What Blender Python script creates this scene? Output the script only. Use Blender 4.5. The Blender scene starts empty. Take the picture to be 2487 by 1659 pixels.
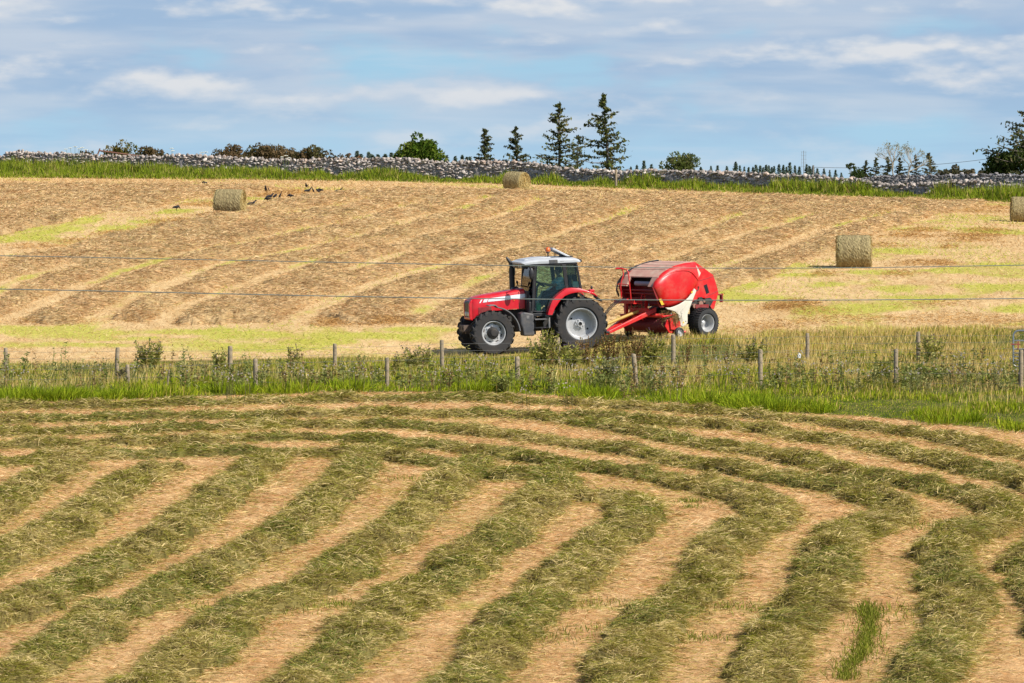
import bpy, bmesh, math, random
import numpy as np
from mathutils import Vector, Matrix

rng = np.random.default_rng(7)
random.seed(7)
R = math.radians
sc = bpy.context.scene
COL = sc.collection

# ------------------------------------------------------------------ camera
W = 2487.0
F = 4.0 * W            # focal length in photo pixels
ROW0 = 428.0           # photo row of the horizon
CX = 1243.5
CAMZ = 5.4             # camera height above the tractor's ground
cam = bpy.data.cameras.new("camera")
cam.sensor_width = 36.0
cam.lens = 144.0
cam.shift_y = -(829.5 - ROW0) / W
cam.clip_start = 1.0
cam.clip_end = 20000.0
camo = bpy.data.objects.new("camera", cam)
COL.objects.link(camo)
camo.location = (0, 0, CAMZ)
camo.rotation_euler = (R(90), 0, 0)
sc.camera = camo

# ------------------------------------------------------------------ exposure, sun, sky
EXPO = 0.46
sc.view_settings.view_transform = 'Standard'
sc.view_settings.look = 'None'
sc.view_settings.gamma = 1.0
sc.view_settings.exposure = EXPO
sc.view_settings.use_curve_mapping = False
SUN_EL = R(42.0)
SUN_AZ = R(36.0)       # from +X towards the camera
sdir = Vector((math.cos(SUN_EL) * math.cos(SUN_AZ), -math.cos(SUN_EL) * math.sin(SUN_AZ), math.sin(SUN_EL)))
sun = bpy.data.lights.new("sun", 'SUN')
sun.energy = 4.6
sun.angle = R(0.53)
sun.color = (1.0, 0.95, 0.87)
suno = bpy.data.objects.new("sun", sun)
COL.objects.link(suno)
suno.rotation_euler = sdir.to_track_quat('Z', 'Y').to_euler()

world = bpy.data.worlds.new("World")
sc.world = world
world.use_nodes = True
nt = world.node_tree
nt.nodes.clear()


class NG:
    """small node-graph helper"""
    def __init__(s, tree):
        s.t = tree

    def n(s, typ, **kw):
        nd = s.t.nodes.new(typ)
        for k, v in kw.items():
            setattr(nd, k, v)
        return nd

    def l(s, a, b):
        s.t.links.new(a, b)

    def val(s, sock, v):
        if hasattr(v, 'is_linked'):
            s.l(v, sock)
        else:
            sock.default_value = v

    def math(s, op, a, b=0.0, c=None, clamp=False):
        nd = s.n('ShaderNodeMath', operation=op, use_clamp=clamp)
        s.val(nd.inputs[0], a)
        s.val(nd.inputs[1], b)
        if c is not None:
            s.val(nd.inputs[2], c)
        return nd.outputs[0]

    def mix(s, f, a, b):
        nd = s.n('ShaderNodeMix', data_type='RGBA')
        s.val(nd.inputs[0], f)
        s.val(nd.inputs[6], a if hasattr(a, 'is_linked') else (*a, 1.0))
        s.val(nd.inputs[7], b if hasattr(b, 'is_linked') else (*b, 1.0))
        return nd.outputs[2]

    def ss(s, x, lo, hi):
        nd = s.n('ShaderNodeMapRange', interpolation_type='SMOOTHSTEP')
        s.val(nd.inputs[0], x)
        nd.inputs[1].default_value = lo
        nd.inputs[2].default_value = hi
        return nd.outputs[0]

    def comb(s, x, y, z=0.0):
        nd = s.n('ShaderNodeCombineXYZ')
        s.val(nd.inputs[0], x)
        s.val(nd.inputs[1], y)
        s.val(nd.inputs[2], z)
        return nd.outputs[0]

    def noise(s, vec, scale=1.0, detail=4.0, rough=0.5, dist=0.0):
        nd = s.n('ShaderNodeTexNoise')
        if vec is not None:
            s.l(vec, nd.inputs['Vector'])
        nd.inputs['Scale'].default_value = scale
        nd.inputs['Detail'].default_value = detail
        nd.inputs['Roughness'].default_value = rough
        nd.inputs['Distortion'].default_value = dist
        return nd.outputs[0]


g = NG(nt)
sky = g.n('ShaderNodeTexSky', sky_type='NISHITA')
sky.sun_disc = False
sky.sun_elevation = SUN_EL
sky.sun_rotation = math.atan2(sdir.x, sdir.y)
sky.altitude = 100.0
sky.air_density = 1.0
sky.dust_density = 1.0
bg1 = g.n('ShaderNodeBackground')
g.l(sky.outputs[0], bg1.inputs[0])
bg1.inputs[1].default_value = 0.10
tc = g.n('ShaderNodeTexCoord')
sep = g.n('ShaderNodeSeparateXYZ')
g.l(tc.outputs['Generated'], sep.inputs[0])
az = g.math('ARCTAN2', sep.outputs[0], sep.outputs[1])
u = g.math('MULTIPLY', az, F / 1000.0)
v = g.math('MULTIPLY', sep.outputs[2], F / 1000.0)      # 0 at the horizon .. 0.43 at the top of the frame


def cloud(uu, vv, su, sv, seed, detail=7.0, rough=0.55, dist=0.25):
    return g.noise(g.comb(g.math('MULTIPLY', uu, su), g.math('MULTIPLY', vv, sv), seed), 1.0, detail, rough, dist)


# soft sheets of grey-blue cloud with pale tops, flattened by distance
d1 = cloud(u, v, 1.9, 6.0, 5.9, 6.0, 0.48, 0.0)
d1b = cloud(u, g.math('ADD', v, 0.036), 1.9, 6.0, 5.9, 6.0, 0.48, 0.0)
d2 = cloud(u, v, 5.0, 12.0, 11.3, 6.0, 0.50, 0.0)
d2b = cloud(u, g.math('ADD', v, 0.016), 5.0, 12.0, 11.3, 6.0, 0.50, 0.0)
dens = g.math('ADD', g.math('MULTIPLY', d1, 0.74), g.math('MULTIPLY', d2, 0.26))
densb = g.math('ADD', g.math('MULTIPLY', d1b, 0.74), g.math('MULTIPLY', d2b, 0.26))
hfade = g.ss(v, 0.03, 0.30)
cover = g.math('MULTIPLY', g.ss(dens, 0.34, 0.49), g.math('MULTIPLY_ADD', hfade, 0.38, 0.60))
topness = g.math('SUBTRACT', dens, densb)
lit = g.math('MULTIPLY', g.ss(topness, -0.02, 0.13), g.ss(dens, 0.39, 0.55))
lit = g.math('MULTIPLY', lit, g.math('MULTIPLY_ADD', hfade, 0.68, 0.46))
soft = cloud(u, v, 1.3, 9.0, 23.0, 4.0, 0.5, 0.3)
blue = g.mix(g.ss(v, 0.0, 0.42), (0.41, 0.635, 0.81), (0.365, 0.605, 0.785))
grey = g.mix(g.ss(soft, 0.38, 0.64), (0.355, 0.50, 0.695), (0.52, 0.61, 0.735))
grey = g.mix(g.ss(v, 0.0, 0.20), (0.42, 0.62, 0.80), grey)
white = (0.73, 0.755, 0.79)
c = g.mix(cover, blue, grey)
wisp = cloud(u, v, 2.4, 26.0, 31.0, 5.0, 0.55, 0.3)
c = g.mix(g.math('MULTIPLY', g.ss(wisp, 0.50, 0.70), 0.22), c, (0.62, 0.70, 0.80))
c = g.mix(g.math('MULTIPLY', g.ss(wisp, 0.48, 0.30), 0.20), c, (0.33, 0.50, 0.72))
c = g.mix(lit, c, white)
bg2 = g.n('ShaderNodeBackground')
g.l(c, bg2.inputs[0])
bg2.inputs[1].default_value = 2.0 ** (-EXPO)
mixs = g.n('ShaderNodeMixShader')
g.l(g.ss(sep.outputs[2], 0.10, 0.32), mixs.inputs[0])
g.l(bg2.outputs[0], mixs.inputs[1])
g.l(bg1.outputs[0], mixs.inputs[2])
wo = g.n('ShaderNodeOutputWorld')
g.l(mixs.outputs[0], wo.inputs[0])

# ------------------------------------------------------------------ object helpers


def tag(o, label=None, cat=None, group=None, kind=None):
    if label:
        o['label'] = label
    if cat:
        o['category'] = cat
    if group:
        o['group'] = group
    if kind:
        o['kind'] = kind
    return o


def empty(name, loc=(0, 0, 0), rot=(0, 0, 0), parent=None):
    o = bpy.data.objects.new(name, None)
    COL.objects.link(o)
    o.location = loc
    o.rotation_euler = rot
    o.empty_display_size = 0.3
    if parent:
        o.parent = parent
    return o


def link_mesh(name, me, mats=None, parent=None):
    o = bpy.data.objects.new(name, me)
    COL.objects.link(o)
    if mats is not None:
        for m in (mats if isinstance(mats, (list, tuple)) else [mats]):
            me.materials.append(m)
    if parent:
        o.parent = parent
    return o


def np_mesh(name, verts, faces_flat, loop_counts, colors=None, smooth=False, matidx=None):
    """fast mesh from numpy arrays"""
    me = bpy.data.meshes.new(name)
    nv = len(verts)
    me.vertices.add(nv)
    me.vertices.foreach_set("co", np.ascontiguousarray(verts, dtype=np.float32).ravel())
    nl = len(faces_flat)
    me.loops.add(nl)
    me.loops.foreach_set("vertex_index", np.ascontiguousarray(faces_flat, dtype=np.int32))
    nf = len(loop_counts)
    me.polygons.add(nf)
    starts = np.zeros(nf, dtype=np.int32)
    starts[1:] = np.cumsum(loop_counts)[:-1]
    me.polygons.foreach_set("loop_start", starts)
    me.polygons.foreach_set("loop_total", np.ascontiguousarray(loop_counts, dtype=np.int32))
    me.polygons.foreach_set("use_smooth", np.full(nf, smooth, dtype=bool))
    if matidx is not None:
        me.polygons.foreach_set("material_index", np.ascontiguousarray(matidx, dtype=np.int32))
    if colors is not None:
        at = me.color_attributes.new("Col", 'FLOAT_COLOR', 'POINT')
        c4 = np.ones((nv, 4), dtype=np.float32)
        c4[:, :3] = colors
        at.data.foreach_set("color", c4.ravel())
    me.update(calc_edges=True)
    return me


class MB:
    """collects simple solids into one mesh (one part)"""
    def __init__(s):
        s.v = []
        s.f = []
        s.mi = []
        s.m = 0

    def add(s, vs, fs):
        o = len(s.v)
        s.v.extend([tuple(p) for p in vs])
        for f in fs:
            s.f.append([i + o for i in f])
            s.mi.append(s.m)

    def box(s, c, size, rot=None):
        hx, hy, hz = size[0] / 2, size[1] / 2, size[2] / 2
        vs = [Vector((x, y, z)) for x in (-hx, hx) for y in (-hy, hy) for z in (-hz, hz)]
        if rot is not None:
            vs = [rot @ p for p in vs]
        vs = [p + Vector(c) for p in vs]
        s.add(vs, [(0, 1, 3, 2), (4, 6, 7, 5), (0, 4, 5, 1), (2, 3, 7, 6), (0, 2, 6, 4), (1, 5, 7, 3)])

    def hexa(s, p):
        """8 points: 4 bottom loop, 4 top loop"""
        s.add(p, [(3, 2, 1, 0), (4, 5, 6, 7), (0, 1, 5, 4), (1, 2, 6, 5), (2, 3, 7, 6), (3, 0, 4, 7)])

    def prism_y(s, poly, y0, y1):
        """poly in (x, z), extruded along y"""
        n = len(poly)
        a = sum(poly[i][0] * poly[(i + 1) % n][1] - poly[(i + 1) % n][0] * poly[i][1] for i in range(n))
        if a < 0:
            poly = poly[::-1]
        vs = [(p[0], y0, p[1]) for p in poly] + [(p[0], y1, p[1]) for p in poly]
        fs = [list(range(n)), list(range(2 * n - 1, n - 1, -1))]
        for i in range(n):
            j = (i + 1) % n
            fs.append((j, i, n + i, n + j))
        s.add(vs, fs)

    def tube(s, pts, r, n=8, caps=True):
        pts = [Vector(p) for p in pts]
        rr = r if isinstance(r, (list, tuple)) else [r] * len(pts)
        rings = []
        t0 = (pts[1] - pts[0]).normalized()
        up = Vector((0, 0, 1)) if abs(t0.z) < 0.9 else Vector((1, 0, 0))
        side = t0.cross(up).normalized()
        for i, p in enumerate(pts):
            a = pts[max(i - 1, 0)]
            b = pts[min(i + 1, len(pts) - 1)]
            t = (b - a).normalized()
            side = (side - t * side.dot(t)).normalized()
            w = t.cross(side)
            rings.append([p + (side * math.cos(2 * math.pi * k / n) + w * math.sin(2 * math.pi * k / n)) * rr[i] for k in range(n)])
        vs = [q for ring in rings for q in ring]
        fs = []
        for i in range(len(pts) - 1):
            for k in range(n):
                k2 = (k + 1) % n
                fs.append((i * n + k, i * n + k2, (i + 1) * n + k2, (i + 1) * n + k))
        if caps:
            fs.append(list(range(n - 1, -1, -1)))
            fs.append([(len(pts) - 1) * n + k for k in range(n)])
        s.add(vs, fs)

    def lathe_y(s, prof, n=32, c=(0, 0, 0), close=False):
        """prof: list of (r, y); axis = y"""
        m = len(prof)
        vs = []
        for k in range(n):
            a = 2 * math.pi * k / n
            for (r, y) in prof:
                vs.append((c[0] + r * math.cos(a), c[1] + y, c[2] + r * math.sin(a)))
        fs = []
        for k in range(n):
            k2 = (k + 1) % n
            for i in range(m if close else m - 1):
                i2 = (i + 1) % m
                fs.append((k * m + i, k * m + i2, k2 * m + i2, k2 * m + i))
        s.add(vs, fs)

    def lathe_z(s, prof, n=16, c=(0, 0, 0)):
        m = len(prof)
        vs = []
        for k in range(n):
            a = 2 * math.pi * k / n
            for (r, z) in prof:
                vs.append((c[0] + r * math.cos(a), c[1] + r * math.sin(a), c[2] + z))
        fs = []
        for k in range(n):
            k2 = (k + 1) % n
            for i in range(m - 1):
                fs.append((k * m + i, k2 * m + i, k2 * m + i + 1, k * m + i + 1))
        s.add(vs, fs)

    def ball(s, c, r, n=10, m=7):
        r = r if isinstance(r, (tuple, list)) else (r, r, r)
        vs = [(c[0], c[1], c[2] - r[2])]
        for j in range(1, m):
            b = -math.pi / 2 + math.pi * j / m
            for k in range(n):
                a = 2 * math.pi * k / n
                vs.append((c[0] + r[0] * math.cos(b) * math.cos(a), c[1] + r[1] * math.cos(b) * math.sin(a), c[2] + r[2] * math.sin(b)))
        vs.append((c[0], c[1], c[2] + r[2]))
        fs = []
        for k in range(n):
            k2 = (k + 1) % n
            fs.append((0, 1 + k2, 1 + k))
            for j in range(m - 2):
                fs.append((1 + j * n + k, 1 + j * n + k2, 1 + (j + 1) * n + k2, 1 + (j + 1) * n + k))
            fs.append((1 + (m - 2) * n + k, 1 + (m - 2) * n + k2, len(vs) - 1))
        s.add(vs, fs)

    def mesh(s, name):
        me = bpy.data.meshes.new(name)
        me.from_pydata(s.v, [], s.f)
        me.polygons.foreach_set("material_index", s.mi)
        me.update()
        return me

    def build(s, name, mats, parent=None, smooth=None, bevel=0.0, seg=2, fix=True):
        me = s.mesh(name)
        if fix:
            bm = bmesh.new()
            bm.from_mesh(me)
            bmesh.ops.recalc_face_normals(bm, faces=bm.faces[:])
            bm.to_mesh(me)
            bm.free()
        o = link_mesh(name, me, mats, parent)
        if bevel:
            md = o.modifiers.new("bevel", 'BEVEL')
            md.width = bevel
            md.segments = seg
            md.limit_method = 'ANGLE'
            md.angle_limit = R(40)
        if smooth:
            for p in me.polygons:
                p.use_smooth = True
            me.set_sharp_from_angle(angle=R(smooth))
        return o


# ------------------------------------------------------------------ noise
_lat = np.random.default_rng(99).random((256, 256))


def vnoise(x, y, seed=0):
    x = np.asarray(x, dtype=np.float64) + seed * 17.31
    y = np.asarray(y, dtype=np.float64) + seed * 9.77
    xi = np.floor(x).astype(np.int64)
    yi = np.floor(y).astype(np.int64)
    fx = x - xi
    fy = y - yi
    fx = fx * fx * (3 - 2 * fx)
    fy = fy * fy * (3 - 2 * fy)
    a = _lat[xi & 255, yi & 255]
    b = _lat[(xi + 1) & 255, yi & 255]
    c_ = _lat[xi & 255, (yi + 1) & 255]
    d = _lat[(xi + 1) & 255, (yi + 1) & 255]
    return (a * (1 - fx) + b * fx) * (1 - fy) + (c_ * (1 - fx) + d * fx) * fy


def fbm(x, y, seed=0, octv=4, gain=0.5):
    t = 0.0
    amp = 1.0
    s_ = 0.0
    for i in range(octv):
        t = t + amp * vnoise(np.asarray(x) * 2 ** i, np.asarray(y) * 2 ** i, seed + i * 3)
        s_ += amp
        amp *= gain
    return t / s_


def sstep(x, a, b):
    t = np.clip((x - a) / (b - a), 0, 1)
    return t * t * (3 - 2 * t)


# ------------------------------------------------------------------ terrain
# depth (m) and the photo row of the ground there: left edge, middle, right edge
TER = [
    (4, None, 8.2), (30, None, 8.4), (50, None, 8.3), (60, None, 7.9), (70, None, 7.5), (80, None, 7.1), (90, None, 6.7), (100, None, 6.3),
    (109.5, (965, 965, 965)), (114, (932, 932, 934)), (118, (905, 903, 904)), (121, (886, 885, 880)), (125, (866, 862, 850)),
    (128.5, (840, 836, 805)), (133, (800, 795, 770)), (140, (745, 742, 716)), (153, (662, 660, 640)), (170, (585, 588, 590)),
    (186, (521, 532, 557)), (197, (499, 508, 538)), (220, (468, 484, 512)), (250, (447, 465, 488)), (262, (443, 456, 482)), (275, (438, 446, 476)),
    (285, (430, 441, 470)), (295, (418, 438, 464)), (330, (420, 440, 452)), (400, (436, 444, 448)), (600, (450, 448, 445)), (1000, (452, 448, 444)),
    (4000, (437, 437, 437)), (9000, (433, 433, 433)),
]
_tY = np.array([t[0] for t in TER], dtype=float)
_tH = np.array([[t[2]] * 3 if t[1] is None else [(r_ - ROW0) * t[0] / F for r_ in t[1]] for t in TER], dtype=float)


def _slopes(xs, ys):
    d = np.diff(ys) / np.diff(xs)
    m = np.zeros_like(ys)
    m[0], m[-1] = d[0], d[-1]
    h = np.diff(xs)
    for i in range(1, len(xs) - 1):
        m[i] = (d[i - 1] * h[i] + d[i] * h[i - 1]) / (h[i] + h[i - 1])
    return m


_tM = np.stack([_slopes(_tY, _tH[:, k]) for k in range(3)], 1)


def _herm(Y, k):
    i = np.clip(np.searchsorted(_tY, Y) - 1, 0, len(_tY) - 2)
    h = _tY[i + 1] - _tY[i]
    t = np.clip((Y - _tY[i]) / h, 0, 1)
    t2, t3 = t * t, t * t * t
    return (2 * t3 - 3 * t2 + 1) * _tH[i, k] + (t3 - 2 * t2 + t) * h * _tM[i, k] + (-2 * t3 + 3 * t2) * _tH[i + 1, k] + (t3 - t2) * h * _tM[i + 1, k]


BUMPS = []      # (x, y, dz, sigma): small corrections under the wheels


def ground_z(X, Y, bumps=True):
    X = np.asarray(X, dtype=float)
    Y = np.asarray(Y, dtype=float)
    u_ = np.clip((CX + X * F / np.maximum(Y, 1.0)) / W, -0.35, 1.35)
    l0 = (u_ - 0.5) * (u_ - 1.0) / 0.5
    l1 = u_ * (u_ - 1.0) / -0.25
    l2 = u_ * (u_ - 0.5) / 0.5
    H = l0 * _herm(Y, 0) + l1 * _herm(Y, 1) + l2 * _herm(Y, 2)
    z = CAMZ - H + (fbm(X * 0.35, Y * 0.35, 5, 3) - 0.5) * 0.10
    if bumps and BUMPS:
        num = 0.0
        den = 0.25
        for (bx, by, bz, sg) in BUMPS:
            w = np.exp(-((X - bx) ** 2 + (Y - by) ** 2) / (2 * sg * sg))
            num = num + w * bz
            den = den + w
        z = z + num / den * 1.25
    return z


def gz(x, y):
    return float(ground_z(np.array([x]), np.array([y]))[0])


_probe = np.concatenate([np.arange(40, 140, 0.1), np.arange(140, 300, 0.25)])


def unproj(px, row):
    """ground point seen at photo pixel (px, row)"""
    X = (px - CX) / F * _probe
    z = ground_z(X, _probe, bumps=False)
    rows = ROW0 + (CAMZ - z) * F / _probe
    k = np.nonzero(rows <= row)[0]
    k = int(k[0]) if len(k) else len(_probe) - 1
    if k > 0:
        t = (rows[k - 1] - row) / max(rows[k - 1] - rows[k], 1e-6)
        Y = _probe[k - 1] + t * (_probe[k] - _probe[k - 1])
    else:
        Y = _probe[0]
    return ((px - CX) / F * Y, Y)


def atdepth(px, row, Y):
    """3-D point at depth Y"""
    return Vector(((px - CX) / F * Y, Y, CAMZ - (row - ROW0) * Y / F))


# the two vehicles (positions first, the ground is pressed to their wheels)
TA = R(13.0)
TRX, TRY, TRZ = 1.91, 126.1, 0.05
TPITCH = R(2.2)
BA = R(40.0)
BLX, BLY, BLZ = 5.29, 128.36, 0.36


def tworld(x, y):
    return (TRX - x * math.cos(TA) + y * math.sin(TA), TRY - x * math.sin(TA) - y * math.cos(TA))


def bworld(x, y):
    return (BLX - x * math.cos(BA) + y * math.sin(BA), BLY - x * math.sin(BA) - y * math.cos(BA))


_c = []
for (x, y) in ((0, .93), (0, -.93), (2.76, .93), (2.76, -.93), (1.4, 0.9), (1.4, -0.9)):
    p = tworld(x, y)
    _c.append((p[0], p[1], TRZ - x * math.tan(TPITCH)))
for (x, y) in ((0, 1.05), (0, -1.05), (1.15, 1.1), (1.15, -1.1)):
    p = bworld(x, y)
    _c.append((p[0], p[1], BLZ - 0.0))
_b = [(x, y, z - 0.02 - gz(x, y), 1.5) for (x, y, z) in _c]
# solve weights so that the summed bumps hit the contact heights
_A = np.array([[math.exp(-((a[0] - b[0]) ** 2 + (a[1] - b[1]) ** 2) / (2 * 1.5 ** 2)) for b in _b] for a in _b])
_den = 0.25 + _A.sum(1)
_w = np.linalg.lstsq(_A / _den[:, None] * 1.25, np.array([b[2] for b in _b]), rcond=1e-2)[0]
BUMPS = [(b[0], b[1], float(w), 1.5) for b, w in zip(_b, _w)]

# ------------------------------------------------------------------ fields painted by distance to traced rows (world metres)


def world_line(pts):
    return np.array([unproj(*p) for p in pts])


def resample(P, step):
    seg = np.hypot(*np.diff(P, axis=0).T)
    s_ = np.concatenate([[0], np.cumsum(seg)])
    n = max(2, int(s_[-1] / step))
    t = np.linspace(0, s_[-1], n)
    Q = np.stack([np.interp(t, s_, P[:, 0]), np.interp(t, s_, P[:, 1])], 1)
    # smooth
    for _ in range(2):
        Q[1:-1] = 0.25 * Q[:-2] + 0.5 * Q[1:-1] + 0.25 * Q[2:]
    return Q


def dist_field(X, Y, lines):
    """distance to the nearest line, and the direction of that line"""
    n = len(X)
    best = np.full(n, 1e9)
    tx = np.zeros(n)
    ty = np.ones(n)
    for P in lines:
        lo = P.min(0) - 3
        hi = P.max(0) + 3
        m = np.nonzero((X > lo[0]) & (X < hi[0]) & (Y > lo[1]) & (Y < hi[1]))[0]
        if not len(m):
            continue
        xm, ym = X[m], Y[m]
        bm_, bx, by = best[m].copy(), tx[m].copy(), ty[m].copy()
        for a, b in zip(P[:-1], P[1:]):
            d = b - a
            L = math.hypot(*d) + 1e-9
            t = np.clip(((xm - a[0]) * d[0] + (ym - a[1]) * d[1]) / (L * L), 0, 1)
            ds = np.hypot(xm - a[0] - t * d[0], ym - a[1] - t * d[1])
            k = ds < bm_
            bm_[k] = ds[k]
            bx[k] = d[0] / L
            by[k] = d[1] / L
        best[m], tx[m], ty[m] = bm_, bx, by
    return best, tx, ty


def fan(pxs, Ys):
    P, YY = np.meshgrid(pxs, Ys)
    return (P - CX) / F * YY, YY


def grid_faces(nr, nc, keep=None):
    i = np.arange((nr - 1) * (nc - 1))
    r_, c_ = i // (nc - 1), i % (nc - 1)
    a = r_ * nc + c_
    q = np.stack([a, a + 1, a + nc + 1, a + nc], 1)
    if keep is not None:
        q = q[keep[q].any(1)]
    return q


def compact(verts, quads, colors=None):
    used = np.unique(quads)
    mp = np.full(len(verts), -1)
    mp[used] = np.arange(len(used))
    return verts[used], mp[quads], (colors[used] if colors is not None else None)


def sample_grid(X, Y, Z, wgt, N):
    """N random points on a grid surface, chosen by the vertex weight times area; returns bilinear positions + indices"""
    nr, nc = X.shape
    w4 = 0.25 * (wgt[:-1, :-1] + wgt[1:, :-1] + wgt[:-1, 1:] + wgt[1:, 1:])
    A = np.abs((X[:-1, 1:] - X[:-1, :-1]) * (Y[1:, :-1] - Y[:-1, :-1]))
    p = (w4 * A).ravel()
    cs = np.cumsum(p)
    k = np.searchsorted(cs, rng.random(N) * cs[-1])
    k = np.clip(k, 0, len(p) - 1)
    r_, c_ = k // (nc - 1), k % (nc - 1)
    fu, fv = rng.random(N), rng.random(N)

    def bil(A_):
        return (A_[r_, c_] * (1 - fu) + A_[r_, c_ + 1] * fu) * (1 - fv) + (A_[r_ + 1, c_] * (1 - fu) + A_[r_ + 1, c_ + 1] * fu) * fv
    return bil(X), bil(Y), bil(Z), r_, c_


def strands(P, D, L, Wd, droop, col, bend=True, side=None):
    """thin tapered blades. P base, D unit direction, L length, Wd width, droop: how far the tip falls (fraction of L)"""
    N = len(P)
    if side is None:
        rv = rng.normal(size=(N, 3))
        side = np.cross(D, rv)
        side /= np.linalg.norm(side, axis=1)[:, None] + 1e-9
    sw = side * (Wd * 0.5)[:, None]
    down = np.zeros((N, 3))
    down[:, 2] = -droop * L
    if bend:
        mid = P + D * (L * 0.5)[:, None] + down * 0.2
        tip = P + D * L[:, None] + down
        V = np.stack([P - sw * 0.7, P + sw * 0.7, mid + sw, mid - sw, tip], 1).reshape(-1, 3)
        b = np.arange(N)[:, None] * 5
        q = np.concatenate([b + np.array([[0, 1, 2, 3]]), b + np.array([[3, 2, 4]])], 1).ravel()
        lc = np.tile(np.array([4, 3], dtype=np.int32), N)
        C_ = np.repeat(col, 5, axis=0)
    else:
        tip = P + D * L[:, None] + down
        V = np.stack([P - sw, P + sw, tip], 1).reshape(-1, 3)
        q = np.arange(N * 3)
        lc = np.full(N, 3, dtype=np.int32)
        C_ = np.repeat(col, 3, axis=0)
    return V, q, lc, C_


def join_arrays(parts):
    Vs, qs, ls, cs = [], [], [], []
    o = 0
    for (V, q, lc, C_) in parts:
        Vs.append(V)
        qs.append(q + o)
        ls.append(lc)
        cs.append(C_)
        o += len(V)
    return np.concatenate(Vs), np.concatenate(qs), np.concatenate(ls), np.concatenate(cs)


def pick(cols, w, N):
    """random colours out of a palette with per-strand weights w (N x k)"""
    w = np.clip(w, 0, None)
    cs = np.cumsum(w / w.sum(1)[:, None], 1)
    k = (rng.random(N)[:, None] > cs).sum(1)
    k = np.clip(k, 0, len(cols) - 1)
    c_ = np.array(cols)[k]
    return c_ * (0.75 + 0.5 * rng.random((N, 1)))


# ------------------------------------------------------------------ materials
MATS = {}


def newmat(name):
    m = bpy.data.materials.new(name)
    m.use_nodes = True
    m.node_tree.nodes.clear()
    return m, NG(m.node_tree)


def simple(name, col, rough=0.5, metal=0.0, dirt=None, dirt_amt=0.0, dirt_scale=3.0, var=0.12, coat=0.0, bump=0.0, bump_scale=40.0, spec=0.5):
    """Principled with colour variation, optional dust and bump"""
    if name in MATS:
        return MATS[name]
    m, h = newmat(name)
    tcn = h.n('ShaderNodeTexCoord')
    nz = h.noise(tcn.outputs['Object'], dirt_scale, 6.0, 0.6)
    base = h.mix(h.ss(nz, 0.3, 0.7), tuple(c_ * (1 - var) for c_ in col), tuple(min(1, c_ * (1 + var)) for c_ in col))
    rg = rough
    if dirt is not None:
        n2 = h.noise(tcn.outputs['Object'], dirt_scale * 2.3, 8.0, 0.65)
        f = h.math('MULTIPLY', h.ss(n2, 0.40, 0.75), dirt_amt)
        base = h.mix(f, base, dirt)
        rg = h.math('MULTIPLY_ADD', f, 0.5, rough)
    p = h.n('ShaderNodeBsdfPrincipled')
    h.l(base, p.inputs['Base Color'])
    h.val(p.inputs['Roughness'], rg)
    p.inputs['Metallic'].default_value = metal
    p.inputs['Coat Weight'].default_value = coat
    p.inputs['Coat Roughness'].default_value = 0.08
    p.inputs['Specular IOR Level'].default_value = spec
    if bump:
        bn = h.n('ShaderNodeBump')
        bn.inputs['Strength'].default_value = bump
        bn.inputs['Distance'].default_value = 0.02
        h.l(h.noise(tcn.outputs['Object'], bump_scale, 5.0, 0.6), bn.inputs['Height'])
        h.l(bn.outputs[0], p.inputs['Normal'])
    o = h.n('ShaderNodeOutputMaterial')
    h.l(p.outputs[0], o.inputs[0])
    MATS[name] = m
    return m


def leafmat(name, trans=0.3, tint=(1.15, 1.25, 0.7), gloss=0.0):
    """diffuse + translucent, colour from the mesh's own colour attribute"""
    m, h = newmat(name)
    at = h.n('ShaderNodeVertexColor')
    at.layer_name = "Col"
    d = h.n('ShaderNodeBsdfDiffuse')
    h.l(at.outputs[0], d.inputs[0])
    t = h.n('ShaderNodeBsdfTranslucent')
    mx = h.n('ShaderNodeMix', data_type='RGBA', blend_type='MULTIPLY')
    mx.inputs[0].default_value = 1.0
    h.l(at.outputs[0], mx.inputs[6])
    mx.inputs[7].default_value = (*tint, 1)
    h.l(mx.outputs[2], t.inputs[0])
    ms = h.n('ShaderNodeMixShader')
    ms.inputs[0].default_value = trans
    h.l(d.outputs[0], ms.inputs[1])
    h.l(t.outputs[0], ms.inputs[2])
    out = ms.outputs[0]
    if gloss:
        gl = h.n('ShaderNodeBsdfGlossy')
        gl.inputs['Roughness'].default_value = 0.4
        gl.inputs[0].default_value = (1, 1, 1, 1)
        m2 = h.n('ShaderNodeMixShader')
        m2.inputs[0].default_value = gloss
        h.l(out, m2.inputs[1])
        h.l(gl.outputs[0], m2.inputs[2])
        out = m2.outputs[0]
    o = h.n('ShaderNodeOutputMaterial')
    h.l(out, o.inputs[0])
    return m


GRASS_MAT = leafmat("grass_blades", 0.30, (1.2, 1.15, 0.6))
HAY_MAT = leafmat("dry_hay", 0.22, (1.1, 1.0, 0.85))
NEEDLE_MAT = leafmat("needles", 0.18)
LEAF_MAT = leafmat("leaves", 0.30)

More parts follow.
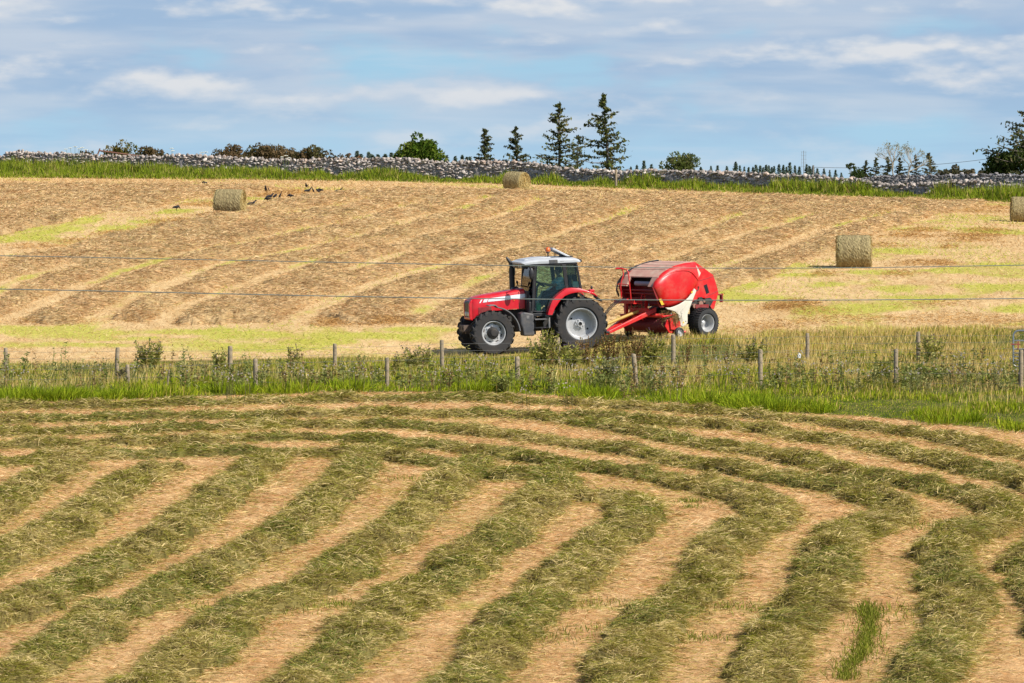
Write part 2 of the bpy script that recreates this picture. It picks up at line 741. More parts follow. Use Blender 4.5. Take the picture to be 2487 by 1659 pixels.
# ================================================================== traced rows (photo pixels -> ground)
SW = [
    # diagonal rows, left to right
    [(-130, 1330), (-60, 1275), (0, 1233), (53, 1194), (117, 1162), (169, 1138)],
    [(-160, 1440), (-60, 1398), (0, 1371), (71, 1335), (164, 1293), (235, 1240), (286, 1201), (335, 1169), (385, 1141)],
    [(-160, 1570), (-60, 1530), (7, 1505), (81, 1473), (148, 1441), (226, 1406), (293, 1371), (371, 1335), (438, 1293), (473, 1258), (522, 1222), (561, 1187), (611, 1152), (657, 1117)],
    [(-90, 1725), (20, 1670), (71, 1639), (117, 1604), (177, 1565), (219, 1529), (268, 1498), (353, 1469), (441, 1445), (501, 1406), (579, 1371), (635, 1335), (706, 1293), (752, 1258), (787, 1222), (826, 1187), (858, 1152), (880, 1117), (901, 1099)],
    [(290, 1730), (360, 1675), (420, 1635), (484, 1600), (515, 1565), (554, 1529), (579, 1494), (688, 1466), (745, 1441), (830, 1405), (869, 1371), (908, 1335), (971, 1293), (1003, 1258), (1049, 1222), (1084, 1187), (1127, 1152), (1158, 1126)],
    [(640, 1760), (720, 1690), (759, 1653), (812, 1618), (862, 1590), (869, 1565), (883, 1529), (929, 1498), (989, 1469), (1056, 1441), (1105, 1406), (1137, 1371), (1183, 1335), (1240, 1293), (1285, 1258), (1314, 1222), (1342, 1187), (1345, 1163), (1290, 1150), (1238, 1164)],
    [(1080, 1750), (1130, 1685), (1169, 1635), (1190, 1600), (1218, 1565), (1247, 1529), (1250, 1500), (1314, 1469), (1352, 1445), (1402, 1406), (1434, 1371), (1458, 1335), (1522, 1293), (1553, 1255), (1550, 1228), (1515, 1207), (1458, 1215)],
    # rows that come from the headland and turn the corner
    [(741, 1067), (830, 1071), (971, 1081), (1077, 1088), (1183, 1099), (1271, 1117), (1360, 1131), (1465, 1145), (1571, 1159), (1660, 1180), (1730, 1194), (1801, 1214), (1865, 1236), (1880, 1257), (1850, 1278), (1800, 1298), (1748, 1335), (1723, 1370), (1713, 1406), (1699, 1441), (1670, 1469), (1612, 1498), (1589, 1529), (1547, 1565), (1536, 1600), (1518, 1635), (1490, 1700)],
    [(706, 1034), (830, 1037), (936, 1035), (1042, 1042), (1148, 1053), (1254, 1064), (1360, 1078), (1430, 1088), (1501, 1099), (1589, 1112), (1660, 1130), (1748, 1137), (1836, 1155), (1906, 1169), (1977, 1183), (2047, 1193), (2117, 1211), (2165, 1234), (2172, 1257), (2130, 1278), (2070, 1297), (2030, 1335), (2015, 1370), (2008, 1406), (1998, 1441), (1973, 1469), (1941, 1497), (1906, 1529), (1896, 1564), (1878, 1599), (1857, 1634), (1825, 1700)],
    [(636, 1014), (830, 1009), (936, 1005), (1042, 1011), (1183, 1011), (1289, 1014), (1395, 1028), (1501, 1046), (1607, 1064), (1660, 1075), (1730, 1088), (1818, 1098), (1871, 1102), (1941, 1123), (2012, 1144), (2082, 1155), (2153, 1169), (2223, 1179), (2293, 1197), (2364, 1218), (2430, 1239), (2455, 1257), (2430, 1277), (2375, 1294), (2325, 1310), (2300, 1338), (2290, 1370), (2304, 1406), (2321, 1441), (2328, 1469), (2328, 1497), (2318, 1529), (2304, 1564), (2279, 1599), (2258, 1634), (2225, 1700)],
    [(1395, 1012), (1460, 1016), (1536, 1025), (1660, 1035), (1730, 1034), (1801, 1042), (1871, 1049), (1924, 1063), (1977, 1074), (2047, 1077), (2117, 1088), (2188, 1105), (2258, 1123), (2329, 1141), (2399, 1151), (2469, 1169), (2560, 1200), (2600, 1240), (2590, 1290), (2530, 1335), (2500, 1378), (2530, 1420), (2570, 1480), (2590, 1560)],
    [(830, 974), (936, 973), (1042, 974), (1148, 970), (1254, 977), (1360, 981), (1448, 984), (1536, 995), (1660, 998), (1730, 1005), (1818, 1012), (1906, 1021), (1994, 1027), (2047, 1035), (2117, 1042), (2188, 1053), (2258, 1063), (2329, 1077), (2399, 1095), (2469, 1109), (2600, 1130)],
    # left ends of the headland rows
    [(-200, 998), (0, 993), (106, 990), (212, 993), (353, 987), (494, 984), (636, 977), (741, 979), (830, 974)],
    [(-200, 1030), (0, 1026), (106, 1025), (212, 1021), (353, 1016), (494, 1014), (636, 1014)],
    [(-200, 1060), (0, 1056), (71, 1053), (177, 1056), (282, 1049), (424, 1046), (600, 1042), (706, 1034)],
    [(-200, 1092), (0, 1088), (106, 1085), (212, 1081), (318, 1078), (459, 1076), (600, 1071), (741, 1067)],
    [(-200, 1140), (0, 1128), (106, 1122), (212, 1113), (318, 1113), (424, 1106), (530, 1104), (636, 1106), (741, 1106), (840, 1108)],
    [(930, 1112), (1000, 1125), (1060, 1130)],
]
NEAR_EDGE = [(-400, 985), (0, 979), (212, 975), (424, 966), (600, 960), (741, 955), (830, 951), (1148, 954), (1360, 962), (1536, 979), (1660, 980), (1801, 996), (1977, 1006), (2100, 1012), (2258, 1028), (2487, 1049), (2900, 1090)]
FAR_EDGE = [(-400, 886), (0, 882), (286, 881), (400, 876), (760, 869), (1060, 868), (1180, 867), (1420, 862), (1560, 846), (1660, 830), (1871, 816), (2082, 803), (2487, 797), (2900, 790)]
GAPS = [
    [(-60, 735), (0, 703), (35, 681), (88, 667), (141, 653), (177, 642)],
    [(0, 795), (28, 773), (88, 752), (141, 717), (212, 692), (265, 674), (335, 649), (420, 625), (480, 610), (565, 597), (618, 586), (671, 572), (759, 553), (830, 547), (901, 522), (971, 505), (1042, 487)],
    [(215, 785), (229, 777), (282, 745), (335, 720), (388, 699), (459, 671), (530, 646), (600, 628), (671, 618), (777, 597), (830, 584), (901, 565), (954, 551), (1024, 529), (1077, 519), (1130, 505), (1190, 478)],
    [(385, 788), (406, 768), (459, 738), (512, 724), (565, 699), (636, 678), (688, 657), (759, 635), (850, 616), (936, 600), (989, 584), (1077, 560), (1148, 545), (1183, 533), (1254, 512), (1320, 483)],
    [(690, 790), (706, 780), (759, 752), (830, 720), (883, 702), (936, 685), (989, 667), (1059, 651), (1112, 635), (1183, 619), (1236, 607), (1289, 593), (1360, 570), (1430, 544), (1501, 527), (1571, 494)],
    [(1000, 770), (1060, 735), (1110, 705), (1148, 685), (1183, 668), (1218, 655), (1300, 660), (1430, 639), (1501, 621), (1536, 607), (1607, 590), (1660, 572), (1740, 545), (1800, 520)],
    [(1560, 650), (1660, 614), (1748, 591), (1818, 567), (1900, 545), (1980, 520)],
    [(1700, 672), (1748, 648), (1818, 628), (1871, 605), (1924, 588), (2012, 556), (2082, 538), (2153, 521), (2223, 505)],
    [(560, 540), (680, 523), (760, 510), (830, 497), (918, 482)],
    [(830, 660), (900, 640), (960, 622), (1010, 610)],
]
LIGHTBAND = [(-150, 640), (0, 604), (141, 570), (282, 544), (424, 515), (530, 498), (671, 475), (830, 458), (900, 452)]

NEAR_L = [resample(world_line(p), 0.5) for p in SW]
GAP_L = [resample(world_line(p), 1.2) for p in GAPS]
BAND_L = [resample(world_line(LIGHTBAND), 2.0)]


def edge_Y(edge):
    """edge polyline as a function depth(angle)"""
    q = np.array([unproj(*p) for p in edge])
    a = q[:, 0] / q[:, 1]
    return lambda X, Y: np.interp(X / Y, a, q[:, 1])


near_edge = edge_Y(NEAR_EDGE)
far_edge = edge_Y(FAR_EDGE)


def row_of(X, Y):
    return ROW0 + (CAMZ - ground_z(X, Y)) * F / Y


# last windrow on the right: to the right of this line the bales have been made
BALED = np.array([(1745, 712), (1801, 690), (1871, 668), (1941, 642), (1977, 628), (2030, 607), (2117, 574), (2188, 546), (2258, 524), (2364, 505), (2434, 491), (2600, 470)], dtype=float)


def hay_mask(X, Y):
    """1 where loose hay lies on the far field, and the distance to the nearest gap"""
    px = CX + X * F / Y
    row = row_of(X, Y)
    wob = (fbm(X * 0.9, Y * 0.25, 31, 3) - 0.5)
    d, tx, ty = dist_field(X, Y, GAP_L)
    m = sstep(d, 0.31 + wob * 0.40, 0.66 + wob * 0.40)
    db, _, _ = dist_field(X, Y, BAND_L)
    bw = 2.3
    m *= sstep(db, bw + wob * 2.0, bw + 0.7 + wob * 2.0)
    bx = np.interp(row, BALED[::-1, 1], BALED[::-1, 0])
    bx = np.where(row > 712, 1745 - (row - 712) * 3.0, bx)
    m *= 1 - sstep(px + wob * 60, bx - 14, bx + 10)
    low = np.interp(px, [-400, 0, 300, 760, 1100, 1500, 1745], [787, 786, 790, 792, 790, 770, 715])
    m *= 1 - sstep(row + wob * 34 + (fbm(X * 0.35, Y * 0.02, 37, 2) - 0.5) * 26, low - 6, low + 6)
    top = np.interp(px, [-400, 0, 480, 830, 1243, 1660, 2200, 2600], [449, 450, 455, 460, 468, 474, 489, 500])
    m *= sstep(row + wob * 8, top - 1, top + 4)
    # thin patches
    m *= 0.8 + 0.2 * sstep(fbm(X * 0.5, Y * 0.12, 77, 3), 0.25, 0.5)
    return m, tx, ty, d


RG = [(1870, 640, 1.6, 2.2), (1960, 668, 1.3, 1.4), (2030, 690, 1.4, 1.6), (2260, 722, 1.8, 1.6), (2400, 700, 1.6, 1.8), (2450, 642, 1.6, 2.0), (2300, 655, 1.3, 1.6), (2130, 662, 1.4, 1.5), (2470, 752, 1.8, 1.4), (1850, 728, 1.5, 1.3), (1720, 722, 1.2, 1.5), (2060, 752, 1.8, 1.2), (2170, 700, 1.4, 1.4),
      (2210, 610, 1.3, 2.2), (2330, 600, 1.2, 2.0), (2080, 612, 1.1, 2.0), (2420, 560, 1.4, 3.0), (1790, 690, 1.0, 1.6), (194, 538, 1.3, 3.0), (282, 552, 1.2, 2.5), (353, 536, 1.2, 2.5), (159, 556, 1.3, 2.4), (100, 560, 1.5, 2.6), (30, 580, 1.4, 2.4), (420, 515, 1.0, 3.0), (620, 482, 1.2, 4.0),
      (60, 803, 1.8, 1.2), (210, 812, 1.8, 1.0), (330, 822, 1.6, 0.9), (480, 806, 2.0, 1.0), (640, 812, 2.0, 1.0), (780, 830, 1.4, 0.9), (900, 815, 1.6, 1.0), (1000, 800, 1.2, 0.8), (120, 838, 2.0, 0.9), (700, 846, 2.0, 0.8)]
RGW = [(*unproj(a, b), sx, sy) for a, b, sx, sy in RG]


def regrow_bumps(X, Y):
    t = np.zeros(len(X))
    for (bx, by, sx, sy) in RGW:
        t = np.maximum(t, np.exp(-((X - bx) / sx) ** 2 - ((Y - by) / sy) ** 2))
    # stripes of regrowth inside some of the gaps
    dg, _, _ = dist_field(X, Y, GAP_L)
    t = np.maximum(t, 0.75 * np.exp(-(dg / 0.3) ** 2) * sstep(fbm(X * 0.1, Y * 0.06, 333, 2), 0.42, 0.6))
    return t


# ================================================================== the ground, one sheet to the horizon
pxs = np.arange(-1100, 3601, 14.0)
Ys = [4.0]
while Ys[-1] < 9000:
    y_ = Ys[-1]
    Ys.append(y_ + (3.0 if y_ < 50 else 0.28 if y_ < 140 else 0.5 if y_ < 300 else y_ * 0.03))
Ys = np.array(Ys)
GX, GY = fan(pxs, Ys)
GZ = ground_z(GX, GY)
fx, fy = GX.ravel(), GY.ravel()
ne = near_edge(fx, fy)
fe = far_edge(fx, fy)
verge = sstep(fy, ne - 0.35, ne + 0.25) * (1 - sstep(fy, fe - 0.6, fe + 0.6))
px_ = CX + fx * F / fy
wallY = np.interp(px_, [-1100, 0, 1243, 2250, 3600], [300, 295, 278, 253, 225])
wgrass = sstep(fy, wallY - np.interp(px_, [0, 1243, 2487], [12, 6, 6]), wallY - np.interp(px_, [0, 1243, 2487], [10, 5, 5]))
farf = sstep(fy, fe - 0.6, fe + 0.6)
# R: rough grass soil; G: pale stubble of the far field (else orange stubble); B: yellow-green regrowth
right = sstep(px_, 1650, 1900) * sstep(fy, 128, 131)
head = sstep(row_of(fx, fy), 785, 795) * farf
regrow = np.clip(0.14 * farf + 0.22 * right + 0.30 * head + 1.15 * regrow_bumps(fx, fy), 0, 1.8)
kink = np.interp(px_, [-300, 200, 700, 1150, 1480, 1800, 2190, 2487], [1488, 1480, 1476, 1470, 1474, 1480, 1488, 1500])
regrow = np.maximum(regrow, (1 - farf) * np.exp(-((row_of(fx, fy) - kink) / 16.0) ** 2) * (0.4 + 0.8 * fbm(fx * 0.4, fy * 0.3, 345, 2)))
Gc = np.stack([np.clip(verge + wgrass, 0, 1), farf, regrow], 1)
gq = grid_faces(*GX.shape)
me = np_mesh("ground", np.stack([fx, fy, GZ.ravel()], 1), gq.ravel(), np.full(len(gq), 4, dtype=np.int32), Gc, smooth=True)

m, h = newmat("field_ground")
tcn = h.n('ShaderNodeTexCoord')
P = tcn.outputs['Object']
at = h.n('ShaderNodeVertexColor')
at.layer_name = "Col"
sp = h.n('ShaderNodeSeparateColor')
h.l(at.outputs[0], sp.inputs[0])


def mapped(sx, sy, sz=1.0, rz=0.0):
    mp = h.n('ShaderNodeMapping')
    mp.inputs['Scale'].default_value = (sx, sy, sz)
    mp.inputs['Rotation'].default_value = (0, 0, rz)
    h.l(P, mp.inputs[0])
    return mp.outputs[0]


fine = h.noise(mapped(9, 5, 4), 1.0, 8.0, 0.72, 0.6)
strk = h.noise(mapped(2.2, 1.1, 1, R(-12)), 1.0, 6.0, 0.62, 0.8)
big = h.noise(mapped(0.35, 0.22, 1), 1.0, 4.0, 0.55, 0.3)
# near field: orange-tan stubble
n1 = h.mix(h.ss(strk, 0.30, 0.70), (0.46, 0.255, 0.105), (0.66, 0.42, 0.20))
n1 = h.mix(h.math('MULTIPLY', h.ss(fine, 0.48, 0.78), 0.7), n1, (0.62, 0.44, 0.21))
n1 = h.mix(h.math('MULTIPLY', h.ss(fine, 0.52, 0.30), 0.6), n1, (0.24, 0.115, 0.045))
n1 = h.mix(h.math('MULTIPLY', h.ss(big, 0.55, 0.70), 0.5), n1, (0.36, 0.26, 0.075))
n1 = h.mix(h.math('MULTIPLY', h.ss(big, 0.45, 0.30), 0.45), n1, (0.40, 0.19, 0.07))
n1 = h.mix(h.math('MULTIPLY', h.ss(h.math('ADD', strk, h.math('MULTIPLY', sp.outputs[2], 0.45)), 0.66, 0.95), 0.75), n1, (0.34, 0.31, 0.06))
# far field: paler straw-coloured stubble with yellow-green lines
fs_ = h.noise(mapped(0.42, 0.10, 1, R(-6)), 1.0, 5.0, 0.6, 0.5)
fg = h.noise(mapped(0.34, 0.13, 1, R(20)), 1.0, 6.0, 0.62, 0.7)
n2 = h.mix(h.ss(strk, 0.30, 0.70), (0.53, 0.35, 0.165), (0.69, 0.49, 0.25))
n2 = h.mix(h.math('MULTIPLY', h.ss(fs_, 0.50, 0.70), 0.5), n2, (0.42, 0.245, 0.085))
rg_ = h.math('MULTIPLY', h.ss(h.math('ADD', fg, h.math('MULTIPLY', sp.outputs[2], 0.22)), 0.585, 0.76), 0.8)
n2 = h.mix(rg_, n2, h.mix(h.ss(fine, 0.35, 0.65), (0.32, 0.33, 0.04), (0.50, 0.48, 0.08)))
cc = h.mix(sp.outputs[1], n1, n2)
soil = h.mix(h.ss(strk, 0.3, 0.7), (0.055, 0.075, 0.018), (0.15, 0.14, 0.045))
cc = h.mix(sp.outputs[0], cc, soil)
pb = h.n('ShaderNodeBsdfDiffuse')
h.l(cc, pb.inputs[0])
bn = h.n('ShaderNodeBump')
bn.inputs['Strength'].default_value = 0.9
bn.inputs['Distance'].default_value = 0.06
h.l(h.math('ADD', fine, h.math('MULTIPLY', strk, 0.8)), bn.inputs['Height'])
h.l(bn.outputs[0], pb.inputs['Normal'])
o_ = h.n('ShaderNodeOutputMaterial')
h.l(pb.outputs[0], o_.inputs[0])
ground = link_mesh("ground", me, m)
tag(ground, kind='structure')

# ================================================================== near field: rows of cut grass
pxs = np.arange(-240, 2760, 6.0)
Ys = np.arange(58.0, 112.5, 0.13)
NX, NY = fan(pxs, Ys)
x_, y_ = NX.ravel(), NY.ravel()
d, tx, ty = dist_field(x_, y_, NEAR_L)
wob = fbm(x_ * 0.8, y_ * 0.8, 3, 3) - 0.5
wob2 = fbm(x_ * 3.0, y_ * 3.0, 13, 2) - 0.5
pxn = CX + x_ * F / y_
rown = row_of(x_, y_)
# rows beside the verge lie flatter and wider on the right
hw = (0.56 + wob * 0.55 + wob2 * 0.45) * np.interp(y_, [84, 98], [1.0, 0.80])
prof = np.clip(1 - (d / hw) ** 2, 0, 1)
dens = sstep(prof, 0.0, 0.35) * (y_ < near_edge(x_, y_) + 0.1)
lump = fbm(x_ * 1.7, y_ * 1.7, 21, 3)
hgt = np.sqrt(prof) * (0.03 + 0.75 * np.clip(lump - 0.18, 0, 1)) * dens * np.interp(y_, [82, 98], [0.95, 0.50])
# loose strands scattered between the rows near the headland
NZb = ground_z(NX, NY)
NZ = NZb + hgt.reshape(NX.shape) * 0.85
DN = dens.reshape(NX.shape)
TX, TY = tx.reshape(NX.shape), ty.reshape(NX.shape)

GREENS = [(0.205, 0.200, 0.028), (0.305, 0.265, 0.060), (0.41, 0.335, 0.115), (0.66, 0.52, 0.245), (0.20, 0.140, 0.060), (0.165, 0.195, 0.042)]


def swath_weights(X, Y):
    c1 = fbm(X * 0.9, Y * 0.9, 41, 3)
    c2 = fbm(X * 2.2, Y * 2.2, 51, 2)
    c3 = fbm(X * 0.35, Y * 0.35, 61, 2)
    return np.stack([0.28 + 1.3 * sstep(c1, 0.48, 0.68), 0.75 + 0 * c1, 0.9 + 0.7 * sstep(c1, 0.55, 0.4), 0.45 + 1.6 * sstep(c2, 0.5, 0.68),
                     0.2 + 0.9 * sstep(c2, 0.46, 0.32), 1.5 * sstep(c3, 0.5, 0.62)], 1)


quads = grid_faces(*NX.shape, keep=dens > 0.30)
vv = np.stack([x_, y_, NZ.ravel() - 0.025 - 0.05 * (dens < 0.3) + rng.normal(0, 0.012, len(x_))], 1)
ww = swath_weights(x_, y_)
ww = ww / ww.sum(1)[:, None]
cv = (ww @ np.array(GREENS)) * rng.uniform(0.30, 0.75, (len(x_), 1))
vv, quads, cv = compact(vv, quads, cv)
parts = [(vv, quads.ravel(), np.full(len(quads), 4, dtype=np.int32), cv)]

N = 760000
wgt = sstep(DN, 0.02, 0.45) * (75.0 / NY) ** 1.1
X, Y, Z, r_, c_ = sample_grid(NX, NY, NZ, wgt, N)
t_ = np.stack([TX[r_, c_], TY[r_, c_]], 1)
ang = np.arctan2(t_[:, 1], t_[:, 0]) + np.where(rng.random(N) < 0.5, 0, math.pi) + rng.normal(0, 0.85, N)
# combing: tufts share a direction
cmb = (fbm(X * 2.0, Y * 2.0, 71, 2) - 0.5) * 7.0
ang = np.where(rng.random(N) < 0.6, np.arctan2(t_[:, 1], t_[:, 0]) + 1.2 + cmb + rng.normal(0, 0.45, N), ang)
tilt = np.abs(rng.normal(0.16, 0.28, N))
D = np.stack([np.cos(ang) * np.cos(tilt), np.sin(ang) * np.cos(tilt), np.sin(tilt)], 1)
L = rng.uniform(0.12, 0.36, N) * (0.8 + 0.4 * (Y / 80 - 0.8))
Wd = rng.uniform(0.006, 0.013, N) * (Y / 75)
col = pick(GREENS, swath_weights(X, Y), N)
P3 = np.stack([X, Y, Z - 0.03 + rng.random(N) * 0.07], 1)
parts.append(strands(P3, D, L, Wd, rng.uniform(0.1, 0.5, N), col))
# stray blades blown off the rows
N = 90000
halo = (np.clip(1.45 - d, 0, 1) ** 2.5 * (dens < 0.5) * (y_ < near_edge(x_, y_))).reshape(NX.shape)
X, Y, Z, r_, c_ = sample_grid(NX, NY, NZb, halo * (75.0 / NY), N)
ang = rng.uniform(0, 2 * math.pi, N)
tilt = np.abs(rng.normal(0.05, 0.12, N))
D = np.stack([np.cos(ang) * np.cos(tilt), np.sin(ang) * np.cos(tilt), np.sin(tilt)], 1)
col = pick(GREENS, np.tile(np.array([[0.15, 0.5, 1.0, 1.0, 0.5, 0.1]]), (N, 1)), N)
parts.append(strands(np.stack([X, Y, Z + 0.015], 1), D, rng.uniform(0.1, 0.3, N), rng.uniform(0.006, 0.012, N) * Y / 75, rng.uniform(0.0, 0.15, N), col))
V, q, lc, C_ = join_arrays(parts)
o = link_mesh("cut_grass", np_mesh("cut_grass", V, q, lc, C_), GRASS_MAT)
tag(o, "rows of freshly cut green grass curving across the near field", "cut grass", kind='stuff')

# ---- stubble between the rows: short upright and lying straws, a few green shoots
N = 330000
inside = (NY < near_edge(x_, y_).reshape(NX.shape)).astype(float)
X, Y, Z, r_, c_ = sample_grid(NX, NY, NZb, inside * (1 - 0.9 * DN) * (75.0 / NY) ** 1.2, N)
ang = rng.normal(0.15, 0.5, N) + (fbm(X * 0.8, Y * 0.8, 97, 2) - 0.5) * 1.6 + np.where(rng.random(N) < 0.5, 0, math.pi)
tilt = np.abs(rng.normal(0.04, 0.22, N))
D = np.stack([np.cos(ang) * np.cos(tilt), np.sin(ang) * np.cos(tilt), np.sin(tilt)], 1)
L = rng.uniform(0.07, 0.24, N) * (Y / 75)
sc1 = fbm(X * 0.5, Y * 0.25, 91, 3)
sc2 = fbm(X * 1.4, Y * 1.0, 95, 3)
w = np.stack([0.5 + 0 * X, 0.9 + 0 * X, 0.35 + 1.3 * sstep(sc2, 0.5, 0.7), 0.3 + 1.2 * sstep(sc2, 0.5, 0.3), 1.3 * sstep(sc1, 0.54, 0.70)], 1)
STUB = [(0.59, 0.335, 0.14), (0.69, 0.445, 0.21), (0.79, 0.60, 0.335), (0.35, 0.18, 0.07), (0.36, 0.31, 0.06)]
st = strands(np.stack([X, Y, Z - 0.005], 1), D, L, rng.uniform(0.006, 0.013, N) * (Y / 75), rng.uniform(0.0, 0.2, N), pick(STUB, w, N), bend=False)
# green tufts the mower missed: a long one on the right and small ones along the old furrow
tl = [resample(world_line(p), 0.2) for p in ([(2108, 1482), (2112, 1510), (2110, 1535), (2103, 1560), (2095, 1585), (2080, 1605), (2060, 1625), (2050, 1650)],)]
N = 2800
k = rng.integers(0, len(tl[0]), N)
keep_ = vnoise(k * 0.33, k * 0.0, 7) > 0.14
k = k[keep_]
N = len(k)
pos = tl[0][k] + rng.normal(0, 0.12, (N, 2)) * rng.uniform(0.3, 1.6, (N, 1))
hh = np.interp(k, [0, 6, len(tl[0])], [0.26, 0.13, 0.13])
spots = [(1478, 1470, .5, 160), (1793, 1478, .45, 260), (1705, 1552, .25, 150), (1683, 1234, .12, 60), (1674, 1220, .18, 160), (2267, 1278, .5, 300), (2190, 1487, .5, 200), (2290, 1520, .3, 80), (840, 1470, .25, 160),
         (700, 1482, .6, 160), (560, 1477, .7, 180), (200, 1478, .6, 120), (990, 1165, .35, 120), (1330, 1550, .35, 160), (1425, 1530, .5, 120), (2170, 1595, .6, 120), (2310, 1500, .35, 120)]
px2 = [pos]
hh2 = [hh]
for (a, b, sg, n_) in spots:
    c0 = np.array(unproj(a, b))
    px2.append(c0 + rng.normal(0, 1, (n_, 2)) * np.array([sg, sg * 0.8]))
    hh2.append(np.full(n_, 0.13))
pos = np.concatenate(px2)
hh = np.concatenate(hh2)
N = len(pos)
z = ground_z(pos[:, 0], pos[:, 1])
az_ = rng.uniform(0, 2 * math.pi, N)
tl_ = np.abs(rng.normal(1.15, 0.3, N))
D = np.stack([np.cos(az_) * np.cos(tl_), np.sin(az_) * np.cos(tl_), np.sin(tl_)], 1)
tuft = strands(np.stack([pos[:, 0], pos[:, 1], z], 1), D, hh * rng.uniform(0.6, 1.3, N), rng.uniform(0.008, 0.014, N), rng.uniform(0.05, 0.3, N),
               pick([(0.16, 0.19, 0.02), (0.25, 0.25, 0.045), (0.10, 0.13, 0.015)], np.ones((N, 3)), N), bend=True)
V, q, lc, C_ = join_arrays([st, tuft])
o = link_mesh("stubble", np_mesh("stubble", V, q, lc, C_), HAY_MAT)
tag(o, "short orange straw stubble and green tufts between the cut rows", "stubble", kind='stuff')

# ================================================================== far field: loose dry hay in broad windrows
pxs = np.arange(-260, 2760, 7.0)
Ys = np.concatenate([np.arange(122.0, 150, 0.2), np.arange(150, 200, 0.3), np.arange(200, 292, 0.45)])
FX, FY = fan(pxs, Ys)
x_, y_ = FX.ravel(), FY.ravel()
mk, tx, ty, dgap = hay_mask(x_, y_)
lump = fbm(x_ * 1.3, y_ * 0.6, 121, 4)
lump2 = fbm(x_ * 3.0, y_ * 1.8, 131, 2)
mid = sstep(dgap, 0.3, 1.1)
hg = mk ** 2.5 * (0.02 + mid * (0.40 * np.clip(lump - 0.12, 0, 1) + 0.12 * lump2) * np.interp(y_, [126, 145, 290], [1.25, 1.0, 0.9]))
FZb = ground_z(FX, FY)
FZ = FZb + hg.reshape(FX.shape)
HAYC = [(0.575, 0.38, 0.185), (0.545, 0.335, 0.16), (0.66, 0.485, 0.265), (0.48, 0.36, 0.175), (0.36, 0.235, 0.11), (0.49, 0.39, 0.145)]


def hay_weights(X, Y):
    c1 = fbm(X * 0.5, Y * 0.3, 141, 3)
    c2 = fbm(X * 1.8, Y * 1.0, 151, 3)
    return np.stack([0.9 + 0 * c1, 0.5 + 0.7 * sstep(c1, 0.48, 0.68), 0.5 + 0.9 * sstep(c2, 0.5, 0.7), 0.45 + 0.9 * sstep(c1, 0.52, 0.32), 0.25 + 0.6 * sstep(c2, 0.48, 0.3), 0.16 + 0 * c1], 1)


quads = grid_faces(*FX.shape, keep=mk > 0.40)
ww = hay_weights(x_, y_)
ww = ww / ww.sum(1)[:, None]
cv = (ww @ np.array(HAYC)) * rng.uniform(0.6, 1.05, (len(x_), 1))
vv, quads, cv = compact(np.stack([x_, y_, FZ.ravel() - 0.03 - 0.06 * (mk < 0.40) + rng.normal(0, 0.015, len(x_))], 1), quads, cv)
parts = [(vv, quads.ravel(), np.full(len(quads), 4, dtype=np.int32), cv)]
N = 560000
X, Y, Z, r_, c_ = sample_grid(FX, FY, FZ, sstep(mk, 0.05, 0.6).reshape(FX.shape) * (130.0 / FY) ** 1.8, N)
cmb = (fbm(X * 0.8, Y * 0.8, 161, 2) - 0.5) * 6.0
ang = np.where(rng.random(N) < 0.5, rng.uniform(0, 2 * math.pi, N), 0.6 + cmb)
tilt = np.abs(rng.normal(0.10, 0.24, N))
D = np.stack([np.cos(ang) * np.cos(tilt), np.sin(ang) * np.cos(tilt), np.sin(tilt)], 1)
sc_ = (Y / 130.0) ** 0.8
P3 = np.stack([X, Y, Z - 0.02 + rng.random(N) * 0.04], 1)
parts.append(strands(P3, D, rng.uniform(0.10, 0.30, N) * sc_, rng.uniform(0.011, 0.022, N) * sc_, rng.uniform(0.1, 0.5, N), pick(HAYC, hay_weights(X, Y), N)))
# brown left-over wisps on the baled strips
tufts = [(690, 472, 1.6, .5, 500), (650, 478, 1.2, .4, 300), (730, 468, 1.4, .4, 300), (500, 500, 1.5, .5, 500), (560, 523, 1.2, .35, 350), (430, 540, 1.3, .5, 500), (380, 551, .9, .5, 250), (290, 570, 1.3, .6, 500), (190, 588, 1.0, .5, 300), (90, 603, 1.6, .6, 400), (520, 525, 1.0, .3, 300),
         (1930, 742, 1.0, .5, 800), (1895, 749, .7, .4, 500), (2205, 575, 1.2, .6, 500), (2240, 562, 1.2, .5, 450), (2370, 575, 1.6, .7, 700), (2400, 562, 1.2, .5, 400), (2355, 586, 1.2, .4, 400), (2240, 642, 1.1, .5, 450), (2290, 642, .5, .4, 250), (2185, 668, .8, .3, 250), (2000, 668, .6, .3, 200),
         (2380, 516, 1.6, .5, 300), (2420, 507, 1.3, .5, 250), (2150, 600, 1.2, .4, 300), (2270, 742, 1.3, .4, 300), (2300, 603, .5, .3, 160), (1985, 760, 1.2, .4, 300), (2390, 780, 2.5, .4, 500), (2470, 788, 2.0, .4, 400), (2060, 780, 2.5, .5, 500), (2250, 775, 2.5, .5, 500),
         (1900, 790, 2.0, .5, 400), (1840, 800, 1.6, .5, 400), (930, 783, 1.0, .5, 900), (800, 787, 0.7, .4, 600), (330, 775, .5, .4, 500), (120, 783, 1.6, .4, 500)]
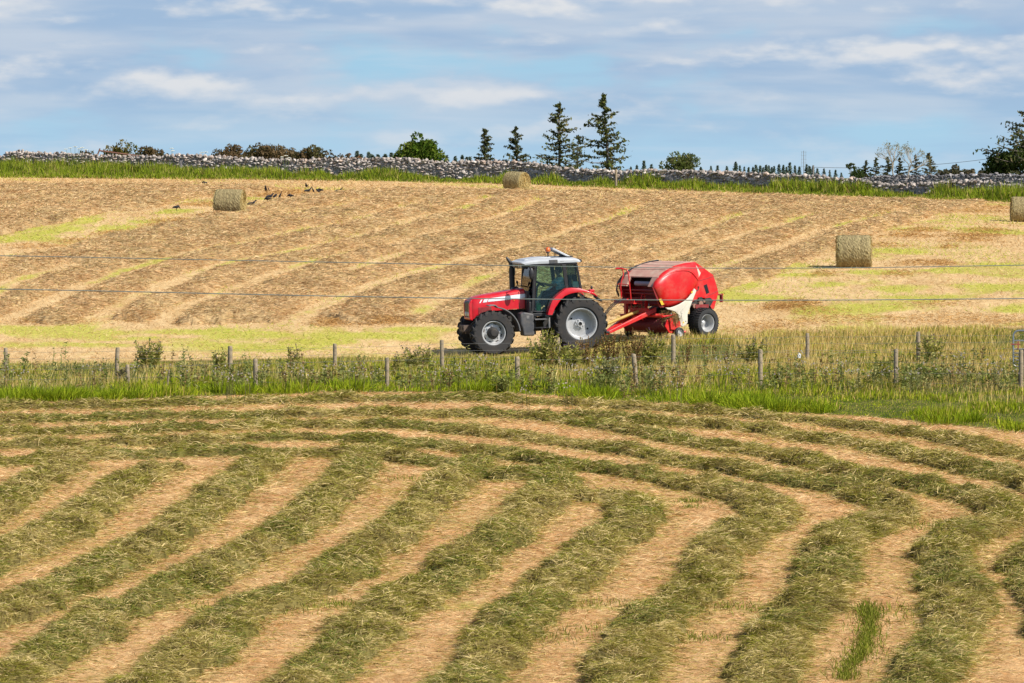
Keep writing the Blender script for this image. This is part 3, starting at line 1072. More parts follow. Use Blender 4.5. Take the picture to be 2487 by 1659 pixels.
for (a, b, sx, sy, n_) in tufts:
    c0 = unproj(a, b)
    gx_ = c0[0] + rng.normal(0, sx * 0.5, n_)
    gy_ = c0[1] + rng.normal(0, sy * 1.2, n_)
    zz = ground_z(gx_, gy_)
    ht = 0.20 * np.exp(-((gx_ - c0[0]) / sx) ** 2 - ((gy_ - c0[1]) / (sy * 2.2)) ** 2)
    ang = rng.uniform(0, 2 * math.pi, n_)
    tilt = np.abs(rng.normal(0.2, 0.35, n_))
    D = np.stack([np.cos(ang) * np.cos(tilt), np.sin(ang) * np.cos(tilt), np.sin(tilt)], 1)
    s_ = (c0[1] / 130.0) ** 0.8
    parts.append(strands(np.stack([gx_, gy_, zz + ht * rng.random(n_)], 1), D, rng.uniform(0.10, 0.26, n_) * s_, rng.uniform(0.010, 0.018, n_) * s_, rng.uniform(0.1, 0.5, n_),
                         pick([(0.48, 0.28, 0.10), (0.58, 0.37, 0.15), (0.34, 0.19, 0.065)], np.ones((n_, 3)), n_)))
# short stubble straws everywhere else on the far field
N = 200000
onfar = (FY > far_edge(x_, y_).reshape(FX.shape)).astype(float)
X, Y, Z, r_, c_ = sample_grid(FX, FY, FZb, onfar * (1 - np.clip(mk, 0, 1).reshape(FX.shape)) * (130.0 / FY) ** 1.8, N)
px_ = CX + X * F / Y
row_ = row_of(X, Y)
ang = rng.normal(0.2, 0.8, N) + np.where(rng.random(N) < 0.5, 0, math.pi)
tilt = np.abs(rng.normal(0.2, 0.5, N))
D = np.stack([np.cos(ang) * np.cos(tilt), np.sin(ang) * np.cos(tilt), np.sin(tilt)], 1)
s_ = (Y / 130.0) ** 0.8
gn = fbm(X * 0.22 + Y * 0.05, Y * 0.10, 171, 3)
gr = sstep(gn + 0.05 * sstep(px_, 1650, 1900) + 0.05 * sstep(row_, 780, 800) + 0.23 * regrow_bumps(X, Y), 0.57, 0.74)
w = np.stack([0.8 + 0 * X, 0.8 + 0 * X, 0.4 + 0 * X, 2.6 * gr, 1.0 * gr], 1)
parts.append(strands(np.stack([X, Y, Z - 0.01], 1), D, rng.uniform(0.08, 0.22, N) * s_, rng.uniform(0.012, 0.024, N) * s_, rng.uniform(0, .2, N),
                     pick([(0.55, 0.36, 0.17), (0.66, 0.48, 0.26), (0.46, 0.275, 0.115), (0.46, 0.46, 0.07), (0.28, 0.36, 0.03)], w, N), bend=False))
V, q, lc, C_ = join_arrays(parts)
o = link_mesh("loose_hay", np_mesh("loose_hay", V, q, lc, C_), HAY_MAT)
tag(o, "dry brown hay in broad windrows on the sloping far field", "loose hay", kind='stuff')

# ================================================================== rough grass verge between the fields
pxs = np.arange(-640, 3130, 8.0)
Ys = np.arange(98.0, 137.0, 0.2)
VX, VY = fan(pxs, Ys)
x_, y_ = VX.ravel(), VY.ravel()
ne, fe = near_edge(x_, y_), far_edge(x_, y_)
wob = (fbm(x_ * 0.7, y_ * 0.7, 201, 3) - 0.5) * 1.2
ins = (sstep(y_, ne - 0.1 + wob * 0.3, ne + 0.3 + wob * 0.3) * (1 - sstep(y_ + wob, fe - 1.0, fe + 0.9))).reshape(VX.shape)
VZ = ground_z(VX, VY)


def verge_strands(N, W_, hfun, cols, wfun, lean, wid, droop=(0.05, 0.35)):
    X, Y, Z, r_, c_ = sample_grid(VX, VY, VZ, W_, N)
    a = rng.uniform(0, 2 * math.pi, N)
    e = np.clip(rng.normal(R(78), lean, N), 0.5, 1.57)
    D = np.stack([np.cos(a) * np.cos(e) + 0.08, np.sin(a) * np.cos(e), np.sin(e)], 1)
    D /= np.linalg.norm(D, axis=1)[:, None]
    Lh = hfun(X, Y) * rng.uniform(0.55, 1.15, N)
    return strands(np.stack([X, Y, Z - 0.02], 1), D, Lh, rng.uniform(wid[0], wid[1], N), rng.uniform(droop[0], droop[1], N), pick(cols, wfun(X, Y), N))


def tpos(X, Y):
    n_, f_ = near_edge(X, Y), far_edge(X, Y)
    return np.clip((Y - n_) / np.maximum(f_ - n_, 1.0), 0, 1), CX + X * F / Y


def low_h(X, Y):
    t, p = tpos(X, Y)
    k = fbm(X * 0.6, Y * 0.6, 211, 3)
    return (0.08 + 0.42 * sstep(k, 0.36, 0.72)) * (0.75 + 0.25 * np.exp(-t * 5)) * np.interp(p, [-300, 300, 900, 1500, 2487], [0.75, 0.8, 1.0, 0.95, 0.85]) * (1 - 0.75 * sstep(t, 0.75, 1.0) * (p < 1250))


GV = [(0.22, 0.30, 0.014), (0.37, 0.395, 0.027), (0.33, 0.305, 0.048), (0.55, 0.42, 0.125), (0.095, 0.135, 0.015), (0.60, 0.42, 0.16)]


def low_w(X, Y):
    t, p = tpos(X, Y)
    k = fbm(X * 0.5, Y * 0.5, 221, 3)
    k2 = fbm(X * 1.5, Y * 1.5, 231, 2)
    k3 = fbm(X * 0.33, Y * 0.5, 235, 3)
    lush = np.exp(-t * 2.8) * (0.15 + 1.5 * sstep(k3, 0.35, 0.62)) * np.interp(p, [0, 500, 1700, 2487], [0.8, 1.2, 1.0, 0.9])
    dry = sstep(t, 0.35, 0.9) * (0.3 + 1.1 * sstep(k, 0.42, 0.62)) * np.interp(p, [0, 1400, 1900], [0.75, 0.8, 1.3])
    return np.stack([0.25 + 1.9 * lush, 0.5 + 1.4 * lush, 0.6 + 0 * t, 0.30 + 1.3 * dry, 0.25 + 1.3 * sstep(k2, 0.48, 0.7), 0.08 + 0.9 * dry * sstep(p, 1500, 1900)], 1)


parts = [verge_strands(240000, ins * (110.0 / VY), low_h, GV, low_w, R(14), (0.011, 0.022))]


def tall_h(X, Y):
    t, p = tpos(X, Y)
    k = fbm(X * 0.45, Y * 0.45, 241, 2)
    return (0.18 + 0.32 * k) * (1 - 0.55 * sstep(t, 0.75, 1.0) * (p < 1250))


def tall_w(X, Y):
    t, p = tpos(X, Y)
    return np.stack([0.9 + 0 * t, 0.6 + 0.8 * sstep(p, 1500, 2000), 0.5 + 0 * t, 0.35 + 0 * t], 1)


tw = ins.ravel() * sstep((y_ - ne) / np.maximum(fe - ne, 1), 0.12, 0.45) * (0.25 + sstep(fbm(x_ * 0.4, y_ * 0.4, 251, 3), 0.42, 0.62)) * np.interp(CX + x_ * F / y_, [0, 1200, 1700, 2487], [0.4, 0.45, 1.0, 1.2])
parts.append(verge_strands(48000, tw.reshape(VX.shape), tall_h, [(0.64, 0.49, 0.18), (0.62, 0.42, 0.17), (0.43, 0.38, 0.075), (0.74, 0.61, 0.28)], tall_w, R(10), (0.008, 0.014), (0.02, 0.2)))
# lush bright tussocks along the mown edge
eq = [unproj(*p) for p in NEAR_EDGE]
V_t = []


def forbs():
    # grey-green leafy stalks (thistles past flowering, docks) in loose drifts along the nearer fence
    n_ = 1500
    a = rng.uniform(-0.14, 0.14, n_)
    p_ = CX + a * F
    Yc = np.interp(p_, [-200, 800, 1500, 2487], [113.8, 111.8, 112.0, 113.0]) + rng.normal(0, 1.5, n_)
    Yc = np.where(rng.random(n_) < 0.25, rng.uniform(112, 120, n_), Yc)
    Xc = a * Yc
    k = fbm(a * 55, Yc * 0.25, 291, 3)
    keep = (rng.random(n_) < 0.15 + 1.6 * sstep(k, 0.42, 0.66) * np.interp(p_, [0, 800, 1300, 1600, 2487], [0.45, 0.9, 1.0, 0.8, 0.6])) & (Yc > near_edge(Xc, Yc) + 0.5) & (Yc < far_edge(Xc, Yc) - 1.5)
    Xc, Yc, k = Xc[keep], Yc[keep], k[keep]
    n_ = len(Xc)
    Zc = ground_z(Xc, Yc)
    hh = rng.uniform(0.35, 0.78, n_)
    ln = rng.normal(0, 0.12, (n_, 2))
    D0 = np.stack([ln[:, 0], ln[:, 1], np.ones(n_)], 1)
    D0 /= np.linalg.norm(D0, axis=1)[:, None]
    P0 = np.stack([Xc, Yc, Zc - 0.03], 1)
    pal = np.array([(0.22, 0.235, 0.075), (0.29, 0.27, 0.11), (0.14, 0.165, 0.045), (0.26, 0.175, 0.08)])
    pk = rng.choice(4, n_, p=[.35, .25, .25, .15])
    out = [strands(P0, D0, hh, np.full(n_, 0.018), np.zeros(n_), pal[pk] * 0.9)]
    m_ = 22
    P1 = np.repeat(P0, m_, 0)
    f = rng.uniform(0.08, 1.0, n_ * m_)
    P1 = P1 + np.repeat(D0 * hh[:, None], m_, 0) * f[:, None]
    az_ = rng.uniform(0, 6.283, n_ * m_)
    el = rng.normal(0.4, 0.35, n_ * m_)
    D1 = np.stack([np.cos(az_) * np.cos(el), np.sin(az_) * np.cos(el), np.sin(el)], 1)
    out.append(strands(P1, D1, rng.uniform(0.07, 0.19, n_ * m_) * (1.25 - 0.7 * f), rng.uniform(0.022, 0.045, n_ * m_), rng.uniform(0, 0.3, n_ * m_), np.repeat(pal[pk], m_, 0) * rng.uniform(0.7, 1.35, (n_ * m_, 1))))
    return out


for i in range(210):
    a = rng.uniform(-0.175, 0.175)
    Yt = float(near_edge(np.array([a * 100.0]), np.array([100.0]))[0]) + abs(rng.normal(0.2, 0.7))
    p_ = CX + a * F
    k = float(fbm(np.array([a * 60.0]), np.array([3.0]), 261, 2)[0])
    if rng.random() > 0.20 + 1.8 * max(0, k - 0.42):
        continue
    n_ = 190
    c0 = np.array([a * Yt, Yt])
    s0 = rng.uniform(0.12, 0.34)
    pos = c0 + rng.normal(0, 1, (n_, 2)) * s0
    z = ground_z(pos[:, 0], pos[:, 1])
    out = (pos - c0) / s0
    e = rng.normal(R(68), R(14), n_)
    a_ = np.arctan2(out[:, 1], out[:, 0]) + rng.normal(0, 0.8, n_)
    D = np.stack([np.cos(a_) * np.cos(e), np.sin(a_) * np.cos(e), np.sin(e)], 1)
    L = rng.uniform(0.3, 0.62, n_) * rng.uniform(0.7, 1.15)
    V_t.append(strands(np.stack([pos[:, 0], pos[:, 1], z - 0.02], 1), D, L, rng.uniform(0.012, 0.022, n_), rng.uniform(0.1, 0.45, n_), pick([(0.22, 0.30, 0.015), (0.33, 0.38, 0.028), (0.13, 0.18, 0.013)], np.ones((n_, 3)), n_)))
parts += V_t
parts += forbs()
V, q, lc, C_ = join_arrays(parts)
o = link_mesh("verge_grass", np_mesh("verge_grass", V, q, lc, C_), GRASS_MAT)
tag(o, "rough uncut green and tan grass between the two fence lines", "long grass", kind='stuff')

# pale thistle-down heads standing in the verge, too many to count
mb_v, mb_q, mb_l, mb_c = [], [], [], []
N = 900
clus = [(20, 905), (60, 915), (228, 905), (330, 898), (440, 905), (540, 905), (560, 925), (585, 920), (640, 890), (700, 895), (715, 900), (745, 905), (800, 895), (850, 895), (880, 905), (910, 905), (1060, 910), (1080, 908), (1110, 890), (1120, 905), (1160, 880), (1200, 892), (1310, 895), (1370, 885), (1400, 900), (1420, 905), (1440, 875), (1460, 895), (1490, 905), (1470, 870),
        (1590, 900), (1600, 915), (1640, 910), (1750, 875), (1760, 900), (1810, 905), (1880, 920), (1930, 865), (1925, 890), (1980, 890), (2010, 905), (2030, 890), (2060, 905), (2090, 910), (2160, 905), (2220, 910), (2240, 888), (2290, 868), (2300, 905), (2330, 908), (2360, 900), (2330, 870), (2400, 885), (2420, 905), (2440, 870), (2470, 905), (1270, 960), (1385, 945), (1610, 945), (1640, 940)]
pts = []
for (a, b) in clus:
    nn = rng.integers(5, 14)
    for j in range(nn):
        pts.append((a + rng.normal(0, 14), b + rng.normal(0, 7)))
for (a, b) in pts:
    hgt_ = rng.uniform(0.45, 0.75)
    gx_, gy_ = unproj(a, min(b + hgt_ * 80, 985 + 0.02 * a))
    z0 = gz(gx_, gy_)
    # stem
    D = np.array([[rng.normal(0, .08), rng.normal(0, .08), 1.0]])
    mb_v.append(strands(np.array([[gx_, gy_, z0]]), D, np.array([hgt_]), np.array([0.014]), np.array([0.0]), np.array([[0.12, 0.11, 0.05]])))
    tip = np.array([gx_, gy_, z0]) + D[0] * hgt_
    n_ = 14
    dd = rng.normal(size=(n_, 3))
    dd /= np.linalg.norm(dd, axis=1)[:, None]
    pal = np.array([(0.74, 0.69, 0.67), (0.52, 0.42, 0.46), (0.34, 0.25, 0.16)])[rng.choice(3, n_, p=[.6, .25, .15])]
    mb_v.append(strands(np.tile(tip, (n_, 1)) - dd * 0.015, dd, np.full(n_, rng.uniform(0.03, 0.05)), np.full(n_, 0.03), np.zeros(n_), pal, bend=False))
V, q, lc, C_ = join_arrays(mb_v)
o = link_mesh("wildflowers", np_mesh("wildflowers", V, q, lc, C_), GRASS_MAT)
tag(o, "pale lilac thistle heads scattered through the verge grass", "wildflowers", kind='stuff')

# ================================================================== nettles and tall grass in front of the stone wall
pxs = np.arange(-640, 3130, 8.0)
Ts = np.linspace(0, 1, 26)
Pg, Tg = np.meshgrid(pxs, Ts)
wY = np.interp(Pg, [-1100, 0, 1243, 2250, 3600], [300, 295, 278, 253, 225])
dep = np.interp(Pg, [-300, 0, 1243, 2487], [13, 12, 5, 6])
AY = wY - 0.3 - dep * (1 - Tg)
AX = (Pg - CX) / F * AY
AZ = ground_z(AX, AY)
N = 150000
X, Y, Z, r_, c_ = sample_grid(AX, AY, AZ, np.ones(AX.shape), N)
t = Tg[r_, c_]
k = fbm(X * 0.45, Y * 0.45, 271, 3)
pg = Pg[r_, c_]
hh = (0.30 + 0.95 * sstep(k, 0.3, 0.7)) * (0.35 + 0.65 * sstep(t, 0.0, 0.45)) * np.interp(pg, [0, 700, 1243, 2487], [1.15, 0.9, 0.95, 1.2]) * rng.uniform(0.6, 1.1, N)
a = rng.uniform(0, 2 * math.pi, N)
e = rng.normal(R(76), R(13), N)
D = np.stack([np.cos(a) * np.cos(e), np.sin(a) * np.cos(e), np.sin(e)], 1)
k2 = fbm(X * 1.1, Y * 1.1, 281, 2)
w = np.stack([0.5 + 1.0 * (1 - t), 0.8 + 0 * t, 0.5 + 0.8 * sstep(k2, .5, .7), 0.18 + 0.5 * sstep(k2, .45, .25), 0.15 + 0 * t], 1)
base = strands(np.stack([X, Y, Z - 0.03], 1), D, hh, rng.uniform(0.03, 0.06, N), rng.uniform(0.02, 0.3, N),
               pick([(0.27, 0.33, 0.025), (0.20, 0.25, 0.025), (0.09, 0.13, 0.018), (0.46, 0.38, 0.12), (0.25, 0.17, 0.06)], w, N))
V, q, lc, C_ = base
o = link_mesh("wall_side_grass", np_mesh("wall_side_grass", V, q, lc, C_), GRASS_MAT)
tag(o, "tall green grass and nettles growing along the foot of the stone wall", "tall grass", kind='stuff')

# ================================================================== dry stone walls
def rock_variants(n):
    bm = bmesh.new()
    bmesh.ops.create_icosphere(bm, subdivisions=2, radius=1.0)
    bm.verts.ensure_lookup_table()
    V0 = np.array([v_.co[:] for v_ in bm.verts])
    T0 = np.array([[v_.index for v_ in f.verts] for f in bm.faces])
    bm.free()
    out = []
    for i in range(n):
        k = 11
        nr = rng.normal(size=(k, 3))
        nr /= np.linalg.norm(nr, axis=1)[:, None]
        dk = rng.uniform(0.50, 0.92, k)
        dots = V0 @ nr.T
        lim = np.where(dots > 1e-3, dk / np.maximum(dots, 1e-3), 10).min(1)
        out.append(V0 * np.minimum(lim, 1.0)[:, None])
    return out, T0


ROCKS, ROCKT = rock_variants(28)


def rot_mats(n, amt=1.0):
    a, b, c_ = rng.normal(0, amt, n), rng.normal(0, amt, n), rng.normal(0, amt * 0.5, n)
    ca, sa, cb, sb, cc_, s2 = np.cos(a), np.sin(a), np.cos(b), np.sin(b), np.cos(c_), np.sin(c_)
    Rz = np.zeros((n, 3, 3)); Rz[:, 0, 0] = ca; Rz[:, 0, 1] = -sa; Rz[:, 1, 0] = sa; Rz[:, 1, 1] = ca; Rz[:, 2, 2] = 1
    Rx = np.zeros((n, 3, 3)); Rx[:, 1, 1] = cb; Rx[:, 1, 2] = -sb; Rx[:, 2, 1] = sb; Rx[:, 2, 2] = cb; Rx[:, 0, 0] = 1
    Ry = np.zeros((n, 3, 3)); Ry[:, 0, 0] = cc_; Ry[:, 0, 2] = s2; Ry[:, 2, 0] = -s2; Ry[:, 2, 2] = cc_; Ry[:, 1, 1] = 1
    return Rz @ Rx @ Ry


def stones_mesh(name, C, S, Rm, col):
    """C centres, S half-sizes (N,3), Rm rotations, col"""
    n = len(C)
    Vs, Qs, Cs = [], [], []
    for i in range(n):
        V = (ROCKS[i % len(ROCKS)] * S[i]) @ Rm[i].T + C[i]
        Vs.append(V)
        Qs.append(ROCKT + i * len(V))
        Cs.append(np.repeat(col[i:i + 1], len(V), 0))
    V = np.concatenate(Vs)
    Q = np.concatenate(Qs)
    return np_mesh(name, V, Q.ravel(), np.full(len(Q), 3, dtype=np.int32), np.concatenate(Cs))


def stone_mat():
    m, h = newmat("limestone")
    at = h.n('ShaderNodeVertexColor')
    at.layer_name = "Col"
    tcn = h.n('ShaderNodeTexCoord')
    n1 = h.noise(tcn.outputs['Object'], 7.0, 7.0, 0.7)
    n2 = h.noise(tcn.outputs['Object'], 2.3, 5.0, 0.6)
    c1 = h.mix(h.ss(n1, 0.35, 0.65), (0.62, 0.60, 0.60), (1.25, 1.22, 1.20))
    mx = h.n('ShaderNodeMix', data_type='RGBA', blend_type='MULTIPLY')
    mx.inputs[0].default_value = 1.0
    h.l(at.outputs[0], mx.inputs[6])
    h.l(c1, mx.inputs[7])
    c2 = h.mix(h.math('MULTIPLY', h.ss(n2, 0.58, 0.72), 0.5), mx.outputs[2], (0.46, 0.44, 0.42))
    p = h.n('ShaderNodeBsdfPrincipled')
    h.l(c2, p.inputs['Base Color'])
    p.inputs['Roughness'].default_value = 0.9
    bn = h.n('ShaderNodeBump')
    bn.inputs['Strength'].default_value = 0.6
    bn.inputs['Distance'].default_value = 0.03
    h.l(n1, bn.inputs['Height'])
    h.l(bn.outputs[0], p.inputs['Normal'])
    o = h.n('ShaderNodeOutputMaterial')
    h.l(p.outputs[0], o.inputs[0])
    return m


STONE = stone_mat()
WTOP = np.array([(-300, 378), (0, 376), (20, 370), (60, 364), (90, 368), (141, 369), (247, 374), (353, 377), (450, 373), (530, 378), (635, 384), (740, 385), (830, 383), (971, 382), (1077, 390), (1183, 389), (1289, 392), (1360, 404), (1430, 410), (1500, 413), (1570, 411), (1660, 412), (1783, 414),
                 (1906, 422), (1976, 422), (2012, 428), (2100, 435), (2163, 445), (2250, 443), (2293, 439), (2346, 435), (2400, 438), (2445, 446), (2487, 448), (2640, 452)], dtype=float)
WTOP[:, 1] += 1.5


def build_wall(name, Yf, top, p0, p1, seed, palette, size=0.155, cope=True, bury=0.25):
    C, S, col = [], [], []
    rg = np.random.default_rng(seed)
    px = p0
    cols = []
    while px < p1:
        Y = float(Yf(px))
        x = (px - CX) / F * Y
        zt = CAMZ - (float(np.interp(px, top[:, 0], top[:, 1])) - ROW0) * Y / F
        zb = gz(x, Y) - bury
        zt += rg.normal(0, 0.035)
        hcope = 0.17 if cope else 0.10
        z = zb
        while z < zt - hcope:
            s_ = size * rg.uniform(0.62, 1.25)
            sx, sz = s_ * rg.uniform(1.0, 1.7), s_ * rg.uniform(0.45, 0.80)
            C.append((x + rg.normal(0, 0.05), Y + rg.normal(0, 0.03), z + sz * 0.8))
            S.append((sx * 1.1, 0.26, sz * 1.12))
            cols.append(0)
            z += sz * 1.30
        # coping stone on edge
        hs = rg.uniform(0.75, 1.25) * (0.18 if cope else 0.13)
        C.append((x + rg.normal(0, 0.03), Y + rg.normal(0, 0.05), zt - hs * 0.55))
        S.append((rg.uniform(0.10, 0.20), 0.25, hs))
        cols.append(1)
        px += rg.uniform(0.17, 0.27) * F / Y
    C, S = np.array(C), np.array(S)
    n = len(C)
    k = rg.choice(len(palette), n, p=[q[3] for q in palette])
    col = np.array([q[:3] for q in palette])[k] * rg.uniform(0.75, 1.25, (n, 1)) * np.where(np.array(cols) == 1, .84, 1.25)[:, None]  # face stones painted lighter, coping darker, to offset sunlight catching the tops
    C2, S2, c2 = [], [], []
    for i in range(0, n):
        if cols[i] == 1:
            x, Y, z = C[i]
            zb = gz(x, Y) - bury
            C2.append((x, Y + .04, (z + zb) / 2 - .05))
            S2.append((.34, .20, max(.1, (z - zb) / 2 + .02)))
            c2.append((.26, .24, .23))
    C, S, col = np.concatenate([C, C2]), np.concatenate([S, S2]), np.concatenate([col, c2])
    Rm = rot_mats(len(C), 0.28)
    Rm[n:] = np.eye(3)
    me = stones_mesh(name, C, S, Rm, col)
    return link_mesh(name, me, STONE)


PAL = [(0.37, 0.325, 0.285, .45), (0.45, 0.40, 0.35, .22), (0.28, 0.24, 0.21, .18), (0.38, 0.295, 0.235, .15)]
wall = build_wall("stone_wall", lambda p: np.interp(p, [-1100, 0, 1243, 2250, 3600], [300, 295, 278, 253, 225]), WTOP, -540, 2990, 5, PAL)
tag(wall, "long grey dry stone wall running across the top of the hay field", "stone wall")
FT = np.array([(2080, 437), (2120, 430), (2160, 427), (2250, 426), (2330, 424), (2400, 423), (2487, 425), (2640, 426)], dtype=float)
PAL2 = [(0.17, 0.16, 0.16, .5), (0.11, 0.105, 0.105, .3), (0.36, 0.34, 0.33, .2)]  # darkened stone colours paint in the shade on this wall's face
wall2 = build_wall("stone_wall", lambda p: np.interp(p, [2080, 2640], [372, 296]), FT, 2085, 2640, 6, PAL2, size=0.16, cope=False, bury=0.0)
tag(wall2, "darker low stone wall beyond the long grey wall at the right", "stone wall")

# ================================================================== trees and bushes
BARK = simple("bark", (0.13, 0.105, 0.085), 0.95, dirt=(0.25, 0.24, 0.20), dirt_amt=0.5, dirt_scale=6, bump=0.5)
PALEBARK = simple("pale_bark", (0.36, 0.31, 0.24), 0.95, dirt=(0.2, 0.17, 0.13), dirt_amt=0.5, dirt_scale=6)


def tri_cloud(P, size, cols, rg, flat=0.0, k=1):
    """small leaf-sized quads round points P"""
    n = len(P)
    d1 = rg.normal(size=(n, 3))
    d1[:, 2] *= (1 - flat)
    d1 /= np.linalg.norm(d1, axis=1)[:, None]
    d2 = np.cross(d1, rg.normal(size=(n, 3)))
    d2 /= np.linalg.norm(d2, axis=1)[:, None] + 1e-9
    s_ = (size * rg.uniform(0.6, 1.3, n))[:, None]
    V = np.stack([P - d1 * s_, P + d2 * s_ * 0.45, P + d1 * s_, P - d2 * s_ * 0.45], 1).reshape(-1, 3)
    q = np.arange(n * 4)
    lc = np.full(n, 4, dtype=np.int32)
    return V, q, lc, np.repeat(cols, 4, 0)


def conifer(label, px, toprow, hw, Y, seed, cols, trunk_px=None, gaps=0.25, lean=0.0, nb=11.0, group="conifers behind the stone wall", cat="conifer", sizef=1.0, dead=0.15):
    rg = np.random.default_rng(seed)
    x0 = ((trunk_px or px) - CX) / F * Y
    zb = gz(x0, Y)
    zt = CAMZ - (toprow - ROW0) * Y / F
    Hh = zt - zb
    Rm_ = 1.25 * hw / F * Y
    t = empty("conifer_tree", (x0, Y, zb))
    tag(t, label, cat, group)
    lx = (px - (trunk_px or px)) / F * Y

    def axis(z):
        return Vector((lx * (z / Hh) ** 1.5 + 0.05 * math.sin(z * 1.3 + seed), 0.04 * math.sin(z * 0.9), z))
    mb = MB()
    zs = [Hh * i / 12 for i in range(13)]
    mb.tube([axis(z) for z in zs], [max(0.015, 0.022 * Hh * (1 - z / Hh) + 0.012) for z in zs], 7)
    P, Cc = [], []
    n = int(Hh * nb)
    side_bias = rg.uniform(0, 6.28)
    for i in range(n):
        f = (i + rg.random()) / n
        z = Hh * (0.06 + 0.94 * f)
        prof = (1 - f) ** 0.78 * (0.55 + 0.45 * min(1, f / 0.15)) + 0.03
        L = Rm_ * prof * rg.uniform(0.55, 1.18)
        a = rg.uniform(0, 2 * math.pi)
        L *= 1 + 0.22 * math.cos(a - side_bias)
        if rg.random() < gaps:
            L *= rg.uniform(0.1, 0.5)
        b = axis(z)
        drop = -0.28 + 0.45 * f          # low boughs hang, top ones rise
        pts = []
        for k in range(5):
            s_ = k / 4
            pts.append(b + Vector((math.cos(a) * L * s_, math.sin(a) * L * s_, L * (drop * s_ + 0.22 * s_ * s_ * (1.2 if f < .7 else .6)))))
        mb.tube(pts, [0.022 * (1 - k / 5) * (0.5 + L) * 0.7 + 0.004 for k in range(5)], 4, caps=False)
        bare = rg.random() < dead * (1 - f)
        m_ = int((10 + 40 * L / max(Rm_, .1)) * (0.15 if bare else 1.0) * sizef)
        s0 = rg.random(m_) ** 0.6
        for s_ in s0:
            k = min(3, int(s_ * 4))
            w = s_ * 4 - k
            p = pts[k].lerp(pts[k + 1], w)
            sp = 0.05 + 0.10 * L * (0.35 + 0.65 * s_)
            P.append((p.x + rg.normal(0, sp), p.y + rg.normal(0, sp), p.z - abs(rg.normal(0, 0.55 * sp)) + 0.03))
            Cc.append(cols[rg.choice(len(cols))])
    # leader
    for k in range(20):
        z = Hh * rg.uniform(0.93, 1.02)
        p = axis(min(z, Hh))
        P.append((p.x + rg.normal(0, .05), p.y + rg.normal(0, .05), z))
        Cc.append(cols[rg.choice(len(cols))])
    mb.build("trunk", BARK, t)
    P = np.array(P)
    V, q, lc, C_ = tri_cloud(P, np.full(len(P), 0.18 * math.sqrt(Hh / 7.0)), np.array(Cc) * rg.uniform(0.7, 1.3, (len(P), 1)), rg)
    link_mesh("crown", np_mesh("crown", V, q, lc, C_), NEEDLE_MAT, t)
    return t


CG = [(0.085, 0.10, 0.028), (0.12, 0.125, 0.036), (0.05, 0.062, 0.022), (0.15, 0.13, 0.05)]
CG2 = [(0.06, 0.072, 0.028), (0.042, 0.055, 0.022), (0.09, 0.095, 0.036), (0.125, 0.105, 0.055)]
conifer("small dark conifer standing between the round green tree and its near twin", 1177, 314, 34, 400, 11, CG2, nb=15, gaps=0.2)
conifer("small dark conifer with a slim pointed tip beside the tall open conifer", 1252, 310, 37, 400, 12, CG2, trunk_px=1256, nb=14, gaps=0.25)
conifer("tall wide open conifer with olive green tufted branches", 1358, 252, 64, 390, 23, CG, nb=11, gaps=0.38, dead=0.3)
conifer("thin grey green conifer half hidden between the two tallest conifers", 1404, 330, 44, 410, 14, [(0.07, 0.085, 0.04), (0.05, 0.06, 0.03), (0.10, 0.10, 0.06)], nb=12, gaps=0.35, dead=0.35)
conifer("tallest dark conifer with a ragged windswept tip", 1464, 231, 66, 385, 35, CG, trunk_px=1477, nb=11.5, gaps=0.3)
conifer("big dark conifer with drooping layered boughs cut by the right edge", 2504, 258, 100, 336, 16, CG2, nb=10, gaps=0.3)
for (lab, a, b, w_, sd, cl) in (("dark small conifer left of the bare tree", 2128, 384, 20, 41, CG2), ("narrow grey conifer standing apart left of the bare tree", 2103, 391, 15, 42, CG2),
                                ("dark conifer showing behind the left half of the bare tree", 2155, 382, 20, 43, CG2), ("brownish conifer right under the bare tree's right branches", 2224, 378, 26, 44, [(0.12, 0.10, 0.05), (0.08, 0.075, 0.035)]),
                                ("wide brownish conifer on the right side of the bare tree", 2258, 373, 28, 45, [(0.11, 0.10, 0.05), (0.07, 0.075, 0.035), (0.13, 0.11, 0.06)]), ("dim conifer in the middle behind the bare tree", 2186, 384, 18, 46, [(0.10, 0.09, 0.05), (0.06, 0.065, 0.035)])):
    conifer(lab, a, b, w_, 470, sd, cl, nb=11, gaps=0.15, group="conifers around the bare tree", sizef=1.3)


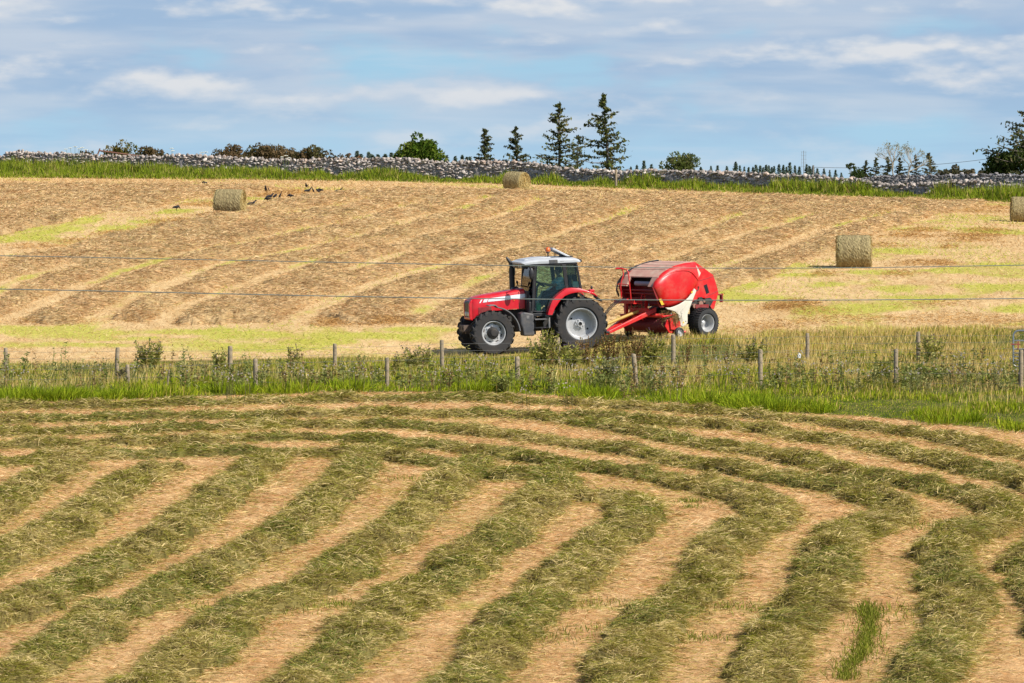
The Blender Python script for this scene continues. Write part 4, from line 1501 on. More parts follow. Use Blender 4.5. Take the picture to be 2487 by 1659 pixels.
def broadleaf(name, label, cat, px, toprow, hw, Y, seed, cols, group, leaf=0.16, nl=5200, round_=1.0, clumps=34, trunk=True, skirt=0.15, sag=0.0, shape=0.62):
    rg = np.random.default_rng(seed)
    x0 = (px - CX) / F * Y
    zb = gz(x0, Y)
    zt = CAMZ - (toprow - ROW0) * Y / F
    Hh = zt - zb
    Rm_ = hw / F * Y
    t = empty(name, (x0, Y, zb))
    tag(t, label, cat, group)
    z0 = Hh * skirt
    cen = []
    for i in range(clumps):
        for _ in range(30):
            d_ = rg.normal(size=3)
            d_ /= np.linalg.norm(d_)
            if d_[2] < -0.35:
                continue
            rr = rg.uniform(0.5, 0.93)
            p = np.array([d_[0] * Rm_ * rr, d_[1] * Rm_ * rr, z0 + (Hh - z0) * (0.40 + 0.58 * rr * d_[2] * (1 if d_[2] > 0 else .9))])
            # narrower towards the top
            break
        cen.append((p, rg.uniform(0.22, 0.40) * min(Rm_, (Hh - z0) * 0.8)))
    mb = MB()
    r0 = 0.035 * Hh + 0.03
    fork = Hh * (0.25 if trunk else 0.1)
    mb.tube([(0, 0, -0.1), (0.03, 0, fork * 0.5), (0, 0.03, fork)], [r0 * 1.25, r0, r0 * 0.8], 8)
    for (p, rc) in cen[:int(clumps * 0.6)]:
        mid = Vector((p[0] * 0.45, p[1] * 0.45, fork + (p[2] - fork) * 0.55))
        mb.tube([(0, 0, fork * 0.85), mid, tuple(p)], [r0 * 0.5, r0 * 0.25, r0 * 0.07], 5, caps=False)
    mb.build("trunk" if trunk else "stems", BARK, t)
    P, Cc = [], []
    w = np.array([c_[1] ** 2 for c_ in cen])
    cnt = (w / w.sum() * nl).astype(int)
    for (p, rc), k in zip(cen, cnt):
        d_ = rg.normal(size=(k, 3))
        d_ /= np.linalg.norm(d_, axis=1)[:, None]
        rad = rc * rg.uniform(0.55, 1.12, k) ** 0.7
        q = p + d_ * rad[:, None]
        keep = q[:, 2] > 0.02
        P.append(q[keep])
        c1 = np.array(cols[rg.choice(len(cols))])
        c2 = np.array([cols[j] for j in rg.choice(len(cols), keep.sum())])
        Cc.append(c1 * 0.6 + c2 * 0.4)
    P = np.concatenate(P)
    Cc = np.concatenate(Cc) * rg.uniform(0.75, 1.3, (len(P), 1))
    V, q, lc, C_ = tri_cloud(P, np.full(len(P), leaf), Cc, rg)
    link_mesh("crown" if trunk else "foliage", np_mesh("crown", V, q, lc, C_), LEAF_MAT, t)
    return t


LG = [(0.075, 0.13, 0.014), (0.115, 0.165, 0.018), (0.05, 0.09, 0.012), (0.15, 0.17, 0.03)]
broadleaf("broadleaf_tree", "round green broadleaf tree behind the wall left of the conifers", "tree", 1019, 330, 58, 385, 21, LG, "broadleaf trees behind the wall", leaf=0.20, nl=5200, clumps=36)
broadleaf("broadleaf_tree", "bushy olive green tree right of the tallest conifer", "tree", 1647, 366, 46, 420, 22, [(0.085, 0.115, 0.03), (0.12, 0.14, 0.04), (0.06, 0.08, 0.025), (0.16, 0.15, 0.06)], "broadleaf trees behind the wall", leaf=0.16, nl=2600, clumps=24)
broadleaf("broadleaf_tree", "leafy green tree under the big conifer at the right edge", "tree", 2490, 345, 100, 338, 24, [(0.055, 0.08, 0.018), (0.075, 0.10, 0.022), (0.035, 0.052, 0.015), (0.095, 0.10, 0.035)], "broadleaf trees behind the wall", leaf=0.19, nl=6500, clumps=40)
broadleaf("broadleaf_tree", "tiny flat topped tree on a thin stem left of the narrow grey conifer", "tree", 2068, 396, 11, 480, 25, [(0.06, 0.08, 0.03), (0.09, 0.10, 0.04)], "broadleaf trees behind the wall", leaf=0.15, nl=260, clumps=7, skirt=0.62)
broadleaf("bush", "low dark green bush below the tiny flat topped tree", "bush", 2082, 408, 26, 470, 26, [(0.05, 0.075, 0.025), (0.075, 0.10, 0.03)], "bushes behind the wall", leaf=0.16, nl=900, clumps=12, trunk=False, skirt=0.02)
BR = [(0.13, 0.085, 0.045), (0.10, 0.075, 0.04), (0.17, 0.11, 0.055), (0.085, 0.085, 0.03)]
OL = [(0.14, 0.12, 0.03), (0.10, 0.11, 0.028), (0.17, 0.13, 0.045)]
for (lab, a, b, w_, Y, sd, cl, nl) in (
        ("low olive green bush just right of the rusty pole's raised end", 303, 352, 44, 335, 51, OL, 1500),
        ("brown bush touching the right side of the low olive bush", 367, 354, 36, 340, 52, BR, 1300),
        ("small brown bush by the white umbels left of the rusty pole", 212, 361, 24, 335, 53, BR, 600),
        ("rounded dark brown bush at the left end of the thicket", 560, 351, 37, 345, 54, BR, 1700),
        ("widest brown bush in the middle of the thicket", 632, 347, 44, 348, 55, BR, 2100),
        ("brown bush right of the widest one in the thicket", 690, 348, 38, 350, 56, [(0.15, 0.11, 0.06), (0.12, 0.09, 0.05), (0.18, 0.13, 0.07)], 1800),
        ("dark round bush at the right end of the tall thicket", 756, 352, 34, 345, 57, BR, 1700),
        ("low rusty brown scrub right of the thicket", 805, 371, 34, 345, 58, BR, 900),
        ("low reddish scrub nearest the first far conifers", 850, 374, 30, 348, 59, [(0.17, 0.09, 0.05), (0.13, 0.08, 0.04)], 800)):
    broadleaf("bush", lab, "bush", a, b + 3, w_ * 1.15, Y, sd, cl, "brown bushes behind the wall", leaf=0.14, nl=int(nl * 1.7), clumps=30, trunk=False, skirt=0.10)
for i, (lab, a, b, w_) in enumerate((("left end of the far brown hedge, next to the bare tree's conifers", 2295, 412, 22), ("far brown hedge bush second from the hedge's left end", 2328, 405, 24), ("far brown hedge bush second from the hedge's right end", 2362, 407, 24), ("right end of the far brown hedge, under the leafy green tree", 2393, 405, 24))):
    broadleaf("hedge_bush", lab, "bush", a, b, w_, 560, 70 + i, [(0.10, 0.085, 0.05), (0.13, 0.10, 0.06), (0.08, 0.08, 0.045)], "far hedge", leaf=0.22, nl=900, clumps=12, trunk=False, skirt=0.02)


# bare tree
def bare_tree():
    rg = np.random.default_rng(81)
    Y = 450.0
    x0 = (2188 - CX) / F * Y
    zb = gz(x0, Y)
    t = empty("bare_tree", (x0, Y, zb))
    tag(t, "pale almost leafless tree with fine spreading twigs", "tree")
    mb = MB()
    P = []

    def grow(p, d_, L, r, depth):
        e = p + d_ * L
        mid = p.lerp(e, .5) + Vector((rg.normal(0, .05), rg.normal(0, .05), rg.normal(0, .05))) * L
        mb.tube([p, mid, e], [r, r * .85, r * .65], 5 if depth < 2 else 3, caps=False)
        if depth >= 5:
            for _ in range(3):
                P.append(tuple(e + Vector(rg.normal(0, .12, 3))))
            return
        for _ in range(3 if depth else 4):
            q = (d_ + Vector(rg.normal(0, .42, 3)) + Vector((0, 0, .16))).normalized()
            if depth >= 3 and rg.random() < .35:
                continue
            grow(e, q, L * rg.uniform(.62, .85), r * .6, depth + 1)
    htot = CAMZ - (346 - ROW0) * Y / F - zb
    for (dx, tilt) in ((-0.75, -.12), (0.65, .16)):
        grow(Vector((dx, 0, 0)), Vector((tilt, 0, 1)).normalized(), htot * .31, .11, 0)
    mb.build("trunk", PALEBARK, t)
    P = np.array(P)
    V, q, lc, C_ = tri_cloud(P, np.full(len(P), .09), np.array([(.30, .25, .13), (.22, .20, .09)])[rg.choice(2, len(P))], rg)
    link_mesh("crown", np_mesh("crown", V, q, lc, C_), LEAF_MAT, t)


bare_tree()


# far conifer rows: four shapes shared by many trees
def far_conifer_mesh(seed):
    rg = np.random.default_rng(seed)
    n = 420
    f = rg.random(n) ** 0.8
    a = rg.uniform(0, 6.28, n)
    lay = 0.72 + 0.28 * np.cos(f * 60 + seed)
    r_ = (1 - f) ** 0.9 * rg.uniform(0.25, 1, n) * lay * 0.24 + 0.01
    P = np.stack([r_ * np.cos(a), r_ * np.sin(a), f], 1)
    cols = np.array([(0.115, 0.155, 0.115), (0.16, 0.19, 0.145), (0.085, 0.12, 0.095)])[rg.choice(3, n)]  # needle colours paled and greyed to paint in distance haze
    V, q, lc, C_ = tri_cloud(P, np.full(n, 0.045), cols, rg, flat=0.4)
    return np_mesh("far_crown", V, q, lc, C_)


FARC = [far_conifer_mesh(s_) for s_ in (1, 2, 3, 4)]
for me_ in FARC:
    me_.materials.append(NEEDLE_MAT)
tm = MB()
tm.tube([(0, 0, -0.02), (0, 0, 0.5), (0, 0, 0.97)], [0.018, 0.011, 0.003], 5)
FART = tm.mesh("far_trunk")
FART.materials.append(BARK)
z4 = [(40, 478), (105, 458), (135, 480), (185, 463), (210, 483), (250, 482), (300, 480), (340, 470)]
z4b = [(720, 490), (780, 495), (830, 487), (860, 500), (880, 500)]
z4c = [(1990, 572), (2030, 560), (2080, 528), (2130, 555)]
z5 = [(120, 462), (190, 455), (235, 452), (300, 457), (360, 425), (390, 452), (420, 460), (450, 465), (480, 462), (500, 447), (530, 452), (550, 466), (570, 447), (590, 452), (610, 464), (625, 457), (660, 442), (690, 447), (712, 462), (735, 430), (770, 452), (800, 460), (850, 442), (870, 456), (895, 452), (925, 474), (970, 474), (1010, 485), (1050, 484), (1090, 505), (1290, 500)]
clusters = [([(830 + a / 2.833, 200 + b / 2.833) for a, b in z4], "small far conifer in the row between the reddish scrub and the round green tree"),
            ([(830 + a / 2.833, 200 + b / 2.833) for a, b in z4b], "tiny far conifer between the round green tree and the first dark conifer"),
            ([(830 + a / 2.833, 200 + b / 2.833) for a, b in z4c], "tiny far conifer between the tallest conifer and the bushy olive tree"),
            ([(1660 + a / 2.843, 240 + b / 2.843) for a, b in z5], "small far conifer in the long low row either side of the mast")]
kk = 0
for pts, lab in clusters:
    for (a, b) in pts:
        Y = 700 + 60 * rng.random()
        x = (a - CX) / F * Y
        zb = gz(x, Y)
        hgt_ = CAMZ - (b - ROW0) * Y / F - zb
        hgt_ = max(hgt_ * 0.93, 1.2)
        t = empty("far_conifer", (x, Y, zb), (0, 0, rng.uniform(0, 6.28)))
        sxy = hgt_ * rng.uniform(1.15, 1.9)
        t.scale = (sxy, sxy, hgt_)
        tag(t, lab, "conifer", lab.replace("small far conifer", "far conifers").replace("tiny far conifer", "far conifers"))
        link_mesh("crown", FARC[kk % 4], None, t)
        link_mesh("trunk", FART, None, t)
        kk += 1

# ------------------------------------------------------------------ mast, power line, rusty pole, hogweed
STEEL = simple("galvanised", (0.36, 0.38, 0.40), 0.45, 0.7, dirt=(0.25, 0.22, 0.18), dirt_amt=0.3)
GREYWOOD = simple("grey_wood", (0.19, 0.17, 0.15), 0.9, bump=0.3)
Y = 620.0
p0 = atdepth(1952, 366, Y)
zb = gz(p0.x, Y)
t = empty("mast", (p0.x, Y, zb))
tag(t, "thin lattice-topped mast rising out of the far conifer row", "mast")
mb = MB()
mb.tube([(0, 0, 0), (0, 0, p0.z - zb)], [0.06, 0.04], 6)
mb.build("pole", GREYWOOD, t)
mb = MB()
for dx in (-.32, .32):
    mb.tube([(dx, 0, p0.z - zb - 2.6), (dx, 0, p0.z - zb - 0.1)], 0.018, 5)
for k in range(5):
    zz = p0.z - zb - 2.4 + k * .55
    mb.tube([(-.42, 0, zz), (.42, 0, zz)], 0.016, 5)
mb.build("antenna", STEEL, t)
# power line on two poles, the right one behind the leafy tree
DARKWIRE = simple("wire_dark", (0.10, 0.11, 0.11), 0.5, 0.3)
t = empty("power_line", (0, 560, 0))
tag(t, "faint sagging power line above the far hedge on the right", "power line")
a = atdepth(1975, 406, 560)
b = atdepth(2435, 381, 560)
mb = MB()
pts = []
for k in range(25):
    s_ = k / 24
    p = a.lerp(b, s_)
    pts.append((p.x, 0, p.z - 1.0 * 4 * s_ * (1 - s_) * .6))
mb.tube(pts, 0.028, 4)
mb.build("cable", DARKWIRE, t)
for p in (a, b):
    mb = MB()
    mb.tube([(p.x, 0, gz(p.x, 560)), (p.x, 0, p.z + 0.25)], [.13, .10], 7)
    mb.build("pole", GREYWOOD, t)

RUST = simple("rust", (0.20, 0.085, 0.055), 0.9, dirt=(0.11, 0.06, 0.045), dirt_amt=0.7)
a = atdepth(241, 366, 296.5)
b = atdepth(358, 380, 296.5)
t = empty("rusty_pole", tuple(b))
tag(t, "rusty brown pole with a forked end leaning on top of the stone wall", "pole")
mb = MB()
d_ = a - b
mb.tube([(0, 0, -.05), tuple(d_)], 0.055, 7)
mb.build("shaft", RUST, t)
mb = MB()
mb.tube([tuple(d_ + Vector((-.12, 0, -.30))), tuple(d_ + Vector((.02, 0, .06))), tuple(d_ + Vector((.06, 0, .16)))], 0.05, 7)
mb.build("fork", RUST, t)
mb = MB()
mb.tube([tuple(d_ * .62), tuple(d_ * .62 + Vector((-.02, 0, -.35)))], 0.035, 6)
mb.build("strut", RUST, t)

UMB = simple("umbel_white", (0.62, 0.62, 0.52), 0.9)
STEMG = simple("stem_green", (0.11, 0.15, 0.035), 0.8)


def hogweed(label, px, row, Y, heads):
    c0 = atdepth(px, row, Y)
    zb = gz(c0.x, Y)
    t = empty("hogweed", (c0.x, Y, zb))
    tag(t, label, "plant", "white flowered plants by the stone wall")
    ms = MB()
    for (dx, dr) in heads:
        p = atdepth(px + dx, row + dr, Y)
        e = Vector((p.x - c0.x, rng.normal(0, .1), p.z - zb))
        ms.tube([(0, 0, 0), tuple(e * .6 + Vector((.03, 0, 0))), tuple(e)], [.02, .015, .008], 5)
        mf = MB()
        for j in range(16):
            an, rr = rng.uniform(0, 6.28), .16 * math.sqrt(rng.random())
            q = e + Vector((rr * math.cos(an), rr * math.sin(an), .05 - rr * .3))
            mf.ball(tuple(q), (.035, .035, .018), 5, 4)
            ms.tube([tuple(e), tuple(q)], .004, 3, caps=False)
            mf.tube([tuple(e), tuple(q)], .004, 3, caps=False)
        mf.build("flower", UMB, t)
    ms.build("stem", STEMG, t)


hogweed("cluster of white umbel flowers above the wall left of the rusty pole", 178, 362, 291, [(-18, 1), (-8, -2), (4, -5), (14, 0), (22, -3), (30, 2)])
hogweed("lone white umbel above the wall right of the brown bush", 416, 362, 290, [(0, -1), (4, 5)])
hogweed("white umbel left of the thicket's dark brown bush", 495, 370, 290, [(-5, 1), (5, 0)])
hogweed("pale yellowish umbels in front of the wall below the thicket", 692, 382, 283, [(-6, 0), (3, -3), (10, 2)])
# weathered post against the wall
POSTW = simple("post_wood", (0.30, 0.235, 0.15), 0.9, dirt=(0.13, 0.11, 0.085), dirt_amt=0.6, dirt_scale=5, bump=0.5, bump_scale=25)
c0 = atdepth(1496, 411, 268)
zb = gz(c0.x, 268)
mb = MB()
mb.tube([(0, 0, -.2), (.01, 0, (c0.z - zb) * .6), (.0, 0, c0.z - zb)], [.08, .075, .07], 9)
o = mb.build("wall_post", POSTW)
o.location = (c0.x, 268, zb)
tag(o, "single weathered wooden post in front of the stone wall", "post")

# ================================================================== hay bales
def bale_mat():
    m, h = newmat("bale_straw")
    at = h.n('ShaderNodeVertexColor')
    at.layer_name = "Col"
    tcn = h.n('ShaderNodeTexCoord')
    mp = h.n('ShaderNodeMapping')
    mp.inputs['Scale'].default_value = (9, 5, 5)
    h.l(tcn.outputs['Object'], mp.inputs[0])
    n1 = h.noise(mp.outputs[0], 3.0, 8.0, 0.75, 0.8)
    mx = h.n('ShaderNodeMix', data_type='RGBA', blend_type='MULTIPLY')
    mx.inputs[0].default_value = 1.0
    h.l(at.outputs[0], mx.inputs[6])
    h.l(h.mix(h.ss(n1, 0.3, 0.7), (0.55, 0.52, 0.45), (1.3, 1.28, 1.2)), mx.inputs[7])
    p = h.n('ShaderNodeBsdfDiffuse')
    h.l(mx.outputs[2], p.inputs[0])
    bn = h.n('ShaderNodeBump')
    bn.inputs['Strength'].default_value = 0.5
    bn.inputs['Distance'].default_value = 0.02
    h.l(n1, bn.inputs['Height'])
    h.l(bn.outputs[0], p.inputs['Normal'])
    o = h.n('ShaderNodeOutputMaterial')
    h.l(p.outputs[0], o.inputs[0])
    return m


BALEM = bale_mat()


def bale_mesh(seed, Rb=0.635, Lb=1.22):
    """round bale, axis = local x, resting on z = 0"""
    rg = np.random.default_rng(seed)
    n, m_ = 64, 26
    V, Q, C_ = [], [], []
    # skin with edge rounding, then end caps in rings
    prof = []
    for i in range(m_ + 1):
        x = -Lb / 2 + Lb * i / m_
        e = min(i, m_ - i) / m_
        prof.append((x, Rb * (1 - 0.05 * math.exp(-e * 30))))
    rings = [(-Lb / 2 - 0.015 * (1 - r_), Rb * 0.95 * r_) for r_ in (0.02, .25, .5, .75, .92)] + prof + [(Lb / 2 + 0.015 * (1 - r_), Rb * 0.95 * r_) for r_ in (.92, .75, .5, .25, .02)]
    band = rg.random(len(rings))
    for j, (x, r_) in enumerate(rings):
        endc = j < 5 or j >= len(rings) - 5
        for k in range(n):
            a = 2 * math.pi * k / n
            rr = r_ * (1 + 0.012 * rg.normal())
            z = rr * math.sin(a)
            if z < -Rb * 0.93:
                z = -Rb * 0.93
            V.append((x + (0.012 * rg.normal() if endc else 0), rr * math.cos(a), z + Rb * 0.93))
            base = np.array((0.45, 0.345, 0.15)) if endc else np.array((0.275, 0.225, 0.125)) * (0.85 + 0.3 * band[j])
            if not endc and (j % 26 in (5, 7) or rg.random() < .04):
                base = np.array((0.32, 0.275, 0.145))
            C_.append(base * rg.uniform(0.8, 1.2))
    for j in range(len(rings) - 1):
        for k in range(n):
            k2 = (k + 1) % n
            Q.append((j * n + k, j * n + k2, (j + 1) * n + k2, (j + 1) * n + k))
    V, Q, C_ = np.array(V), np.array(Q), np.array(C_)
    parts = [(V, Q.ravel(), np.full(len(Q), 4, dtype=np.int32), C_)]
    # loose straws on the skin and spiralling on both ends
    k = 700
    a = rg.uniform(0, 6.28, k)
    x = rg.uniform(-Lb / 2, Lb / 2, k)
    P = np.stack([x, Rb * 0.995 * np.cos(a), Rb * 0.995 * np.sin(a) + Rb * 0.93], 1)
    D = np.stack([rg.normal(0, .35, k), -np.sin(a), np.cos(a)], 1) + 0.12 * np.stack([0 * a, np.cos(a), np.sin(a)], 1)
    D /= np.linalg.norm(D, axis=1)[:, None]
    pal = np.array([(0.33, 0.275, 0.15), (0.24, 0.19, 0.10), (0.41, 0.355, 0.21), (0.17, 0.135, 0.07)])
    parts.append(strands(P, D, rg.uniform(.06, .16, k), rg.uniform(.008, .016, k), np.zeros(k), pal[rg.choice(4, k)], bend=False))
    for sx in (-1, 1):
        k = 1900
        a = rg.uniform(0, 6.28, k)
        r_ = Rb * 0.95 * np.sqrt(rg.random(k))
        P = np.stack([np.full(k, sx * (Lb / 2 + 0.012)), r_ * np.cos(a), r_ * np.sin(a) + Rb * 0.93], 1)
        D = np.stack([sx * np.abs(rg.normal(0, .25, k)), -np.sin(a) + .3 * rg.normal(size=k), np.cos(a) + .3 * rg.normal(size=k)], 1)
        D /= np.linalg.norm(D, axis=1)[:, None]
        pal2 = np.array([(0.55, 0.43, 0.20), (0.42, 0.32, 0.13), (0.62, 0.52, 0.28), (0.25, 0.18, 0.075)])
        parts.append(strands(P, D, rg.uniform(.08, .22, k), rg.uniform(.009, .018, k), np.zeros(k), pal2[rg.choice(4, k)], bend=False))
    return np_mesh("hay_bale", *join_arrays(parts))


BM_ = [bale_mesh(91), bale_mesh(92)]
for (lab, a, b, Y, rz, k) in (("round hay bale nearest the crows with its side to the camera", 558, 521, 186, -9, 0),
                              ("round hay bale close to the stone wall showing its spiral straw end", 1256, 466, 252, -38, 1),
                              ("round hay bale standing alone on the yellow stubble behind the baler", 2074, 640, 153, -4, 1),
                              ("round hay bale cut off by the right edge of the picture", 2487, 538, 197, -3, 0)):
    x = (a - CX) / F * Y
    # settle on the ground under its whole length
    zz = min(gz(x - .4, Y), gz(x + .4, Y), gz(x, Y))
    o = link_mesh("hay_bale", BM_[k], None)
    if not BM_[k].materials:
        BM_[k].materials.append(BALEM)
    o.location = (x, Y, zz - 0.02)
    o.rotation_euler = (rng.uniform(0, 0.1), math.atan2(gz(x - .5, Y) - gz(x + .5, Y), 1.0), R(rz))
    tag(o, lab, "hay bale", "round hay bales on the far field")
    o['label'] = lab

# ================================================================== crows
def crow_mesh(name, pitch, headdown, seed):
    """one continuous body: rings from tail tip to beak; legs under it"""
    mb = MB()
    prof = [(-.25, .006, -.045), (-.20, .022, -.035), (-.13, .030, -.015), (-.07, .060, .0), (.0, .078, .005), (.06, .068, .02), (.10, .045, .045), (.125, .040, .068), (.15, .045, .082), (.175, .036, .084), (.19, .016, .080), (.235, .004, .070)]
    rings = []
    n = 10
    cp, sp_ = math.cos(pitch), math.sin(pitch)
    for (x, r_, z) in prof:
        if headdown and x > .07:
            z -= (x - .07) * headdown
            x -= (x - .07) * 0.25 * headdown
        X_, Z_ = x * cp - z * sp_, x * sp_ + z * cp
        w = 1.0 if x > -.1 else 1.6
        hh = 1.0 if x > -.1 else .45
        rings.append([(X_, r_ * w * math.cos(2 * math.pi * k / n), Z_ + .19 + r_ * hh * math.sin(2 * math.pi * k / n)) for k in range(n)])
    vs = [p for r_ in rings for p in r_]
    fs = []
    for i in range(len(rings) - 1):
        for k in range(n):
            k2 = (k + 1) % n
            fs.append((i * n + k, i * n + k2, (i + 1) * n + k2, (i + 1) * n + k))
    fs.append(list(range(n)))
    fs.append([(len(rings) - 1) * n + k for k in range(n)])
    mb.add(vs, fs)
    for s_ in (-1, 1):
        mb.tube([(0.0, s_ * .035, .16), (-.02, s_ * .035, .07), (0.0, s_ * .035, .004)], [.016, .008, .006], 5)
        for tdx in (.05, -.03):
            mb.tube([(0, s_ * .035, .006), (tdx, s_ * .04, .004)], .005, 4)
    me = mb.mesh(name)
    for p in me.polygons:
        p.use_smooth = True
    return me


CROWM = simple("crow_black", (0.012, 0.012, 0.016), 0.55, var=0.3, spec=0.25)
CM = [crow_mesh("crow", .35, 0, 1), crow_mesh("crow", .10, 1.3, 2), crow_mesh("crow", .75, 0, 3)]
wing = MB()
for s_ in (-1, 1):
    wing.ball((-.055, s_ * .068, .195), (.135, .016, .05), 10, 6)
WM = wing.mesh("wing")
for me_ in CM + [WM]:
    me_.materials.append(CROWM)
for (lab, zx, zy, k, rz) in (
        ("lone black crow near the wall grass left of the nearest-crows bale", 1403, 484, 1, 200),
        ("black crow walking in the open left of the bale and its shadow", 1217, 660, 1, 15),
        ("upright black crow just right of the bale's top corner", 1828, 532, 2, 250),
        ("black crow at the foot of the bale's right end, facing right", 1742, 634, 0, 20),
        ("black crow stooping right of the one at the bale's foot", 1838, 601, 1, 170),
        ("crow almost hidden in the hay, only its head and back showing", 1866, 582, 0, 40),
        ("upright black crow left of the pecking crow", 1928, 577, 2, 20),
        ("large black crow pecking with its head to the left", 1995, 578, 1, 185),
        ("small black crow standing highest, above the tight pair", 2107, 507, 0, 260),
        ("left crow of the tight pair, leaning forward", 2127, 541, 0, 25),
        ("right crow of the tight pair, upright", 2153, 539, 2, 200),
        ("flat crouching crow right of the tight pair", 2200, 537, 1, 180),
        ("rightmost black crow, far from the bale, facing right", 2338, 543, 0, 20)):
    gx_, gy_ = unproj(zx / 2.8325, 280 + zy / 2.8325)
    t = empty("crow", (gx_, gy_, gz(gx_, gy_) + 0.01), (0, 0, R(rz)))
    tag(t, lab, "crow", "crows on the hay field")
    o = link_mesh("body", CM[k], None, t)
    o = link_mesh("wings", WM, None, t)
    o.rotation_euler = (0, -[.35, .10, .75][k], 0)
    o.location = (0, 0, 0) if k == 1 else ((-.06, 0, .02) if k == 0 else (-.12, 0, .06))
    t.scale = (.98, .98, .98)

# ================================================================== fences, wires, gate, thistles
WIRE = simple("fence_wire", (0.20, 0.20, 0.19), 0.6, 0.3)


def fence(label, posts, Ysel, hts, nw, top_drop):
    """posts: (px, photo row of the top, post height, lean)"""
    pos = []
    for (px, row, Y, hgt_, ln) in posts:
        top = atdepth(px, row, Y)
        pos.append((top.x, Y, top.z, hgt_, ln))
    t = empty("wire_fence", (pos[0][0], pos[0][1], gz(pos[0][0], pos[0][1])))
    tag(t, label, "fence")
    ox, oy, oz = t.location
    for (x, y, zt, hgt_, ln) in pos:
        mb = MB()
        zb = min(gz(x, y) - .25, zt - .6)
        b = Vector((x - ox - ln, y - oy, zb - oz))
        e = Vector((x - ox, y - oy, zt - oz))
        r0 = rng.uniform(.058, .072)
        pts = [b.lerp(e, s_) + Vector((rng.normal(0, .004), rng.normal(0, .004), 0)) for s_ in (0, .35, .7, .97, 1.0)]
        mb.tube(pts, [r0 * 1.05, r0 * 1.02, r0, r0 * .98, r0 * .86], 10)
        mb.build("post", POSTW, t, smooth=50)
    for k in range(nw):
        mb = MB()
        dz = top_drop + k * hts
        pts = []
        for i in range(len(pos) - 1):
            a, b = Vector(pos[i][:3]), Vector(pos[i + 1][:3])
            for s_ in np.linspace(0, 1, 7)[:-1]:
                p = a.lerp(b, s_)
                pts.append((p.x - ox, p.y - oy - .07, p.z - oz - dz - .03 * 4 * s_ * (1 - s_)))
        p = Vector(pos[-1][:3])
        pts.append((p.x - ox, p.y - oy - .07, p.z - oz - dz))
        mb.tube(pts, 0.003, 4)
        mb.build("wire", WIRE, t)
    return t, pos


back = [(-265, 846, 118.2, 1.2, 0), (14, 845, 118.2, 1.2, 0), (286, 844, 118.3, 1.2, .02), (559, 841, 118.3, 1.2, -.01), (813, 835, 118.4, 1.2, -.02), (1073, 826, 118.6, 1.25, -.02), (1355, 820, 119.4, 1.2, 0), (1635, 813, 120.4, 1.2, 0), (1961, 809, 121.2, 1.25, 0), (2230, 806, 121.8, 1.2, 0), (2500, 804, 122.2, 1.2, 0)]
front = [(-60, 890, 113.4, 1.1, 0), (310, 886, 113.3, 1.1, -.01), (620, 872, 113.2, 1.1, -.02), (940, 869, 113.2, 1.1, 0), (1256, 867, 113.0, 1.1, -.02), (1539, 860, 112.8, 1.1, -.10), (1847, 849, 113.0, 1.15, 0), (2176, 848, 112.8, 1.15, 0), (2480, 850, 112.4, 1.15, 0), (2760, 850, 112.0, 1.15, 0)]
fence("farther fence of round wooden posts and wire beside the hay field", back, 0, .20, 5, .10)
fence("nearer fence of round wooden posts and wire standing in the thistles", front, 0, .28, 4, .07)
# thin bent stick between the fences on the left
c0 = atdepth(411, 898, 112.6)
mb = MB()
zb = gz(c0.x, 112.6)
mb.tube([(-.08, 0, -.1), (-.02, 0, (c0.z - zb) * .6), (0, 0, c0.z - zb)], [.03, .026, .022], 7)
o = mb.build("wooden_stick", POSTW)
o.location = (c0.x, 112.6, zb)
tag(o, "thin leaning stick in the grass between two nearer fence posts at left", "stick")
# white plastic scrap by a far post
WHITE = simple("white_plastic", (0.75, 0.75, 0.74), 0.5)
c0 = atdepth(1941, 862, 119.0)
mb = MB()
mb.box((0, 0, .07), (.14, .10, .17), Matrix.Rotation(.2, 3, 'Y'))
mb.tube([(0, 0, .15), (.01, 0, .19)], .03, 8)
mb.tube([(-.04, 0, .15), (-.03, 0, .21), (.03, 0, .21), (.05, 0, .155)], .010, 5)
o = mb.build("white_container", WHITE, bevel=.015)
o.location = (c0.x, 119.0, c0.z - .08)
o.scale = (.65, .65, .65)
tag(o, "small white plastic container by the base of a farther fence post", "container")

# the tubular gate at the right edge
GATEM = simple("gate_tube", (0.30, 0.33, 0.36), 0.4, 0.6, dirt=(0.4, 0.36, 0.32), dirt_amt=0.25)
Yg = 118.0
a = atdepth(2461, 803, Yg)
zg = gz(a.x, Yg)
zb = CAMZ - (890 - ROW0) * Yg / F - zg
t = empty("farm_gate", (a.x, Yg, zg), (0, 0, R(-8)))
tag(t, "grey tubular steel field gate at the right edge", "gate")
Hg = a.z - zg
WG = 3.6
mb = MB()
rc = .16
pts = [(WG / 2, 0, Hg)] + [(rc, 0, Hg)] + [(rc - rc * math.sin(x), 0, Hg - rc + rc * math.cos(x)) for x in (.4, .8, 1.2, 1.57)]
pts += [(0, 0, zb + .08), (.02, 0, zb + .03), (.08, 0, zb)]
pts2 = [(WG - p[0], p[1], p[2]) for p in pts]
mb.tube(pts, .026, 10)
mb.tube(pts2, .026, 10)
mb.tube([(.08, 0, zb), (WG - .08, 0, zb)], .02, 10)
mb.build("frame", GATEM, t, smooth=60)
for row in (827, 848, 857.5, 866.5, 874.5, 882.5):
    mb = MB()
    z_ = CAMZ - (row - ROW0) * Yg / F - zg
    mb.tube([(0.02, 0, z_), (WG - .02, 0, z_)], .016, 8)
    mb.build("bar", GATEM, t, smooth=60)
RED_OX = simple("red_oxide", (0.30, 0.07, 0.055), 0.7)
mb = MB()
z1 = CAMZ - (829 - ROW0) * Yg / F - zg
z2 = CAMZ - (847 - ROW0) * Yg / F - zg
z3 = CAMZ - (836 - ROW0) * Yg / F - zg
mb.box((.14, -.02, (z1 + z2) / 2), (.035, .02, z1 - z2))
